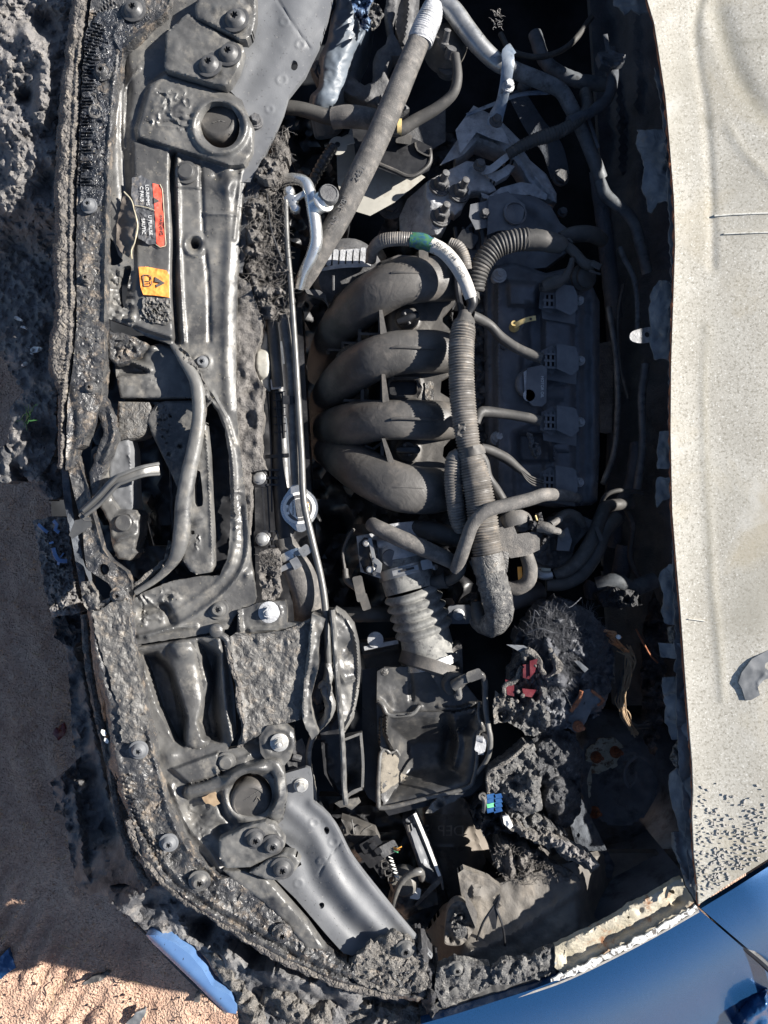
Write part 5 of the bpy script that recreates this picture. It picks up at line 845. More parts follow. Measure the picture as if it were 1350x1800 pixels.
obj('upper_web', sheet([(700, -60), (742, -60), (736, 20), (720, 80), (708, 90), (695, 50)], -.16, F=[('r', [(722, -40), (716, 40), (708, 80)], 5, .015)], step=5, th=.03), M['castd'], mb_)
ah = thing('diagonal_hose', 'thick ribbed grey rubber hose crossing diagonally down to the radiator pipe', 'hose', (650, 260, -.06))
obj('hose', tube([(740, 64, -.062, 19), (720, 110, -.055, 20), (695, 170, -.048, 21), (665, 240, -.045, 21.5), (632, 310, -.047, 21.5), (598, 380, -.055, 20.5), (570, 430, -.068, 19), (545, 475, -.085, 17), (530, 500, -.10, 15)], segs=22, corr=(1.6, .02)), M['rubberd'], ah)
obj('crimp_sleeve', tube([(762, 10, -.070, 17), (756, 30, -.066, 21), (748, 48, -.064, 22), (740, 68, -.062, 22.5), (738, 76, -.062, 21)], segs=22, corr=(4.5, .06)), M['cast'], ah)
for i, (s_, t_) in enumerate((('1.0', .0), ('5/8"', .0), ('7431', .0))): pass
text('1.0', 588, 389, -.0335, 15, 62, M['castd'], ah); text('5/8"', 604, 357, -.0295, 15, 62, M['castd'], ah); text('2431', 632, 305, -.0245, 15, 62, M['castd'], ah)
ap_ = thing('steel_pipe', 'bare silver steel pipe curving from the top edge and disappearing into shade at right', 'pipe', (880, 120, -.09))
obj('pipe', tube([(760, -30, -.08, 16), (772, 2, -.074, 16), (795, 18, -.072, 17), (820, 52, -.074, 17), (846, 84, -.078, 16), (872, 108, -.085, 15), (890, 117, -.09, 14.5)], segs=18), M['steel'], ap_)
obj('shade_toned_pipe', tube([(886, 115, -.09, 14.2), (910, 126, -.095, 14), (950, 142, -.108, 14), (984, 158, -.12, 13), (1000, 182, -.13, 13), (1020, 222, -.15, 12), (1040, 270, -.17, 12), (1056, 314, -.19, 12)], segs=18), M['shadepipe'], ap_)  # far end of the silver pipe, darkened to stand in for shade
obj('lower_pipe', tube([(1054, 318, -.18, 10), (1064, 342, -.18, 11), (1082, 358, -.18, 10), (1105, 378, -.18, 10), (1118, 400, -.185, 10), (1128, 440, -.19, 10), (1138, 480, -.20, 10)], segs=16), M['shadepipe'], ap_)
sb = thing('strap_bracket', 'heat tinted blue steel strap with a bolt over the silver pipe', 'bracket', (885, 160, -.06))
obj('strap', ribbon([(902, 84, -.066, 20), (893, 92, -.056, 22), (893, 112, -.054, 22), (888, 150, -.075, 20), (881, 182, -.10, 20), (872, 205, -.12, 26), (868, 222, -.13, 26)], 22, .003), M['tinted'], sb)
obj('bolt', bolt((893, 152, -.073), 8, (.2, .2, 1), 1.4, .008), M['cast'], sb)
obj('bolt', bolt((872, 213, -.124), 8, (.2, .2, 1), 1.5, .008), M['castd'], sb)
obj('side_stay', ribbon([(820, 202, -.15, 6), (860, 186, -.14, 7), (915, 166, -.125, 8), (966, 162, -.12, 9)], 7, .004), M['tinted'], sb)
obj('end_lug', lathe((920, 156, -.14), [(12, 0), (12, .008), (8, .012), (0, .012)], (.2, .2, 1)), M['castd'], sb)
obj('mesh_scrap', hairs([(868, 14), (880, 14), (880, 50), (868, 50)], -.06, 26, 9, .01, .8, 12), M['meltlit'], label='small pale scrap of netting caught in the upper shaded corner', cat='debris')
vh = thing('vacuum_hose', 'black rubber hose arching under the diagonal hose to a thin bent end', 'hose', (660, 205, -.1))
obj('main_hose', tube([(497, 188, -.10, 12), (530, 192, -.10, 12), (570, 204, -.10, 13), (590, 208, -.10, 13)], segs=16), M['rubber'], vh)
obj('sleeve', tube([(586, 208, -.10, 18), (612, 205, -.092, 19), (645, 208, -.09, 18), (680, 216, -.095, 16)], segs=18), M['rubberd'], vh)
obj('bent_end', tube([(672, 220, -.10, 13), (700, 228, -.10, 12), (730, 212, -.095, 11), (768, 190, -.085, 10), (796, 165, -.075, 9), (804, 135, -.07, 9), (800, 96, -.07, 8)], segs=14), M['rubber'], vh)
obj('hose_band', [tube([(698, 224, -.098), (706, 224, -.098)], 14, 20, caps=False)], M['yellow'], vh)
vm = thing('vacuum_motor', 'round dark canister with a small nozzle beside the silver pipe', 'canister', (775, 100, -.12))
obj('canister', lathe((776, 100, -.14), [(34, 0), (34, .03), (30, .05), (16, .055), (0, .055)], (.35, .1, 1), 30), M['dusty'], vm)
obj('nozzle', [lathe((780, 84, -.09), [(9, 0), (9, .01), (6, .012), (5, .03), (6, .032), (0, .034)], (.2, .6, 1), 14), lathe((792, 92, -.08), [(9, -.01), (9, .008), (0, .009)], (.3, .6, 1), 12)], M['castd'], vm)
obj('skirt', sheet([(765, 70), (790, 62), (800, 90), (795, 130), (770, 120)], -.12, step=4, th=.02, rnd=True), M['castd'], vm)
# power steering reservoir
ps = thing('fluid_reservoir', 'off white fluid reservoir with a black lid below the diagonal hose', 'reservoir', (660, 310, -.22))
obj('tank_body', prism([(598, 250), (618, 240), (622, 228), (640, 226), (640, 250), (736, 312), (690, 350), (650, 372), (610, 360), (600, 320)], -.19, -.30, 4, 0), M['tank'], ps)
obj('tank_ear', [prism(circ(594, 256, 13, 18)+[], -.135, -.15, 2), ribbon([(600, 250, -.137), (622, 244, -.137)], 16, .01)], M['tank'], ps)
obj('ear_hole', lathe((593, 254, -.1345), [(5, 0), (4, .0005), (0, .0005)], n=14), M['black'], ps)
ld = obj('black_lid', prism([(624, 222), (650, 218), (700, 240), (730, 250), (755, 262), (756, 282), (750, 296), (722, 312), (690, 300), (630, 276)], -.145, -.175, 3), M['black'], ps)
obj('lid_rim', [tube([(632, 274, -.145), (690, 298, -.145), (722, 310, -.145), (750, 294, -.145), (757, 278, -.145), (755, 262, -.145)], 3.5, 8), ribbon([(730, 250, -.138), (734, 264, -.138), (755, 274, -.138), (757, 262, -.138)], 3, .01)], M['dusty'], ps)
obj('lid_tab', prism(rect(710, 244, 24, 14, 8, 1), -.128, -.145, 1), M['dusty'], ps)
obj('lower_block', prism([(690, 232), (778, 192), (778, 246), (750, 262), (700, 246)], -.19, -.30, 3), M['castd'], ps)
obj('black_bellows_hose', tube([(545, 330, -.11, 8), (556, 306, -.105, 9), (572, 278, -.10, 9), (586, 258, -.11, 8)], segs=16, corr=(9, .25)), M['black'], label='short black bellows hose beside the off white reservoir', cat='hose')
obj('clutter_panel', [sheet([(480, 200), (620, 200), (640, 250), (610, 420), (560, 440), (500, 420), (520, 300)], -.26, noise=[(.03, 30)], step=7, th=.03)], M['black'], label='jumble of dark parts deep between the felt clump and the reservoir', cat='panel')
# ================================================================== INTAKE MANIFOLD
im = thing('intake_manifold', 'dusty black plastic intake manifold with four curved runners, centre of the bay', 'intake manifold', (700, 680, -.2))
obj('flange_plate', sheet([(640, 470), (700, 448), (790, 452), (800, 470), (800, 530), (786, 548), (778, 556), (778, 566), (790, 578), (790, 660), (776, 668), (774, 690), (790, 700), (794, 770), (780, 786), (778, 802), (792, 815), (792, 890), (760, 902), (700, 898), (655, 870), (650, 800), (648, 700), (650, 600)], lambda X, Y: -.145-.10*sst((690-X)/60.), F=[('o', 716, 560, 18, 3, .004), ('o', 716, 791, 20, 3, .004), ('r', [(682, 540), (740, 535), (752, 560)], 2, .002), ('r', [(682, 664), (736, 664), (736, 698), (682, 698), (682, 664)], 3, .005)],
    holes=[rect(709, 681, 48, 27, 0, 6, 3)], noise=[(.001, 20)], step=4, th=.02), M['runner'], im)
obj('window_shaft', [prism(rect(709, 681, 56, 34, 0, 6), -.17, -.19, 0)], M['black'], im)
obj('grit_slot', prism(rect(755, 687, 12, 30, 0, 4), -.140, -.146, 1), M['crackle'], im)
RUN = [([(796, 493, -.150, 34), (770, 491, -.128, 37), (735, 491, -.110, 39), (700, 497, -.106, 39), (665, 514, -.122, 39), (630, 540, -.155, 38), (600, 572, -.20, 34), (578, 612, -.26, 30), (566, 660, -.32, 28)], 'first'),
       ([(790, 618, -.150, 35), (765, 618, -.128, 36), (730, 618, -.112, 36), (695, 621, -.108, 37), (660, 631, -.12, 37), (625, 650, -.155, 36), (595, 676, -.20, 33), (575, 706, -.27, 30), (566, 730, -.32, 28)], ''),
       ([(790, 740, -.150, 31), (765, 739, -.128, 33), (730, 738, -.112, 33), (695, 738, -.108, 33), (660, 740, -.124, 34), (625, 745, -.16, 37), (595, 750, -.21, 34), (572, 756, -.28, 30)], ''),
       ([(790, 858, -.150, 34), (765, 862, -.128, 38), (735, 862, -.110, 40), (700, 856, -.108, 41), (665, 842, -.126, 40), (630, 822, -.16, 38), (600, 802, -.21, 34), (575, 785, -.27, 30)], '')]
for pts, _ in RUN:
    rn = obj('runner', tube([(a, b, c, d+2) for a, b, c, d in pts], segs=32, flat=.72), M['runner'], im)
    y0 = {493: 480, 618: 612, 740: 737, 858: 858}[pts[0][1]]
    obj('stiffening_rib', tube([(688, y0, pts[3][2]+.029, 2.4), (700, y0-2, pts[3][2]+.032, 3), (740, y0, pts[2][2]+.0315, 2.6), (772, y0+3, pts[1][2]+.029, 2), (788, y0+4, pts[0][2]+.022, 2)], segs=8), M['runner'], rn)
def blist(cx, cy, a, rx, ry, z, parent):
    pl_ = circ(cx, cy, rx, 26, ry, a)
    return obj('blistered_patch', sheet(pl_, z, F=[('c', pl_, .004, 5)], noise=[(.003, 5)], step=2.4, th=.008, jag=2.5, edge=(7, .007)), M['blister'], parent)
blist(612, 520, -42, 44, 17, lambda X, Y: -.123-.0009*(636-X), im)
blist(614, 624, -25, 28, 17, lambda X, Y: -.123-.0011*(636-X), im)
blist(619, 727, 8, 16, 9, lambda X, Y: -.126-.0012*(636-X), im)
def ribbox(x0, x1, ya, yb, slant):
    g = []
    n = len(x0)
    return g
RB = [[(668, 548, 588), (632, 566, 604), (603, 588, 616), (577, 612, 622)], [(672, 655, 706), (637, 665, 705), (605, 676, 706), (580, 688, 706)], [(672, 772, 815), (638, 776, 808), (606, 772, 798), (580, 768, 788)]]
for row in RB:
    g = []
    for i, (x, ya, yb) in enumerate(row):
        zt = [-.120, -.150, -.185, -.215][i]
        g.append(prism([(x-2, ya), (x+2, ya), (x+2, yb), (x-2, yb)], zt, zt-.08, .6))
        if i < 3:
            x2 = row[i+1][0]; g.append(prism([(x2, yb-3), (x, yb-2), (x, yb+1), (x2, yb)], zt-.02, zt-.09, .4)); g.append(prism([(x2, ya+8), ((x+x2)/2, ya+16), (x, ya+4), (x, ya+8), ((x+x2)/2, ya+20), (x2, ya+12)], zt-.03, zt-.07, .4))
    obj('web_ribs', g, M['dusty'], im)
for (x0, y0, x1, y1) in ((668, 546, 676, 586), (672, 653, 680, 706), (673, 772, 690, 815)):
    obj('side_fin', prism([(x0, y0), (x0+3, y0), (x1+3, y1), (x1-6, y1)], lambda x, y: -.098, -.15, .8), M['runner'], im)
for (x, y, a) in ((716, 560, 20), (716, 791, 0)):
    vb = obj('valve_base', [lathe((x, y, -.142), [(21, 0), (20, .008), (15, .012), (12, .02), (0, .02)], (0, 0, 1), 24)], M['dusty'], im)
    ca, sa = math.cos(math.radians(a)), -math.sin(math.radians(a))
    obj('valve_nipple', [tube([(x-18*ca, y-18*sa, -.115, 6), (x, y, -.112, 8), (x+16*ca, y+16*sa, -.110, 6)], segs=12), lathe((x+16*ca, y+16*sa, -.112), [(7, -.004), (7, .006), (5, .007), (4.6, .003), (0, .003)]), tube([(x-6, y-10, -.11), (x+4, y+10, -.112)], 3.5, 8)], M['black'], vb)
obj('upper_lug', [prism([(738, 434), (750, 434), (752, 455), (738, 455)], -.09, -.14, 1), prism([(760, 452), (772, 450), (786, 462), (782, 484), (768, 470)], -.098, -.14, 1)], M['dusty'], im)
# alternator
al = thing('alternator', 'finned metal alternator end behind the first manifold runner', 'alternator', (610, 470, -.2))
obj('housing', [lathe((612, 482, -.22), [(60, 0), (60, .04), (52, .055), (0, .055)], (.1, -.5, 1), 36)], M['castd'], al)
obj('cooling_fins', [prism(rect(578+i*12, 456-i*.8-abs(i-3)*1.2, 6, 26, 4, 2), -.135, -.18, 1) for i in range(7)]+[ribbon([(562, 474, -.14), (600, 468, -.134), (652, 466, -.134)], 7, .02), ribbon([(580, 447, -.14), (612, 441, -.138), (650, 440, -.138)], 6, .02)], M['cast'], al)
obj('rusty_winding', prism([(582, 446), (650, 442), (650, 468), (578, 472)], -.165, -.18, 0), M['rust'], al)
obj('lower_bracket', [sheet([(535, 508), (562, 510), (572, 518), (578, 540), (568, 524), (540, 516)], -.16, step=3, th=.02), tube([(586, 484, -.13), (586, 510, -.14)], 2.4, 7), sheet([(556, 494), (600, 496), (608, 512), (570, 520)], -.19, noise=[(.01, 8)], step=4, th=.02)], M['castd'], al)
obj('dark_engine_block', sheet([(530, 420), (880, 430), (880, 1050), (560, 1100), (535, 800), (520, 560)], -.36, F=[('r', [(560, 500), (600, 520), (640, 505)], 9, .02)], noise=[(.04, 40)], step=10, th=.05), M['black'], label='nearly black engine block surface seen in the gaps under the manifold', cat='engine block')
# ================================================================== WIRING HARNESS
wh = thing('wiring_harness', 'thick corrugated wiring harness running down the right side of the manifold to a burnt end', 'wiring harness', (820, 700, -.08))
obj('main_conduit', tube([(816, 566, -.062, 17), (814, 580, -.060, 21), (811, 610, -.058, 22), (811, 660, -.056, 22), (814, 710, -.056, 22), (820, 760, -.056, 21), (826, 795, -.058, 20), (834, 830, -.058, 24), (842, 870, -.058, 25), (848, 910, -.058, 26), (853, 950, -.060, 26), (858, 975, -.060, 26)], segs=22, corr=(5.2, .14)), M['conduit'], wh)
obj('tape_wrap', tube([(818, 548, -.064, 10), (817, 560, -.062, 15), (815, 572, -.060, 20)], segs=14, nz=.15), M['dusty'], wh)
obj('tape_wrap', [tube([(828, 786, -.055, 20), (832, 802, -.055, 22)], segs=16, nz=.12), tube([(810, 796, -.055, 8), (822, 805, -.05, 10), (836, 798, -.05, 9), (850, 806, -.055, 7)], segs=10, nz=.3), sheet([(806, 745), (820, 744), (824, 755), (812, 768), (804, 765)], -.036, noise=[(.004, 8)], step=2.6, th=.004)], M['dusty'], wh)
obj('branch_conduit', tube([(812, 800, -.066, 12), (800, 808, -.066, 16), (797, 840, -.068, 16), (800, 880, -.072, 16), (806, 915, -.08, 15), (812, 930, -.09, 13)], segs=18, corr=(5, .13)), M['conduit'], wh)
obj('clip_block', [tube([(856, 974, -.060), (862, 1004, -.060)], 29, 22), prism(rect(880, 988, 22, 34, 5, 3), -.045, -.09, 1.5), ribbon([(828, 985, -.07), (836, 1002, -.07)], 8, .04)], M['crackle'], wh)
obj('burnt_end', tube([(860, 1000, -.062, 26), (868, 1030, -.062, 27), (876, 1060, -.064, 26), (877, 1082, -.070, 24), (868, 1096, -.085, 22), (856, 1098, -.11, 20), (840, 1085, -.13, 18)], segs=22, nz=.10), M['charash'], wh)
obj('end_loop', tube([(838, 1060, -.12, 11), (842, 1084, -.11, 13), (856, 1098, -.10, 13)], segs=14), M['dusty'], wh)
wu = thing('wiring_harness', 'bleached corrugated conduit with faded print and green tape arching over the top runner', 'wiring harness', (740, 440, -.06))
obj('dark_conduit', tube([(652, 458, -.12, 9), (656, 438, -.09, 10), (672, 424, -.07, 12), (700, 420, -.062, 12), (726, 421, -.060, 12)], segs=16, corr=(4, .10)), M['conduit'], wu)
obj('green_tape', tube([(722, 421, -.060, 13), (740, 424, -.058, 13.5), (760, 432, -.056, 13)], segs=14, nz=.12), M['green'], wu)
obj('white_conduit', tube([(758, 430, -.056, 13), (780, 442, -.054, 12.5), (800, 464, -.053, 12.5), (815, 490, -.054, 12), (824, 512, -.056, 11.5), (828, 524, -.058, 11)], segs=16), M['cond_w'], wu)
text('82I 81 CH', 784, 442, -.0385, 11, -38, M['castd'], wu); text('CHQ', 810, 478, -.0385, 10, -58, M['castd'], wu)
obj('tail', tube([(828, 522, -.058, 11), (831, 534, -.058, 9), (826, 545, -.060, 7), (820, 556, -.062, 8), (817, 568, -.06, 10)], segs=12, nz=.08), M['black'], wu)
obj('second_conduit', tube([(790, 428, -.082, 10), (806, 434, -.078, 10), (816, 452, -.078, 10), (820, 475, -.08, 10)], segs=14, corr=(4, .12)), M['conduit'], wu)
obj('side_cable', [tube([(802, 480, -.10, 6), (806, 520, -.095, 6), (812, 552, -.075, 6)], segs=8), tube([(828, 530, -.07, 5), (820, 552, -.066, 5), (812, 562, -.064, 5)], segs=8)], M['black'], wu)
w2 = thing('wiring_harness', 'shaded corrugated conduit curving from the wiring to the rear of the engine', 'wiring harness', (880, 440, -.1))
obj('main_conduit', tube([(836, 512, -.10, 15), (838, 490, -.095, 17), (848, 462, -.09, 18), (870, 436, -.086, 19), (900, 424, -.084, 19), (930, 420, -.084, 19)], segs=20, corr=(7, .16)), M['rubber'], w2)
obj('wrapped_end', tube([(924, 421, -.084, 19), (955, 424, -.084, 18), (982, 430, -.088, 16), (992, 436, -.09, 12)], segs=18, nz=.06), M['rubber'], w2)
obj('branch', tube([(985, 425, -.09, 8), (1006, 440, -.09, 9), (1026, 462, -.092, 9), (1042, 468, -.095, 9)], segs=12), M['rubber'], w2)
obj('loose_lead', [tube([(830, 512, -.10, 12), (832, 530, -.09, 12)], segs=12), tube([(990, 424, -.085, 2), (1000, 420, -.082, 2), (1006, 426, -.085, 2)], segs=6)], M['rubber'], w2)
obj('rear_hose', tube([(985, 420, -.11, 12), (1010, 412, -.11, 14), (1040, 412, -.12, 14), (1060, 424, -.14, 12)], segs=14), M['rubber'], w2)
obj('grommet', lathe((1024, 488, -.12), [(24, 0), (24, .006), (18, .010), (18, .016), (12, .02), (0, .02)], (.3, -.2, 1), 26), M['rubber'], w2)
obj('clip_tag', [ribbon([(1040, 462, -.08), (1056, 470, -.08)], 12, .004), ribbon([(1036, 476, -.08), (1056, 482, -.082)], 4, .004)], M['rubber'], w2)
for nm, pts, r, lab in (
    ('coil_cable', [(830, 555, -.062, 9), (845, 562, -.07, 9), (862, 572, -.08, 8), (880, 592, -.088, 9), (905, 610, -.09, 9), (930, 622, -.09, 9), (952, 630, -.09, 9)], 9, 'sleeved cable running to the second ignition coil from the top'),
    ('coil_cable', [(838, 745, -.066, 6), (843, 726, -.072, 9), (856, 724, -.08, 10), (890, 728, -.086, 9), (925, 734, -.088, 9), (950, 740, -.09, 9)], 9, 'sleeved cable running to the third ignition coil from the top'),
    ('coil_cable', [(845, 786, -.07, 7), (862, 792, -.08, 9), (890, 806, -.086, 9), (912, 824, -.088, 7), (940, 846, -.09, 4), (955, 850, -.09, 3)], 9, 'sleeved cable with bare fraying wires running to the lowest ignition coil'),
    ('coil_cable', [(842, 795, -.055, 7), (852, 812, -.058, 8), (858, 838, -.06, 8), (874, 862, -.062, 8), (892, 892, -.064, 8), (908, 916, -.066, 9), (925, 922, -.07, 8)], 9, 'thin sleeved cable crossing under the pale breather hose to the burnt solenoid')):
    obj(nm, tube(pts, r, 14), M['rubber'], label=lab, cat='cable')
for i in range(4): obj('bare_wire', tube([(905+i*2, 816+i*2, -.084), (930, 836+i*4, -.082), (956, 846+i*4, -.084)], 1.6, 6), M['rubber'], label=('uppermost', 'second', 'third', 'lowest')[i]+' of the four fine bare wires ending at the lowest ignition coil', cat='wire', group='bare wires at the lowest ignition coil')
# ================================================================== VALVE COVER
vc = thing('valve_cover', 'dark grey valve cover in shade with bolts, long ribs and rounded corners, right of centre', 'valve cover', (960, 680, -.2))
obj('cover_casting', sheet([(850, 470), (905, 462), (960, 480), (1000, 470), (1040, 500), (1054, 530), (1054, 800), (1050, 880), (1040, 888), (980, 892), (880, 880), (856, 860)], lambda X, Y: -.165+.018*sst((X-866)/10.)-.006*sst((X-1010)/20.), F=[
    ('p', [(868, 500), (944, 500), (946, 545), (920, 580), (915, 650), (945, 672), (948, 740), (900, 760), (905, 880), (866, 880)], .012, 6), ('p', [(892, 492), (945, 498), (940, 540), (895, 536)], .016, 5), ('p', [(955, 510), (1006, 540), (1008, 880), (955, 880)], .010, 6), ('p', [(925, 530), (955, 540), (955, 620), (930, 630)], -.014, 6), ('p', [(910, 762), (960, 765), (970, 812), (912, 812)], -.02, 5),
    ('r', [(1010, 520), (1012, 700), (1012, 880)], 3, -.004), ('r', [(1040, 530), (1042, 700), (1040, 870)], 6, .006), ('r', [(958, 682), (992, 680)], 2, .004), ('r', [(958, 703), (992, 702)], 2, .004), ('r', [(876, 480), (878, 700), (878, 880)], 4, .006), ('u', [(985, 785), (995, 785)], 10, .010), ('r', [(974, 782), (974, 808)], 3, .008), ('p', [(860, 852), (940, 855), (1040, 850), (1040, 880), (860, 878)], .004, 6)],
    noise=[(.0025, 22), (.0008, 7)], step=4.2, th=.04, edge=(6, .012)), M['cover2'], vc)
obj('gasket_channel', sheet([(824, 500), (858, 490), (868, 700), (866, 890), (838, 900), (830, 700)], -.185, noise=[(.014, 14), (.005, 5)], step=4, th=.03), M['castd'], vc)
for (x, y) in ((878, 482), (876, 768), (884, 610)): obj('bolt', [sheet(circ(x, y+2, 13, 14), -.142, step=4, th=.02), bolt((x, y, -.140), 7, (.1, .1, 1), 1.5, .006)], M['cast'] if y != 610 else M['castd'], vc)
obj('oil_hole_boss', [lathe((902, 692, -.15), [(30, 0), (28, .014), (20, .018), (0, .018)], (0, 0, 1), 30), prism([(880, 665), (925, 655), (930, 715), (885, 720)], -.138, -.16, 4)], M['cover2'], vc)
oc = obj('oil_cap', [prism([(930, 650), (952, 645), (958, 650), (957, 706), (952, 711), (938, 710), (928, 700)], -.104, -.14, 2), lathe((930, 675, -.125), [(26, 0), (26, .008), (22, .012), (0, .012)], (.15, 0, 1), 30)], M['coil'], vc)
obj('cap_grip', [prism(circ(930, 695, 8, 18), -.104, -.115, 1.5), prism([(922, 655), (934, 647), (938, 648), (933, 690), (924, 690)], -.106, -.116, 1)], M['cast'], oc)
text('MOTOR OIL', 953, 680, -.1035, 7, -90, M['greyink'], oc)
obj('oily_foil_scrap', sheet([(928, 760), (936, 762), (938, 778), (946, 780), (952, 796), (944, 808), (934, 798), (930, 784)], -.12, noise=[(.012, 7)], step=2.4, jag=2), M['scab'], label='crumpled dark shiny foil scrap beside the lower valve cover bolt', cat='debris')
ds = thing('dipstick', 'yellow brown plastic dipstick handle sticking out beside the valve cover', 'dipstick', (905, 570, -.13))
obj('handle', [ribbon([(903, 574, -.108, 10), (916, 566, -.10, 9), (930, 561, -.096, 9), (942, 559, -.094, 9)], 9, .005), lathe((904, 576, -.125), [(9, 0), (9, .006), (6, .010), (5, .02), (0, .02)], (-.2, .2, 1), 16)], M['yellow'], ds)
obj('handle_hole', lathe((933, 560.5, -.0925), [(2.4, 0), (2, .0003), (0, .0003)], n=10), M['black'], ds)
COIL = [(978, 528, 0), (980, 634, 0), (980, 742, 0), (978, 848, 0)]
ordn = ['topmost', 'second', 'third', 'lowest']
def coilat(x, y, i):
    c = thing('ignition_coil', ordn[i]+' of four grey ignition coils on the valve cover, with its ribbed connector', 'ignition coil', (x, y, -.14), 'ignition coils along the valve cover')
    obj('coil_body', [prism([(x+2, y-26), (x+28, y-22), (x+34, y-8), (x+34, y+14), (x+24, y+22), (x+2, y+12)], -.103, -.15, 2), prism([(x-6, y-10), (x+2, y-22), (x+30, y-18), (x+28, y+36), (x-20, y+28), (x-22, y+10)], -.128, -.15, 3)], M['coil'], c)
    cn = obj('connector', [prism([(x-26, y-16), (x-10, y-24), (x+1, y-10), (x-2, y+12), (x-10, y+20), (x-28, y+12)], -.118, -.135, 1.5)]+[prism(rect(x-20+j*8, y-2, 2.4, 30, 0), -.108, -.12, .5) for j in range(3)]+[prism(rect(x-12, y-12+j*12, 22, 2.2, 3), -.107, -.12, .5) for j in range(3)], M['coil'], c)
    obj('connector_openings', [prism(rect(x-16+a*8, y-6+b*12, 4, 7, 0), -.1172, -.119, 0) for a in (0, 1) for b in (0, 1)], M['black'], cn)
    obj('bolt', bolt((x+40, y, -.135), 6, (.1, 0, 1), 1.4, .007), M['cast'], c); return c
for i, (x, y, a) in enumerate(COIL): coilat(x, y, i)
obj('coil_boot_wrap', [tube([(955, 504, -.09, 10), (975, 496, -.085, 12), (992, 490, -.085, 8), (1002, 470, -.086, 6), (1006, 455, -.088, 5)], segs=12, nz=.1), sheet([(948, 498), (985, 488), (990, 500), (975, 512), (950, 512)], -.092, noise=[(.003, 8)], step=3)], M['rubber'], label='taped grey wires draped over the topmost ignition coil', cat='cable')
# rear pipe pieces on the shaded side
hp = thing('heater_pipe', 'thin bent metal pipe ending in a pale eyelet tab at the firewall side', 'pipe', (1110, 520, -.17))
obj('pipe', tube([(1090, 435, -.18, 5), (1096, 452, -.178, 5), (1108, 475, -.175, 5), (1117, 500, -.17, 5), (1121, 540, -.165, 5), (1121, 590, -.155, 5)], segs=10), M['shadepipe'], hp)
obj('eyelet_tab', sheet([(1109, 585), (1118, 580), (1140, 575), (1152, 578), (1154, 596), (1130, 603), (1112, 600), (1107, 593)], -.148, holes=[circ(1138, 588, 5, 12)], step=3, th=.004, rnd=True), M['cast'], hp)
for nm, pts, r, lab in (
    ('rear_cable', [(1075, 90, -.2), (1078, 120, -.18), (1070, 170, -.15), (1040, 195, -.13), (1000, 215, -.12)], 10, 'soot covered cable hanging down the bulkhead at upper right'),
    ('rear_cable', [(1033, 205, -.14), (1042, 230, -.14), (1052, 260, -.15)], 3, 'short bright wire end next to the sooty cable at upper right'),
    ('rear_hose', [(1120, 780, -.26), (1110, 850, -.24), (1085, 900, -.22), (1080, 960, -.24)], 12, 'dark hose curving down the bulkhead beside the valve cover'),
    ('rear_hose', [(1050, 300, -.2), (1060, 380, -.22), (1070, 470, -.24), (1080, 560, -.26)], 14, 'sooty hose behind the valve cover, upper part of bulkhead'),
    ('rear_hose', [(1100, 960, -.22), (1085, 1020, -.22), (1040, 1040, -.2), (1045, 1028, -.2)], 16, 'sooty hose lying across the shade below the valve cover')):
    obj(nm, tube(pts, r, 12, nz=.05), M['bay'], label=lab, cat='hose' if 'hose' in nm else 'cable')
for nm, pts, r, m_, lab in (
    ('rear_pipe', [(1070, 540, -.2), (1082, 620, -.2), (1086, 700, -.21), (1080, 790, -.22), (1060, 850, -.2)], 5, 'shadepipe', 'thin soot covered pipe running down behind the valve cover'),
    ('rear_pipe', [(1135, 640, -.2), (1128, 700, -.2), (1130, 780, -.21), (1120, 860, -.22)], 7, 'shadepipe', 'sooty pipe hugging the bulkhead below the pale eyelet tab'),
    ('rear_cable', [(1090, 880, -.2), (1112, 920, -.19), (1108, 980, -.2), (1130, 1030, -.2)], 5, 'rubber', 'cable dangling on the bulkhead right of the heater hoses'),
    ('rear_cable', [(1052, 900, -.18), (1064, 872, -.17), (1090, 862, -.17), (1130, 868, -.18)], 4, 'rubber', 'thin cable crossing the bulkhead below the valve cover corner'),
    ('rear_cable', [(1096, 500, -.21), (1086, 560, -.2), (1090, 640, -.2), (1104, 700, -.21)], 3, 'rubber', 'thin cable hanging beside the dimpled heat shield'),
    ('rear_hose', [(1050, 1030, -.19), (1080, 1022, -.18), (1110, 1034, -.18), (1150, 1020, -.19)], 15, 'shadepipe', 'ash dusted sagging hose right of the fibrous clump'),
    ('rear_hose', [(940, 60, -.25), (960, 110, -.23), (1010, 140, -.22), (1080, 150, -.22)], 12, 'shadepipe', 'sooty hose crossing the dark upper right corner'),
    ('rear_cable', [(880, 60, -.2), (900, 90, -.18), (950, 100, -.18), (1000, 80, -.2), (1040, 30, -.22)], 5, 'rubber', 'thin soot black cable looping in the upper right corner')):
    obj(nm, tube(pts, r, 12, nz=.04), M[m_], label=lab, cat=nm.split('_')[1])
obj('upper_bracket', [sheet([(1052, 92), (1075, 88), (1100, 96), (1098, 110), (1075, 118), (1056, 112)], -.15, F=[('r', [(1060, 100), (1090, 104)], 3, .008)], noise=[(.004, 8)], step=3, th=.02, jag=1), ribbon([(1064, 60, -.17), (1070, 95, -.15)], 8, .006)], M['tab'], label='small scorched bracket high on the shaded bulkhead', cat='bracket')
obj('foil_wrap', sheet([(1050, 1045), (1075, 1032), (1120, 1040), (1128, 1062), (1090, 1070), (1060, 1066)], -.15, noise=[(.012, 12), (.004, 5)], step=3.4, th=.03, jag=2), M['charash2'] if 'charash2' in M else M['char'], label='scorched foil wrap in the shade beside the fibrous clump', cat='insulation')
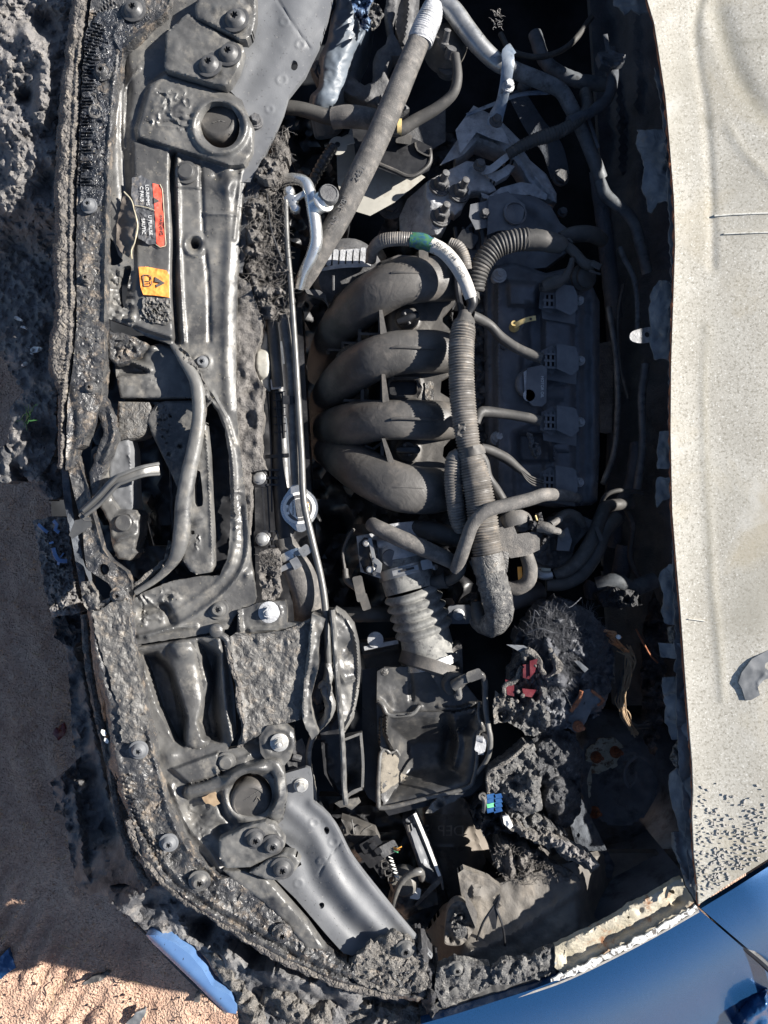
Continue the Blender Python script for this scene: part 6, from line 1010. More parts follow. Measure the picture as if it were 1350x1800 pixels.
# ================================================================== ENGINE MOUNT (top right)
em = thing('engine_mount', 'sandy textured aluminium engine mount bracket with three tall studs', 'engine mount', (820, 320, -.2))
obj('stud_plate', sheet([(748, 322), (752, 318), (820, 283), (832, 284), (850, 298), (858, 306), (872, 334), (860, 340), (840, 336), (828, 338), (818, 352), (812, 368), (800, 378), (792, 374), (786, 392), (778, 408), (768, 412), (756, 402), (754, 380), (756, 360), (748, 345)], -.172, F=[('o', 772, 328, 17, 3, .003), ('o', 806, 340, 17, 3, .003), ('o', 773, 383, 17, 3, .003)], noise=[(.0015, 10)], step=3.2, th=.03, edge=(3, .003)), M['cast'], em)
obj('side_face', sheet([(748, 322), (754, 345), (756, 380), (766, 412), (730, 420), (704, 405), (702, 380), (716, 350)], lambda X, Y: -.18-.0012*(755-X), noise=[(.003, 12)], step=4, th=.04), M['cast'], em)
for (x, y) in ((773, 328), (807, 340), (774, 382)): obj('stud', bolt((x, y, -.168), 13, (.28, .30, 1), 1.45, .016, stud=.020), M['castd'], em)
obj('lower_arm', [sheet([(852, 298), (866, 304), (880, 298), (894, 288), (905, 292), (893, 308), (872, 320), (858, 312)], -.16, step=3, th=.02, noise=[(.001, 6)]), lathe((842, 291, -.168), [(10, 0), (9, .008), (6, .01), (0, .01)], (.2, .2, 1), 8)], M['cast'], em)
obj('rear_frame', [sheet([(835, 194), (852, 205), (880, 212), (916, 248), (916, 258), (932, 282), (960, 306), (978, 340), (978, 356), (965, 352), (948, 344), (928, 320), (905, 285), (885, 268), (860, 258), (838, 250), (820, 268), (802, 282), (800, 270), (818, 246), (835, 226)], -.185, F=[('r', [(850, 215), (900, 250), (940, 310), (965, 340)], 4, .008), ('r', [(838, 240), (880, 258), (920, 300)], 3, .006)], noise=[(.002, 10)], step=3.4, th=.05, edge=(3, .004)), sheet([(845, 338), (860, 344), (880, 330), (915, 320), (940, 324), (962, 342), (960, 352), (930, 342), (890, 346), (862, 350), (848, 348)], -.175, noise=[(.002, 8)], step=3.4, th=.03)], M['cast'], em)
obj('top_block', [prism([(806, 230), (834, 192), (860, 205), (882, 232), (888, 246), (868, 240), (836, 226), (812, 258)], -.155, -.20, 3), prism([(805, 250), (835, 222), (840, 240), (812, 270), (780, 285)], -.175, -.22, 2)], M['cast'], em)
obj('under_casting', sheet([(700, 240), (810, 230), (850, 300), (760, 330), (700, 400), (690, 420), (660, 420), (690, 360)], -.27, noise=[(.02, 20)], step=6, th=.04), M['castd'], em)
obj('dark_bolt', bolt((687, 364, -.25), 12, (.1, .1, 1), 1.9, .008), M['castd'], em)
gc = thing('ground_cable', 'ribbed black cable sleeve with a flat metal end bolted to the engine mount', 'cable', (950, 250, -.13))
obj('sleeve', tube([(892, 272, -.14, 9), (915, 258, -.132, 10), (940, 246, -.126, 11), (965, 238, -.122, 12), (990, 228, -.122, 11), (1018, 210, -.125, 10), (1032, 190, -.13, 10), (1028, 160, -.14, 10)], segs=16, corr=(6, .13)), M['rubber'], gc)
obj('flat_end', ribbon([(895, 272, -.14, 12), (880, 284, -.145, 13), (862, 298, -.15, 14), (848, 298, -.155, 18)], 14, .004), M['cast'], gc)
obj('bolt', bolt((843, 291, -.15), 8, (.2, .2, 1), 1.4, .008), M['castd'], gc)
fa = thing('fork_arm', 'dark pressed arm with an end bolt deep at upper right of the bay', 'arm', (960, 250, -.26))
obj('arm', ribbon([(905, 160, -.27, 30), (940, 220, -.26, 36), (970, 260, -.25, 38), (985, 310, -.25, 34)], 34, .01), M['bay'], fa)
obj('bolt', bolt((985, 313, -.24), 12, (.1, 0, 1), 1.2, .010), M['castd'], fa)
obj('small_bolt', bolt((988, 374, -.2), 7, (.1, 0, 1), 1.2, .008), M['castd'], fa)
tc = thing('timing_cover', 'smooth dark plastic cover and square sensor housing below the engine mount', 'timing cover', (930, 380, -.2))
obj('cover_shell', sheet([(860, 345), (900, 340), (940, 345), (968, 362), (985, 392), (1015, 415), (1000, 440), (960, 470), (860, 480), (800, 470), (800, 420), (840, 380)], -.17, F=[('r', [(900, 345), (960, 375), (1000, 420)], 16, .012)], noise=[(.003, 30)], step=5, th=.04), M['coil'], tc)
sh = obj('sensor_housing', [prism([(862, 350), (870, 346), (892, 340), (896, 344), (920, 362), (912, 400), (875, 402), (860, 408)], -.135, -.17, 2), prism([(830, 362), (858, 356), (860, 396), (838, 400), (828, 380)], -.14, -.17, 2)], M['coil'], tc)
obj('socket_ring', [lathe((905, 375, -.134), [(21, -.002), (21, .003), (18, .004), (17, -.001), (0, -.001)], (.2, .05, 1), 26)], M['coil'], sh)
obj('screw', bolt((852, 376, -.138), 7, (.1, .1, 1), 1.3, .006), M['castd'], sh)
obj('dark_ribs', [tube([(800+i*14, 400, -.17), (806+i*14, 440, -.17)], 4, 7) for i in range(3)]+[prism(rect(822, 420, 26, 20, 30, 3), -.15, -.17, 2), tube([(845, 400, -.15), (850, 420, -.15), (850, 450, -.15)], 7, 8)], M['black'], tc)
# ================================================================== THROTTLE, INTAKE DUCT, AIR BOX
th = thing('throttle_body', 'dark cast throttle body with a bright metal tab, above the corrugated duct', 'throttle body', (700, 970, -.15))
obj('casting', [tube([(700, 925, -.17, 46), (704, 955, -.165, 47), (708, 985, -.16, 46)], segs=30), prism([(634, 948), (668, 942), (690, 950), (700, 1000), (670, 1010), (640, 1000)], -.135, -.20, 4), lathe((690, 960, -.128), [(10, 0), (10, .006), (7, .008), (0, .008)]), tube([(665, 955, -.13), (700, 950, -.12)], 9, 12)], M['cast'], th)
obj('round_plug', lathe((687, 981, -.118), [(16, -.01), (16, .002), (14, .004), (0, .004)], (-.2, 0, 1), 28), M['coil'], th)
obj('motor_cover', sheet([(630, 955), (640, 945), (662, 950), (668, 1000), (655, 1012), (640, 1006), (632, 985)], -.118, F=[('r', [(648, 952), (652, 1005)], 4, .006)], noise=[(.004, 8)], step=3, th=.03), M['black'], th)
tg = obj('shiny_tab', [ribbon([(650, 946, -.106), (658, 985, -.104), (663, 1000, -.104), (656, 1010, -.11)], 7, .003), ribbon([(656, 984, -.100), (667, 992, -.098), (664, 1006, -.10)], 10, .003)], M['steel'], th)
for (x, y) in ((644, 955), (650, 1001)): obj('screw', bolt((x, y, -.112), 5, wash=1.3, h=.004), M['zinc'], th)
obj('cable_connector', [tube([(607, 1000, -.13, 5), (610, 1020, -.125, 6), (628, 1035, -.12, 6)], segs=10), prism(rect(632, 1035, 14, 42, -12, 2), -.11, -.13, 1), prism(rect(641, 1058, 12, 26, -18, 1), -.12, -.14, 1), tube([(606, 1000, -.13, 3), (603, 970, -.14, 3), (612, 945, -.15, 3), (622, 930, -.16, 3)], segs=7)], M['dusty'], th)
dk = thing('intake_duct', 'powdery grey corrugated rubber intake duct with two steel clamps', 'intake duct', (725, 1080, -.15))
obj('upper_collar', tube([(709, 985, -.160, 46), (716, 1015, -.155, 46), (722, 1038, -.152, 45)], segs=34), M['intake'], dk)
g = []
prof = []
a = np.array([722., 1036.]); b = np.array([747., 1112.])
n = 90
bp = [(a[0]+(b[0]-a[0])*t, a[1]+(b[1]-a[1])*t, -.150-.004*t, 43+7.5*(abs(math.sin(t*math.pi*5.0))**1.3)+2*t) for t in np.linspace(0, 1, n)]
V = []; Fc = []; sg = 40
ax = (P(b[0], b[1], -.154)-P(a[0], a[1], -.150)).normalized(); N_ = ax.orthogonal().normalized(); B_ = ax.cross(N_)
for (x, y, z, r) in bp:
    for j in range(sg):
        t = 2*math.pi*j/sg; V.append(tuple(P(x, y, z)+(N_*math.cos(t)+B_*math.sin(t))*r*k(z)))
for i in range(n-1):
    for j in range(sg): q = i*sg+j; q2 = i*sg+(j+1) % sg; Fc.append([q, q2, q2+sg, q+sg])
obj('bellows', (np.array(V), Fc), M['intake'], dk, ang=80)
obj('lower_sleeve', tube([(745, 1108, -.154, 44), (750, 1130, -.154, 45), (754, 1150, -.154, 48), (757, 1164, -.154, 52)], segs=34), M['intake'], dk)
c1 = obj('clamp', [tube([(709.5, 995, -.158), (714, 1012, -.156)], 48, 36, caps=False), ribbon([(690, 1008, -.103), (735, 997, -.103)], 11, .002)], M['steel'], dk)
obj('clamp_slot', [ribbon([(704, 1004, -.100), (728, 998, -.100)], 4, .001)], M['black'], c1)
obj('clamp_screw', [prism(rect(750, 992, 16, 14, -12, 1), -.105, -.13, 1), lathe((763, 996, -.115), [(6, -.004), (6, .004), (4, .006), (0, .006)], (.6, -.1, .8), 12)], M['steel'], c1)
c2 = obj('clamp', [tube([(755.5, 1152, -.154), (759, 1166, -.154)], 53, 40, caps=False)], M['steel'], dk)
obj('clamp_screw', [tube([(738, 1175, -.102), (764, 1168, -.100)], 4.5, 10), ribbon([(730, 1172, -.102), (745, 1172, -.100)], 8, .003), prism(rect(778, 1164, 8, 16, -10), -.102, -.11, .5)], M['alu'], c2)
obj('side_nipple', [tube([(750, 1028, -.14, 14), (775, 1022, -.125, 13), (782, 1020, -.12, 15), (786, 1019, -.118, 14)], segs=18)], M['rubber'], dk)
for nm, pts, r, m_, lab in (
    ('breather_hose', [(654, 922, -.12, 13), (664, 928, -.105, 14), (700, 945, -.090, 15), (740, 962, -.085, 15), (780, 980, -.09, 14), (800, 990, -.10, 13)], 14, 'rubberd', 'dusty rubber hose running from the manifold over the throttle body'),
    ('breather_hose', [(722, 928, -.14, 14), (752, 932, -.13, 17), (790, 942, -.12, 18), (830, 948, -.12, 18)], 17, 'rubber', 'shaded thick rubber hose right of the throttle body, under the harness'),
    ('breather_hose', [(800, 1002, -.070, 10), (808, 985, -.055, 12), (820, 950, -.038, 12), (832, 920, -.030, 12), (856, 898, -.026, 12), (890, 888, -.028, 12), (930, 878, -.034, 12), (955, 870, -.045, 12), (980, 870, -.075, 11), (1008, 874, -.11, 9), (1014, 876, -.125, 9)], 12, 'rubberd', 'long pale grey breather hose curving over the harness to the valve cover corner'),
    ('breather_hose', [(782, 1022, -.12, 10), (796, 1018, -.105, 9), (808, 1006, -.085, 9), (812, 990, -.07, 9)], 10, 'rubber', 'short black hose joining the duct nipple to the pale breather hose'),
    ('breather_hose', [(925, 974, -.085, 12), (932, 1000, -.085, 13), (928, 1022, -.088, 13), (908, 1034, -.095, 13), (885, 1032, -.10, 12)], 12, 'rubberd', 'short dusty hose bent like a hook below the canister valve'),
    ('heater_hose', [(975, 1010, -.12, 10), (1000, 1000, -.115, 12), (1025, 975, -.115, 13), (1045, 940, -.12, 13), (1058, 905, -.14, 12), (1068, 890, -.16, 11), (1110, 885, -.18, 10)], 12, 'rubber', 'inner of two parallel shaded heater hoses'),
    ('heater_hose', [(960, 1028, -.12, 11), (990, 1026, -.12, 12), (1020, 1010, -.12, 13), (1045, 975, -.125, 14), (1062, 935, -.13, 14), (1085, 910, -.15, 13)], 12, 'rubber', 'outer of two parallel shaded heater hoses'),
    ('thin_hose', [(970, 925, -.07, 7), (985, 908, -.08, 8), (1000, 902, -.09, 8), (1015, 908, -.10, 8), (1024, 922, -.12, 7)], 7, 'rubber', 'thin arched hose from the burnt connector into the shade'),
    ('cross_pipe', [(560, 1080, -.2, 12), (640, 1080, -.18, 14), (700, 1078, -.2, 14)], 13, 'rubber', 'dark pipe lying crosswise in the gap left of the corrugated duct'),
    ('cross_pipe', [(870, 1070, -.19, 16), (910, 1052, -.18, 18), (950, 1040, -.2, 18)], 16, 'coil', 'shaded dark blue grey tube right of the burnt harness end')):
    obj(nm, tube(pts, r, 16), M[m_], label=lab, cat='pipe' if 'pipe' in nm else 'hose')
obj('hose_tie', [ribbon([(1048, 926, -.10, 8), (1058, 950, -.098, 9)], 9, .006)], M['rubber'], label='flat clip tying the two parallel heater hoses together', cat='clip')
sv = thing('purge_valve', 'dusty canister valve on a stub hose with a fluted grey cap beside the harness', 'valve', (905, 940, -.09))
obj('valve_body', [prism([(878, 934), (898, 930), (905, 946), (935, 942), (942, 950), (942, 962), (925, 970), (900, 974), (884, 960)], -.062, -.10, 4), lathe((916, 918, -.085), [(20, 0), (20, .006), (14, .012), (0, .014)], (-.3, .3, 1), 20)], M['rubberd'], sv)
obj('dome', sheet([(870, 925), (885, 905), (915, 896), (928, 905), (930, 915), (905, 924), (880, 930)], -.065, F=[('d', 905, 912, 24, .012)], step=3, th=.03, rnd=True), M['dusty'], sv)
obj('stub', [tube([(922, 968, -.09), (926, 990, -.09)], 8, 12)], M['cast'], sv)
obj('orange_strip', prism(rect(914, 1008, 6, 22, -4), -.09, -.10, .5), M['bolt_o'], sv)
bc = thing('burnt_connector', 'charred electrical connector with pale ash plug, tape and frayed wires', 'connector', (945, 925, -.07))
obj('plug', [tube([(945, 925, -.060, 9), (962, 928, -.055, 10), (972, 932, -.055, 8)], segs=10, nz=.1), tube([(968, 922, -.055, 6), (985, 912, -.065, 6)], segs=9), tube([(970, 932, -.055, 6), (982, 934, -.06, 6), (988, 940, -.075, 6)], segs=9)], M['rubberd'], bc)
obj('torn_tape', [sheet([(928, 918), (940, 914), (946, 925), (940, 932), (930, 930)], -.058, noise=[(.01, 6)], step=2.6, jag=2), sheet([(942, 902), (950, 900), (955, 918), (948, 924)], -.055, noise=[(.01, 6)], step=2.6, jag=2), sheet([(958, 936), (968, 940), (958, 955), (950, 960), (953, 945)], -.07, noise=[(.01, 6)], step=2.6, jag=2)], M['char'], bc)
obj('orange_wire', tube([(941, 906, -.054), (944, 915, -.052)], 2, 6), M['yellow'], bc)
vv = thing('valve_housing', 'shaded metal thermostat housing with a socket screw and bright hose stub', 'housing', (975, 960, -.16))
obj('housing', [sheet([(930, 950), (950, 925), (985, 900), (1020, 905), (1042, 915), (1040, 925), (1010, 960), (1005, 980), (985, 1000), (945, 1000), (932, 975)], -.135, F=[('o', 961, 983, 11, 3, .005), ('r', [(966, 950), (966, 975)], 4, .008), ('g', 961, 983, 5, -.006), ('p', [(978, 952), (1000, 950), (1002, 970), (980, 970)], .012, 3)], noise=[(.006, 14), (.002, 5)], step=3.4, th=.05)], M['castd'], vv)
obj('plug', [prism([(985, 940), (996, 932), (1002, 950), (998, 965), (982, 964)], -.10, -.13, 2), lathe((990, 942, -.11), [(9, 0), (9, .012), (6, .014), (0, .014)])], M['coil'], vv)
obj('hose_stub', [tube([(942, 1006, -.115, 7), (956, 1012, -.11, 8), (970, 1010, -.11, 7)], segs=14), ], M['steel'], vv)
obj('gold_strip', ribbon([(942, 1000, -.11), (968, 1002, -.11)], 6, .004), M['primer'], vv)
sm = thing('small_bracket', 'small dark bracket with one bolt beside the burnt harness end', 'bracket', (806, 1080, -.18))
obj('plate', [prism(rect(808, 1080, 38, 30, 0, 5), -.165, -.18, 1), ribbon([(826, 1078, -.17), (852, 1082, -.165)], 12, .01)], M['coil'], sm); obj('bolt', bolt((806, 1080, -.164), 7, wash=1.5, h=.005), M['cast'], sm)
obj('burnt_flake', sheet([(805, 1062), (815, 1050), (838, 1040), (835, 1052), (820, 1068)], -.2, noise=[(.01, 8)], step=3, jag=2), M['charash'], label='grey burnt flake in the dark gap above the small bracket', cat='debris')
# air box
ab = thing('air_filter_box', 'sagging melted black air filter box open at the top with a corner painted pale as if sunlit', 'air filter box', (740, 1290, -.2))
def airz(X, Y):
    d, _ = dpl(X, Y, [(668, 1262), (740, 1250), (800, 1252), (848, 1240), (848, 1284), (838, 1300), (832, 1372), (820, 1385), (674, 1420), (668, 1400), (668, 1262)])
    ins = inside(X, Y, [(668, 1262), (740, 1250), (800, 1252), (848, 1240), (848, 1284), (838, 1300), (832, 1372), (820, 1385), (674, 1420), (668, 1400)])
    return np.where(ins, -.108-.062*sst(d/60.)+.0*X, -.116-.012*np.exp(-((Y-1205)/24.)**2)*np.exp(-((X-715)/40.)**2))
obj('melted_lid', sheet([(663, 1180), (674, 1174), (720, 1172), (760, 1176), (790, 1200), (820, 1205), (842, 1233), (840, 1260), (848, 1284), (838, 1290), (834, 1340), (830, 1372), (822, 1385), (674, 1420), (664, 1410), (667, 1330), (670, 1318), (664, 1300), (662, 1240)],
    airz,
    F=[('r', [(664, 1230), (672, 1236), (690, 1256), (720, 1254), (738, 1242)], 4, .008), ('r', [(772, 1242), (790, 1246), (815, 1244), (843, 1232)], 4, .006), ('r', [(720, 1180), (724, 1230)], 4, -.006), ('r', [(680, 1262), (680, 1290), (688, 1312), (694, 1318)], 4, .03), ('r', [(783, 1262), (790, 1300), (782, 1330)], 9, -.02), ('r', [(800, 1272), (805, 1310), (798, 1345)], 7, .018)], noise=[(.0012, 16)], step=3, th=.012), M['dustybox'], ab)
obj('rolled_rim', tube([(843, 1233, -.098, 3.4), (841, 1258, -.100, 3.4), (850, 1283, -.103, 4), (841, 1288, -.105, 3.6), (838, 1340, -.104, 3.6), (832, 1370, -.102, 4), (820, 1385, -.101, 4), (750, 1403, -.102, 3.6), (676, 1420, -.102, 4.4), (665, 1408, -.103, 4.4), (667, 1340, -.106, 3.6), (670, 1322, -.110, 3.6), (678, 1316, -.112, 3), (686, 1324, -.114, 3), (696, 1318, -.116, 3), (702, 1328, -.12, 3)], segs=10), M['cover'], ab)
obj('torn_rim', tube([(663, 1232, -.115, 3.5), (672, 1238, -.110, 4), (682, 1256, -.108, 4.4), (705, 1257, -.108, 4.4), (726, 1254, -.108, 4), (738, 1240, -.112, 3.4)], segs=10), M['cover'], ab)
obj('lit_corner_film', sheet([(668, 1322), (678, 1322), (694, 1326), (702, 1334), (700, 1350), (706, 1358), (725, 1368), (700, 1376), (690, 1382), (678, 1392), (668, 1395)], lambda X, Y: airz(X, Y)+.0012, noise=[(.002, 9)], step=3, th=.002, jag=1.5), mat('sunlit_corner_tone', (.12, .107, .088), (.18, .16, .13), .95, sc_=60, b=(('n', 200, .8, .002),)), ab)  # pale film paints the sunlit look of the box corner
obj('box_wall', prism([(640, 1180), (664, 1176), (664, 1410), (676, 1422), (650, 1400), (640, 1380)], -.15, -.34, 2), M['black'], ab)
obj('box_side', prism([(676, 1422), (822, 1388), (838, 1370), (850, 1284), (838, 1230), (845, 1232), (858, 1284), (846, 1378), (828, 1396), (684, 1432)], -.12, -.32, 1), M['black'], ab)
obj('inlet_shelf', [sheet([(795, 1140), (805, 1132), (812, 1134), (814, 1180), (815, 1205), (780, 1190), (760, 1180)], -.128, noise=[(.002, 10)], step=3.4, th=.05), sheet([(632, 1130), (700, 1126), (720, 1172), (663, 1180), (645, 1180)], -.19, F=[('r', [(640, 1150), (700, 1140)], 5, .012)], step=5, th=.04), lathe((757, 1168, -.15), [(56, -.01), (56, .012), (50, .016), (0, .016)], (-.3, -1, .2), 34)], M['dusty'], ab)
obj('edge_clip', [ribbon([(640, 1140, -.16), (700, 1128, -.155)], 8, .006), lathe((660, 1124, -.16), [(14, 0), (14, .006), (0, .008)])], M['cast'], ab)
obj('small_lug', [lathe((676, 1180, -.122), [(8, 0), (7, .004), (4, .006), (0, .006)], n=8)], M['crackle'], ab)
obj('latch_clip', [prism(rect(845, 1310, 14, 20, 10, 3), -.085, -.11, 1.5), tube([(838, 1298, -.09), (850, 1300, -.086)], 6, 10), tube([(840, 1322, -.09), (850, 1322, -.09)], 5, 8)], M['cast'], ab)
obj('melted_flap', sheet([(748, 1430), (760, 1412), (770, 1402), (790, 1398), (822, 1390), (800, 1408), (778, 1418), (762, 1430)], -.10, F=[('g', 772, 1414, 7, -.01)], noise=[(.003, 8)], step=3, th=.006, jag=1), M['cover'], ab)
ms = thing('air_sensor', 'melted air flow sensor plug with a curved cable on the air box', 'sensor', (800, 1205, -.1))
obj('sensor_body', [prism([(758, 1180), (770, 1176), (800, 1192), (792, 1215), (780, 1216)], -.098, -.13, 2), lathe((799, 1204, -.092), [(22, -.01), (21, 0), (19, .003), (15, .004), (0, .004)], (.2, -.3, 1), 24)], M['dusty'], ms)
obj('melted_plug', [tube([(796, 1206, -.078, 9), (812, 1196, -.072, 9), (822, 1190, -.070, 8)], segs=12, nz=.15), tube([(803, 1205, -.082, 7), (808, 1222, -.082, 5)], segs=10, nz=.1), lathe((805, 1223, -.088), [(7, 0), (7, .006), (4, .009), (0, .009)]), ribbon([(820, 1186, -.06), (824, 1200, -.06)], 3, .01), prism(rect(834, 1187, 22, 14, -20, 3), -.062, -.08, 1.5)], M['cover'], ms)
obj('cable', tube([(836, 1184, -.068, 6), (846, 1186, -.07, 6), (852, 1200, -.08, 5.5), (853, 1230, -.085, 5.5), (857, 1270, -.085, 5), (862, 1300, -.085, 5), (858, 1330, -.09, 4.5), (842, 1355, -.10, 4), (834, 1364, -.11, 4)], segs=10, nz=.08), M['cover'], ms)
# ================================================================== BURNT FUSE BOX AND BATTERY REMAINS
ZO[0] = .05
fb = thing('burnt_fuse_box', 'burnt fuse box remains with red plastic cores and a fibrous charred clump', 'fuse box', (960, 1190, -.16))
clump = [(905, 1125), (918, 1110), (940, 1078), (955, 1060), (985, 1054), (1004, 1060), (1036, 1076), (1058, 1095), (1072, 1115), (1080, 1160), (1076, 1210), (1060, 1250), (1030, 1270), (990, 1280), (960, 1300), (930, 1290), (900, 1270), (880, 1250), (900, 1200), (912, 1160)]
obj('fibrous_clump', sheet(clump, -.150, F=[('d', 995, 1135, 75, .045), ('d', 965, 1225, 55, .03), ('d', 1035, 1215, 40, .03), ('g', 925, 1140, 18, -.03), ('g', 1010, 1170, 12, -.03), ('r', [(925, 1110), (955, 1120), (975, 1160), (985, 1200)], 10, .015)], noise=[(.016, 26), (.006, 9), (.0025, 4)], step=3.2, th=.06, jag=4), M['fibre'], fb)
zc = lambda x, y: -.139+.045*math.sqrt(max(0, 1-((x-990)/75)**2-((y-1135)/75)**2))
obj('charred_fibres', [hairs([(920, 1110), (960, 1068), (1030, 1082), (1066, 1120), (1062, 1200), (1010, 1240), (970, 1200), (955, 1150)], zc, 1700, 18, .006, .4, 21), hairs([(950, 1062), (1040, 1070), (1066, 1110), (1060, 1130), (950, 1080)], -.12, 110, 22, .02, .45, 22, dirs=-1.0), hairs([(940, 1100), (965, 1105), (1000, 1220), (975, 1220)], zc, 420, 40, .004, .45, 23, dirs=1.4, curl=.4)], M['fibre'], fb, kind='stuff')
obj('loose_strand', [tube([(948, 1082, -.08), (940, 1072, -.07), (938, 1085, -.08), (936, 1096, -.09)], .9, 5), tube([(992, 1060, -.07), (1000, 1068, -.06), (1012, 1060, -.06), (1022, 1050, -.06)], .9, 5), tube([(928, 1112, -.09), (950, 1105, -.08), (972, 1112, -.08)], .9, 5)], M['fibre'], fb)
crust = [(893, 1225), (900, 1180), (915, 1155), (940, 1150), (958, 1165), (962, 1195), (970, 1260), (968, 1278), (945, 1292), (925, 1292), (905, 1275), (880, 1262)]
obj('ash_crust', sheet(crust, -.130, F=[('r', [(948, 1190), (956, 1240), (962, 1275)], 12, .022), ('r', [(930, 1190), (935, 1230), (928, 1260)], 8, .014), ('g', 915, 1225, 10, -.03), ('g', 940, 1215, 9, -.03)], noise=[(.009, 20), (.0035, 5)], step=2.4, th=.05, jag=3), M['charash'], fb)
obj('pale_rim', [tube([(917, 1172, -.098, 4), (911, 1184, -.095, 4), (908, 1196, -.096, 4), (892, 1202, -.10, 4), (886, 1208, -.10, 3.6), (888, 1222, -.105, 3.6)], segs=8, nz=.4), tube([(918, 1152, -.095, 7), (930, 1146, -.09, 9), (944, 1158, -.09, 7), (950, 1172, -.095, 6), (958, 1190, -.10, 6)], segs=8, nz=.4), tube([(965, 1140, -.08, 3), (972, 1152, -.08, 5), (980, 1168, -.085, 8), (978, 1182, -.09, 6), (960, 1195, -.09, 5)], segs=8, nz=.3), sheet([(866, 1252), (872, 1215), (882, 1222), (900, 1238), (906, 1256), (896, 1268), (870, 1272)], -.11, F=[('g', 884, 1256, 10, -.03)], noise=[(.006, 7)], step=2.6, jag=2)], M['ash'], fb)
obj('red_core', [prism([(921, 1170), (932, 1168), (929, 1192), (921, 1190)], -.082, -.12, 1), prism([(933, 1163), (943, 1160), (939, 1180), (933, 1188)], -.078, -.12, 1), prism([(890, 1196), (902, 1196), (902, 1222), (893, 1220)], -.10, -.13, 1), prism([(920, 1212), (940, 1214), (934, 1224), (922, 1222)], -.098, -.13, 1)], M['redp'], fb)
obj('pale_bead', [lathe((x, y, z), [(r*.6, 0), (r*.6, .003), (r*.3, .005), (0, .006)], (.3, -.2, 1), n=7) for x, y, z, r in ((921, 1157, -.09, 6), (910, 1215, -.1, 6), (918, 1222, -.1, 7), (908, 1232, -.1, 6), (898, 1262, -.11, 5), (917, 1244, -.1, 5), (940, 1170, -.07, 4))], M['ash'], fb)
obj('metal_splint', [prism([(894, 1134), (920, 1136), (940, 1148), (925, 1150)], -.095, -.11, 1), prism([(1012, 1163), (1018, 1164), (1032, 1176), (1028, 1180)], -.09, -.10, 1)], M['tab'], fb)
rp = thing('rusty_plate', 'small rusty grey metal plate with an orange nut among the charred remains', 'metal plate', (1030, 1240, -.13))
obj('plate', sheet([(1022, 1215), (1036, 1212), (1060, 1230), (1050, 1240), (1040, 1246), (1030, 1270), (1012, 1288), (982, 1268), (1000, 1250)], lambda X, Y: -.10-.0006*(Y-1212), noise=[(.003, 12)], step=3, th=.004, jag=1), M['tab'], rp)
obj('rusty_edge', [tube([(1022, 1214, -.098), (1018, 1230, -.105), (1004, 1250, -.118)], 3.5, 7, nz=.3), tube([(1040, 1214, -.098), (1060, 1231, -.108), (1050, 1240, -.112)], 2.5, 7, nz=.3)], M['rust'], rp)
obj('nut', bolt((1016, 1277, -.125), 7, (.2, .1, 1), 1.4, .008, stud=.01), M['rust'], rp)
ZO[0] = 0.
cw = thing('copper_cable', 'bundle of bare copper and scorched wires falling beside the charred clump', 'cable', (1090, 1180, -.14))
rs = np.random.RandomState(11)
for nm, base, n, m_ in (('copper_strand', [(1072, 1118, -.10), (1082, 1128, -.095), (1096, 1138, -.10), (1106, 1144, -.105)], 10, 'copper'), ('copper_strand', [(1060, 1108, -.09), (1074, 1114, -.085), (1086, 1118, -.085)], 7, 'copper'), ('scorched_strand', [(1100, 1140, -.105), (1110, 1165, -.12), (1100, 1200, -.14), (1092, 1230, -.15), (1100, 1260, -.16), (1116, 1290, -.17)], 16, 'twig'), ('scorched_strand', [(1098, 1180, -.14), (1088, 1220, -.15), (1094, 1250, -.16), (1112, 1275, -.17), (1140, 1272, -.18)], 9, 'rubble')):
    obj(nm, [tube([(x+rs.normal()*4.5, y+rs.normal()*3, z+rs.normal()*.003) for x, y, z in base], 1.3, 5) for _ in range(n)], M[m_], cw)
obj('copper_strand', tube([(1118, 1106, -.12), (1126, 1122, -.12), (1134, 1136, -.13), (1142, 1150, -.14), (1156, 1165, -.15)], 2, 6), M['rust'], cw)
obj('bright_crimp', lathe((1086, 1119, -.078), [(4, 0), (4, .006), (0, .008)], n=8), M['white'], cw)
obj('pale_scrap', tube([(1078, 1154, -.11, 2), (1076, 1175, -.11, 3.4), (1080, 1200, -.12, 2.4)], segs=7, nz=.3), M['ash'], cw)
ZO[0] = .045
b3 = thing('melted_relay_box', 'lumpy melted relay box, ash grey on its left, charcoal on its right, with blue fuses', 'relay box', (930, 1370, -.16))
obj('charred_mass', sheet([(930, 1300), (958, 1286), (985, 1280), (1012, 1290), (1026, 1325), (1022, 1380), (1022, 1425), (1008, 1450), (985, 1458), (965, 1446), (950, 1400), (936, 1350)], -.140, F=[('d', 975, 1340, 46, .03), ('d', 985, 1400, 34, .025), ('o', 958, 1365, 10, 4, .008), ('u', [(985, 1420), (980, 1445)], 8, .015), ('g', 1000, 1372, 8, -.02)], noise=[(.010, 26), (.003, 6)], step=2.8, th=.05, jag=3), M['charash2'], b3)
obj('ash_crust', sheet([(898, 1335), (925, 1312), (938, 1306), (945, 1340), (950, 1370), (952, 1420), (935, 1432), (905, 1425), (882, 1415), (862, 1410), (857, 1370), (868, 1355)], -.112, F=[('d', 920, 1400, 40, .02), ('d', 940, 1378, 14, .012), ('r', [(865, 1368), (900, 1362), (925, 1372)], 6, -.012), ('p', [(905, 1402), (945, 1400), (948, 1425), (908, 1428)], .01, 4), ('g', 905, 1380, 8, -.02)], noise=[(.008, 22), (.003, 6), (.0015, 3)], step=2.5, th=.05, jag=3), M['charash'], b3)
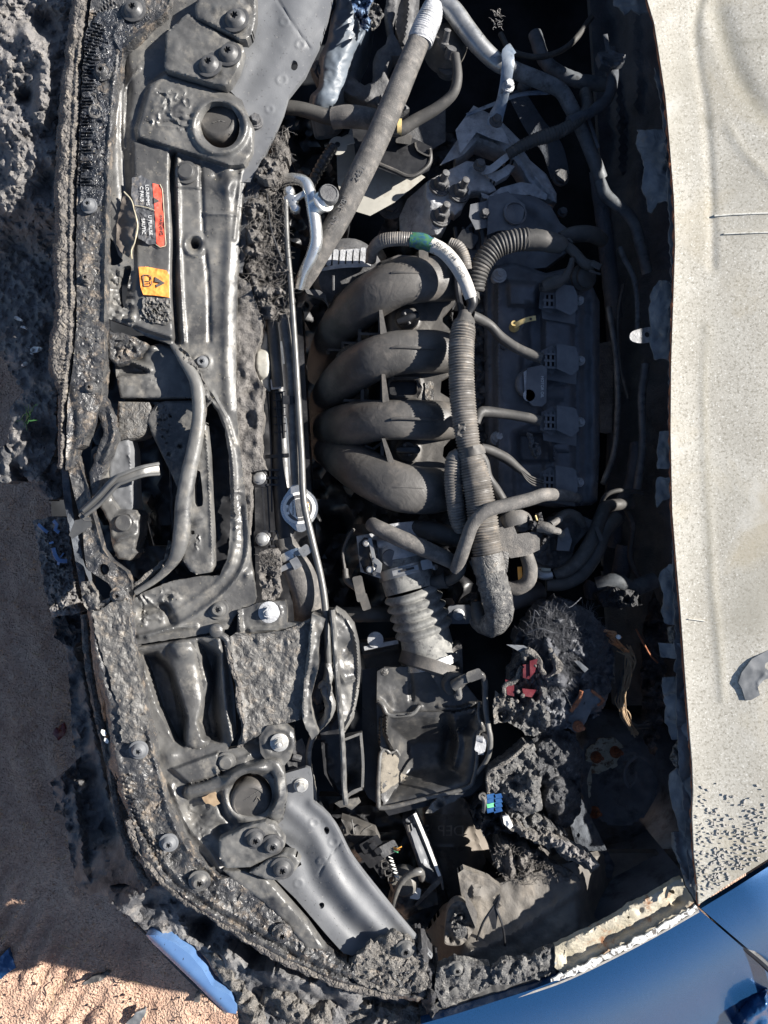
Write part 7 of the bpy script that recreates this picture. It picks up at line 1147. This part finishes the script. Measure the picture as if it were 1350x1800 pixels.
obj('shell_rim', tube([(858, 1400, -.095, 3), (857, 1365, -.092, 3), (864, 1354, -.09, 3.5), (880, 1346, -.09, 4), (900, 1332, -.092, 4), (920, 1314, -.10, 3), (928, 1308, -.105, 2.4)], segs=8, nz=.25), M['ash'], b3)
for (x, c_) in ((864, 'bluefuse'), (876, 'bluefuse')):
    for j in range(4): obj('fuse', prism([(x-7, 1398+j*8), (x+4, 1396+j*8), (x+6, 1401+j*8), (x-6, 1404+j*8)], -.086, -.12, .8), M['greenfuse' if (j == 2 and x == 864) else c_], b3)
obj('pale_clip', [tube([(846, 1399, -.09, 4), (852, 1405, -.088, 5), (851, 1420, -.09, 4), (850, 1428, -.092, 3)], segs=8, nz=.15), lathe((848, 1399, -.09), [(7, 0), (7, .004), (4, .004), (4, .001), (0, .001)])], M['cover'], b3)
lump = obj('soot_lump', sheet([(828, 1420), (850, 1408), (890, 1425), (950, 1440), (960, 1470), (940, 1500), (920, 1470), (880, 1462), (850, 1470), (832, 1445)], -.15, noise=[(.02, 16), (.01, 6)], step=3.4, th=.05, jag=4), M['char'], b3)
ZO[0] = .02
ar = thing('burnt_support_arm', 'ash crusted diagonal support arm with pale grey scales, lower right of the bay', 'arm', (970, 1480, -.1))
obj('arm_crust', sheet([(884, 1436), (892, 1432), (905, 1448), (935, 1462), (968, 1466), (1000, 1482), (1035, 1500), (1052, 1515), (1052, 1528), (1040, 1536), (1020, 1520), (990, 1508), (975, 1495), (955, 1487), (930, 1478), (900, 1460), (885, 1450)], -.085, F=[('r', [(890, 1440), (940, 1472), (1000, 1495), (1045, 1525)], 14, .014), ('g', 971, 1492, 6, -.012)], noise=[(.007, 12), (.003, 5)], step=2.6, th=.03, jag=3), M['ash'], ar)
obj('pale_tip', sheet([(884, 1436), (894, 1434), (902, 1452), (896, 1458), (886, 1448)], -.066, noise=[(.003, 6)], step=2.6, th=.006), M['white'], ar)
obj('pale_scales', sheet([(965, 1472), (1005, 1484), (1040, 1504), (1052, 1520), (1044, 1532), (1025, 1516), (995, 1502), (970, 1488)], -.068, F=[('r', [(970, 1478), (1045, 1520)], 10, .006)], noise=[(.008, 7)], step=2.6, th=.006, jag=3), M['meltlit'], ar)
obj('upper_crust', sheet([(893, 1422), (920, 1422), (950, 1436), (975, 1455), (1000, 1470), (985, 1476), (950, 1464), (915, 1450), (895, 1440)], -.092, noise=[(.008, 9), (.003, 4)], step=2.8, th=.03, jag=3), M['charash'], ar)
wl = thing('wool_clump', 'brown grey tufted clump of burnt insulation below the ash crusted arm', 'insulation', (920, 1510, -.14))
wp = [(862, 1500), (870, 1486), (890, 1484), (920, 1490), (950, 1500), (975, 1520), (985, 1548), (950, 1558), (920, 1560), (890, 1545), (875, 1530)]
obj('tufted_mass', sheet(wp, -.125, F=[('d', 905, 1515, 40, .03), ('r', [(905, 1490), (910, 1545)], 6, -.03)], noise=[(.014, 15), (.005, 5)], step=2.8, th=.06, jag=4), M['felt'], wl)
obj('tufts', hairs(wp, -.104, 260, 8, .008, .6, 31), M['felt'], wl, kind='stuff')
obj('arm_foot', sheet([(960, 1515), (985, 1520), (1010, 1535), (1020, 1545), (1018, 1560), (990, 1556), (975, 1540)], -.11, noise=[(.008, 8)], step=3, th=.02, jag=2), M['rubberd'], ar)
ZO[0] = 0.
obj('soot_cover_panel', sheet([(1000, 1440), (1020, 1400), (1050, 1460), (1080, 1520), (1075, 1545), (1050, 1540), (1010, 1480)], -.2, noise=[(.01, 20)], step=5, th=.03), M['bay'], st)
# ================================================================== HEADLIGHT BACK AND LINER
dl = thing('liner_duct', 'brown dusty moulded plastic liner with raised mirrored letters, below the air box', 'liner', (800, 1450, -.3))
obj('liner_shell', sheet([(740, 1400), (790, 1395), (815, 1402), (826, 1420), (840, 1450), (860, 1490), (880, 1530), (820, 1560), (780, 1600), (740, 1600), (720, 1500), (720, 1430)], lambda X, Y: -.235-.04*((X-785)/60.)**2, F=[('r', [(745, 1436), (780, 1430), (826, 1432)], 3, .003), ('r', [(750, 1486), (790, 1490), (830, 1480)], 3, .003), ('r', [(822, 1420), (840, 1470), (860, 1530)], 6, .012)], noise=[(.002, 30)], step=4.4, th=.02), M['duct'], dl)
text('DEF', 793, 1461, -.2335, 30, 180, M['duct'], dl, mirror=False, ext=.0016) if False else text('DEP', 793, 1461, -.2352, 27, 0, M['letter_light'], dl, mirror=True, ext=.0012)
text('S', 752, 1460, -.246, 27, 0, M['letter_light'], dl, mirror=True, ext=.0012)
hl = thing('headlamp_back', 'black headlamp rear housing with connector sockets and thin coloured wires', 'headlamp', (670, 1520, -.2))
obj('housing_shell', sheet([(575, 1432), (600, 1420), (650, 1415), (700, 1430), (735, 1470), (770, 1540), (790, 1590), (770, 1640), (760, 1680), (740, 1670), (690, 1600), (640, 1530), (600, 1470)], -.20, F=[('d', 625, 1475, 40, .04), ('u', [(700, 1600), (740, 1570)], 20, .03), ('r', [(610, 1500), (650, 1470), (700, 1460)], 8, .015), ('g', 700, 1650, 40, -.03)], noise=[(.006, 24)], step=4.4, th=.05), M['black'], hl)
obj('grey_web', [sheet([(600, 1440), (625, 1448), (660, 1462), (668, 1480), (655, 1485), (625, 1486), (606, 1470)], -.135, noise=[(.003, 12)], step=3.4, th=.03), sheet([(690, 1580), (720, 1570), (745, 1560), (768, 1570), (770, 1590), (735, 1600), (705, 1590)], -.15, noise=[(.004, 12)], step=4, th=.03)], M['dusty'], hl)
obj('connector_block', [prism(rect(648, 1498, 26, 44, -38, 2), -.110, -.16, 2), prism(rect(664, 1512, 20, 60, -35, 2), -.118, -.16, 2), prism(rect(652, 1484, 34, 16, -30, 1), -.102, -.14, 1)]+[prism(rect(656+i*9, 1487+i*9, 8, 8, -35, 1), -.094, -.12, 1) for i in range(2)], M['black'], hl)
obj('latch_frames', [tube([(668+i*6-4, 1508+i*13-5, -.112), (678+i*6-4, 1505+i*13-5, -.112), (680+i*6-4, 1515+i*13-5, -.112), (670+i*6-4, 1518+i*13-5, -.112), (668+i*6-4, 1508+i*13-5, -.112)], 1.5, 6) for i in range(4)], M['dusty'], hl)
obj('white_terminal_print', [tube([(683+i*2.4, 1506+i*7, -.108), (690+i*2.4, 1509+i*7, -.108), (684+i*2.4, 1512+i*7, -.108), (692+i*2.4, 1513+i*7, -.108)], 1, 5) for i in range(6)], M['white'], hl)
obj('grey_plug', prism(rect(683, 1492, 28, 16, -28, 2), -.098, -.13, 1.5), M['castd'], hl)
for i, c_ in enumerate(('bolt_o', 'copper', 'greenfuse')): obj('thin_wire', tube([(692, 1490+i*3, -.098), (698, 1492+i*3, -.092), (706-i*3, 1488+i*5, -.092)], 1.2, 5), M[c_], hl)
obj('adjuster', [lathe((712, 1545, -.15), [(26, 0), (25, .02), (18, .03), (0, .03)], (-.2, .1, 1), 26), tube([(690, 1595, -.12, 6), (700, 1560, -.105, 6), (716, 1540, -.10, 6), (738, 1532, -.10, 7), (742, 1545, -.12, 6)], segs=10)], M['cover'], hl)
obj('pale_bulb_base', prism(rect(728, 1570, 16, 14, 10, 2), -.125, -.15, 2), M['white'], hl)
obj('round_can', sheet([(680, 1600), (690, 1560), (705, 1545), (735, 1555), (750, 1575), (735, 1590), (712, 1600), (700, 1615)], -.145, F=[('d', 710, 1580, 26, .02)], noise=[(.004, 9)], step=3, th=.03), M['dusty'], hl)
hs = thing('wire_bail', 'bright white straight metal bar on a black frame below the air box', 'bar', (760, 1490, -.13))
obj('black_frame', [sheet([(708, 1445), (718, 1436), (730, 1430), (745, 1460), (778, 1545), (765, 1556), (742, 1548), (728, 1500)], -.150, F=[('r', [(716, 1450), (735, 1510), (750, 1548)], 5, .016), ('r', [(730, 1450), (768, 1540)], 4, -.012)], noise=[(.001, 10)], step=3, th=.04)], M['coil'], hs)
obj('white_bar', ribbon([(729, 1430, -.118), (745, 1468, -.116), (773, 1540, -.116)], 6, .004), M['white'], hs)
obj('frame_end', [tube([(722, 1436, -.128), (724, 1446, -.128)], 3, 7), tube([(717, 1448, -.13), (720, 1460, -.132)], 5, 8), ribbon([(775, 1540, -.115, 5), (779, 1564, -.118, 4)], 5, .004), ribbon([(776, 1546, -.118, 7), (758, 1562, -.12, 10), (730, 1592, -.13, 5)], 8, .006)], M['rubberd'], hs)
obj('small_tag', [sheet([(588, 1412), (596, 1408), (630, 1402), (634, 1410), (618, 1424), (608, 1418), (598, 1420)], -.11, step=3, th=.004), tube([(618, 1440, -.12), (622, 1466, -.125)], 1.4, 5), tube([(634, 1466, -.125), (640, 1458, -.12), (654, 1450, -.12)], 1.4, 5)], M['cover'], label='small grey plastic tag between the fin and the headlamp', cat='clip')
obj('bottom_gap_panel', sheet([(560, 1400), (760, 1400), (900, 1560), (780, 1720), (740, 1680), (640, 1560)], -.28, noise=[(.01, 30)], step=7, th=.03), M['black'], label='black lower splash panel beneath the headlamp', cat='panel')

# ================================================================== LOOSE ASH FLECKS on the big panels
def flecks(parent_name, child, n, m_, rmax, seed):
    src = [o for o in bpy.data.objects if o.name.startswith(child) and o.parent and o.parent.name == parent_name][0]
    rs = np.random.RandomState(seed); me = src.data; G = []; b = BASE[src.name]; nv = len(me.vertices)
    for i in rs.randint(0, nv, n):
        v = me.vertices[int(i)]
        if v.normal.z < .6: continue
        c = v.co+b; r = rmax*rs.uniform(.3, 1)*.001; q = rs.uniform(0, 6.3)
        pts = [tuple(c+Vector((r*math.cos(6.28*j/5+q)*rs.uniform(.6, 1.2), r*math.sin(6.28*j/5+q)*rs.uniform(.4, 1), .0004+rs.uniform(0, .0006)))) for j in range(5)]
        lo = [(x, y, z-.0015) for x, y, z in pts]
        G.append((np.array(pts+lo), [[0, 1, 2, 3, 4]]+[[j, j+5, (j+1) % 5+5, (j+1) % 5] for j in range(5)]))
    obj('ash_flecks', G, m_, src.parent, kind='stuff', smooth=False)
flecks('radiator_cover', 'cover_panel', 420, M['crackle'], 1.5, 1)
flecks('radiator_cover', 'cover_panel', 160, M['creamedge'], .9, 2)
flecks('lower_cover', 'cover_panel', 260, M['crackle'], 1.5, 3)
flecks('grille_panel', 'top_face', 200, M['creamedge'], .9, 4)
flecks('tie_bar', 'pressed_panel', 200, M['crackle'], .8, 5)
flecks('tie_bar.001', 'pressed_panel', 200, M['crackle'], .8, 6)
flecks('intake_manifold', 'flange_plate', 120, M['crackle'], 1.0, 7)
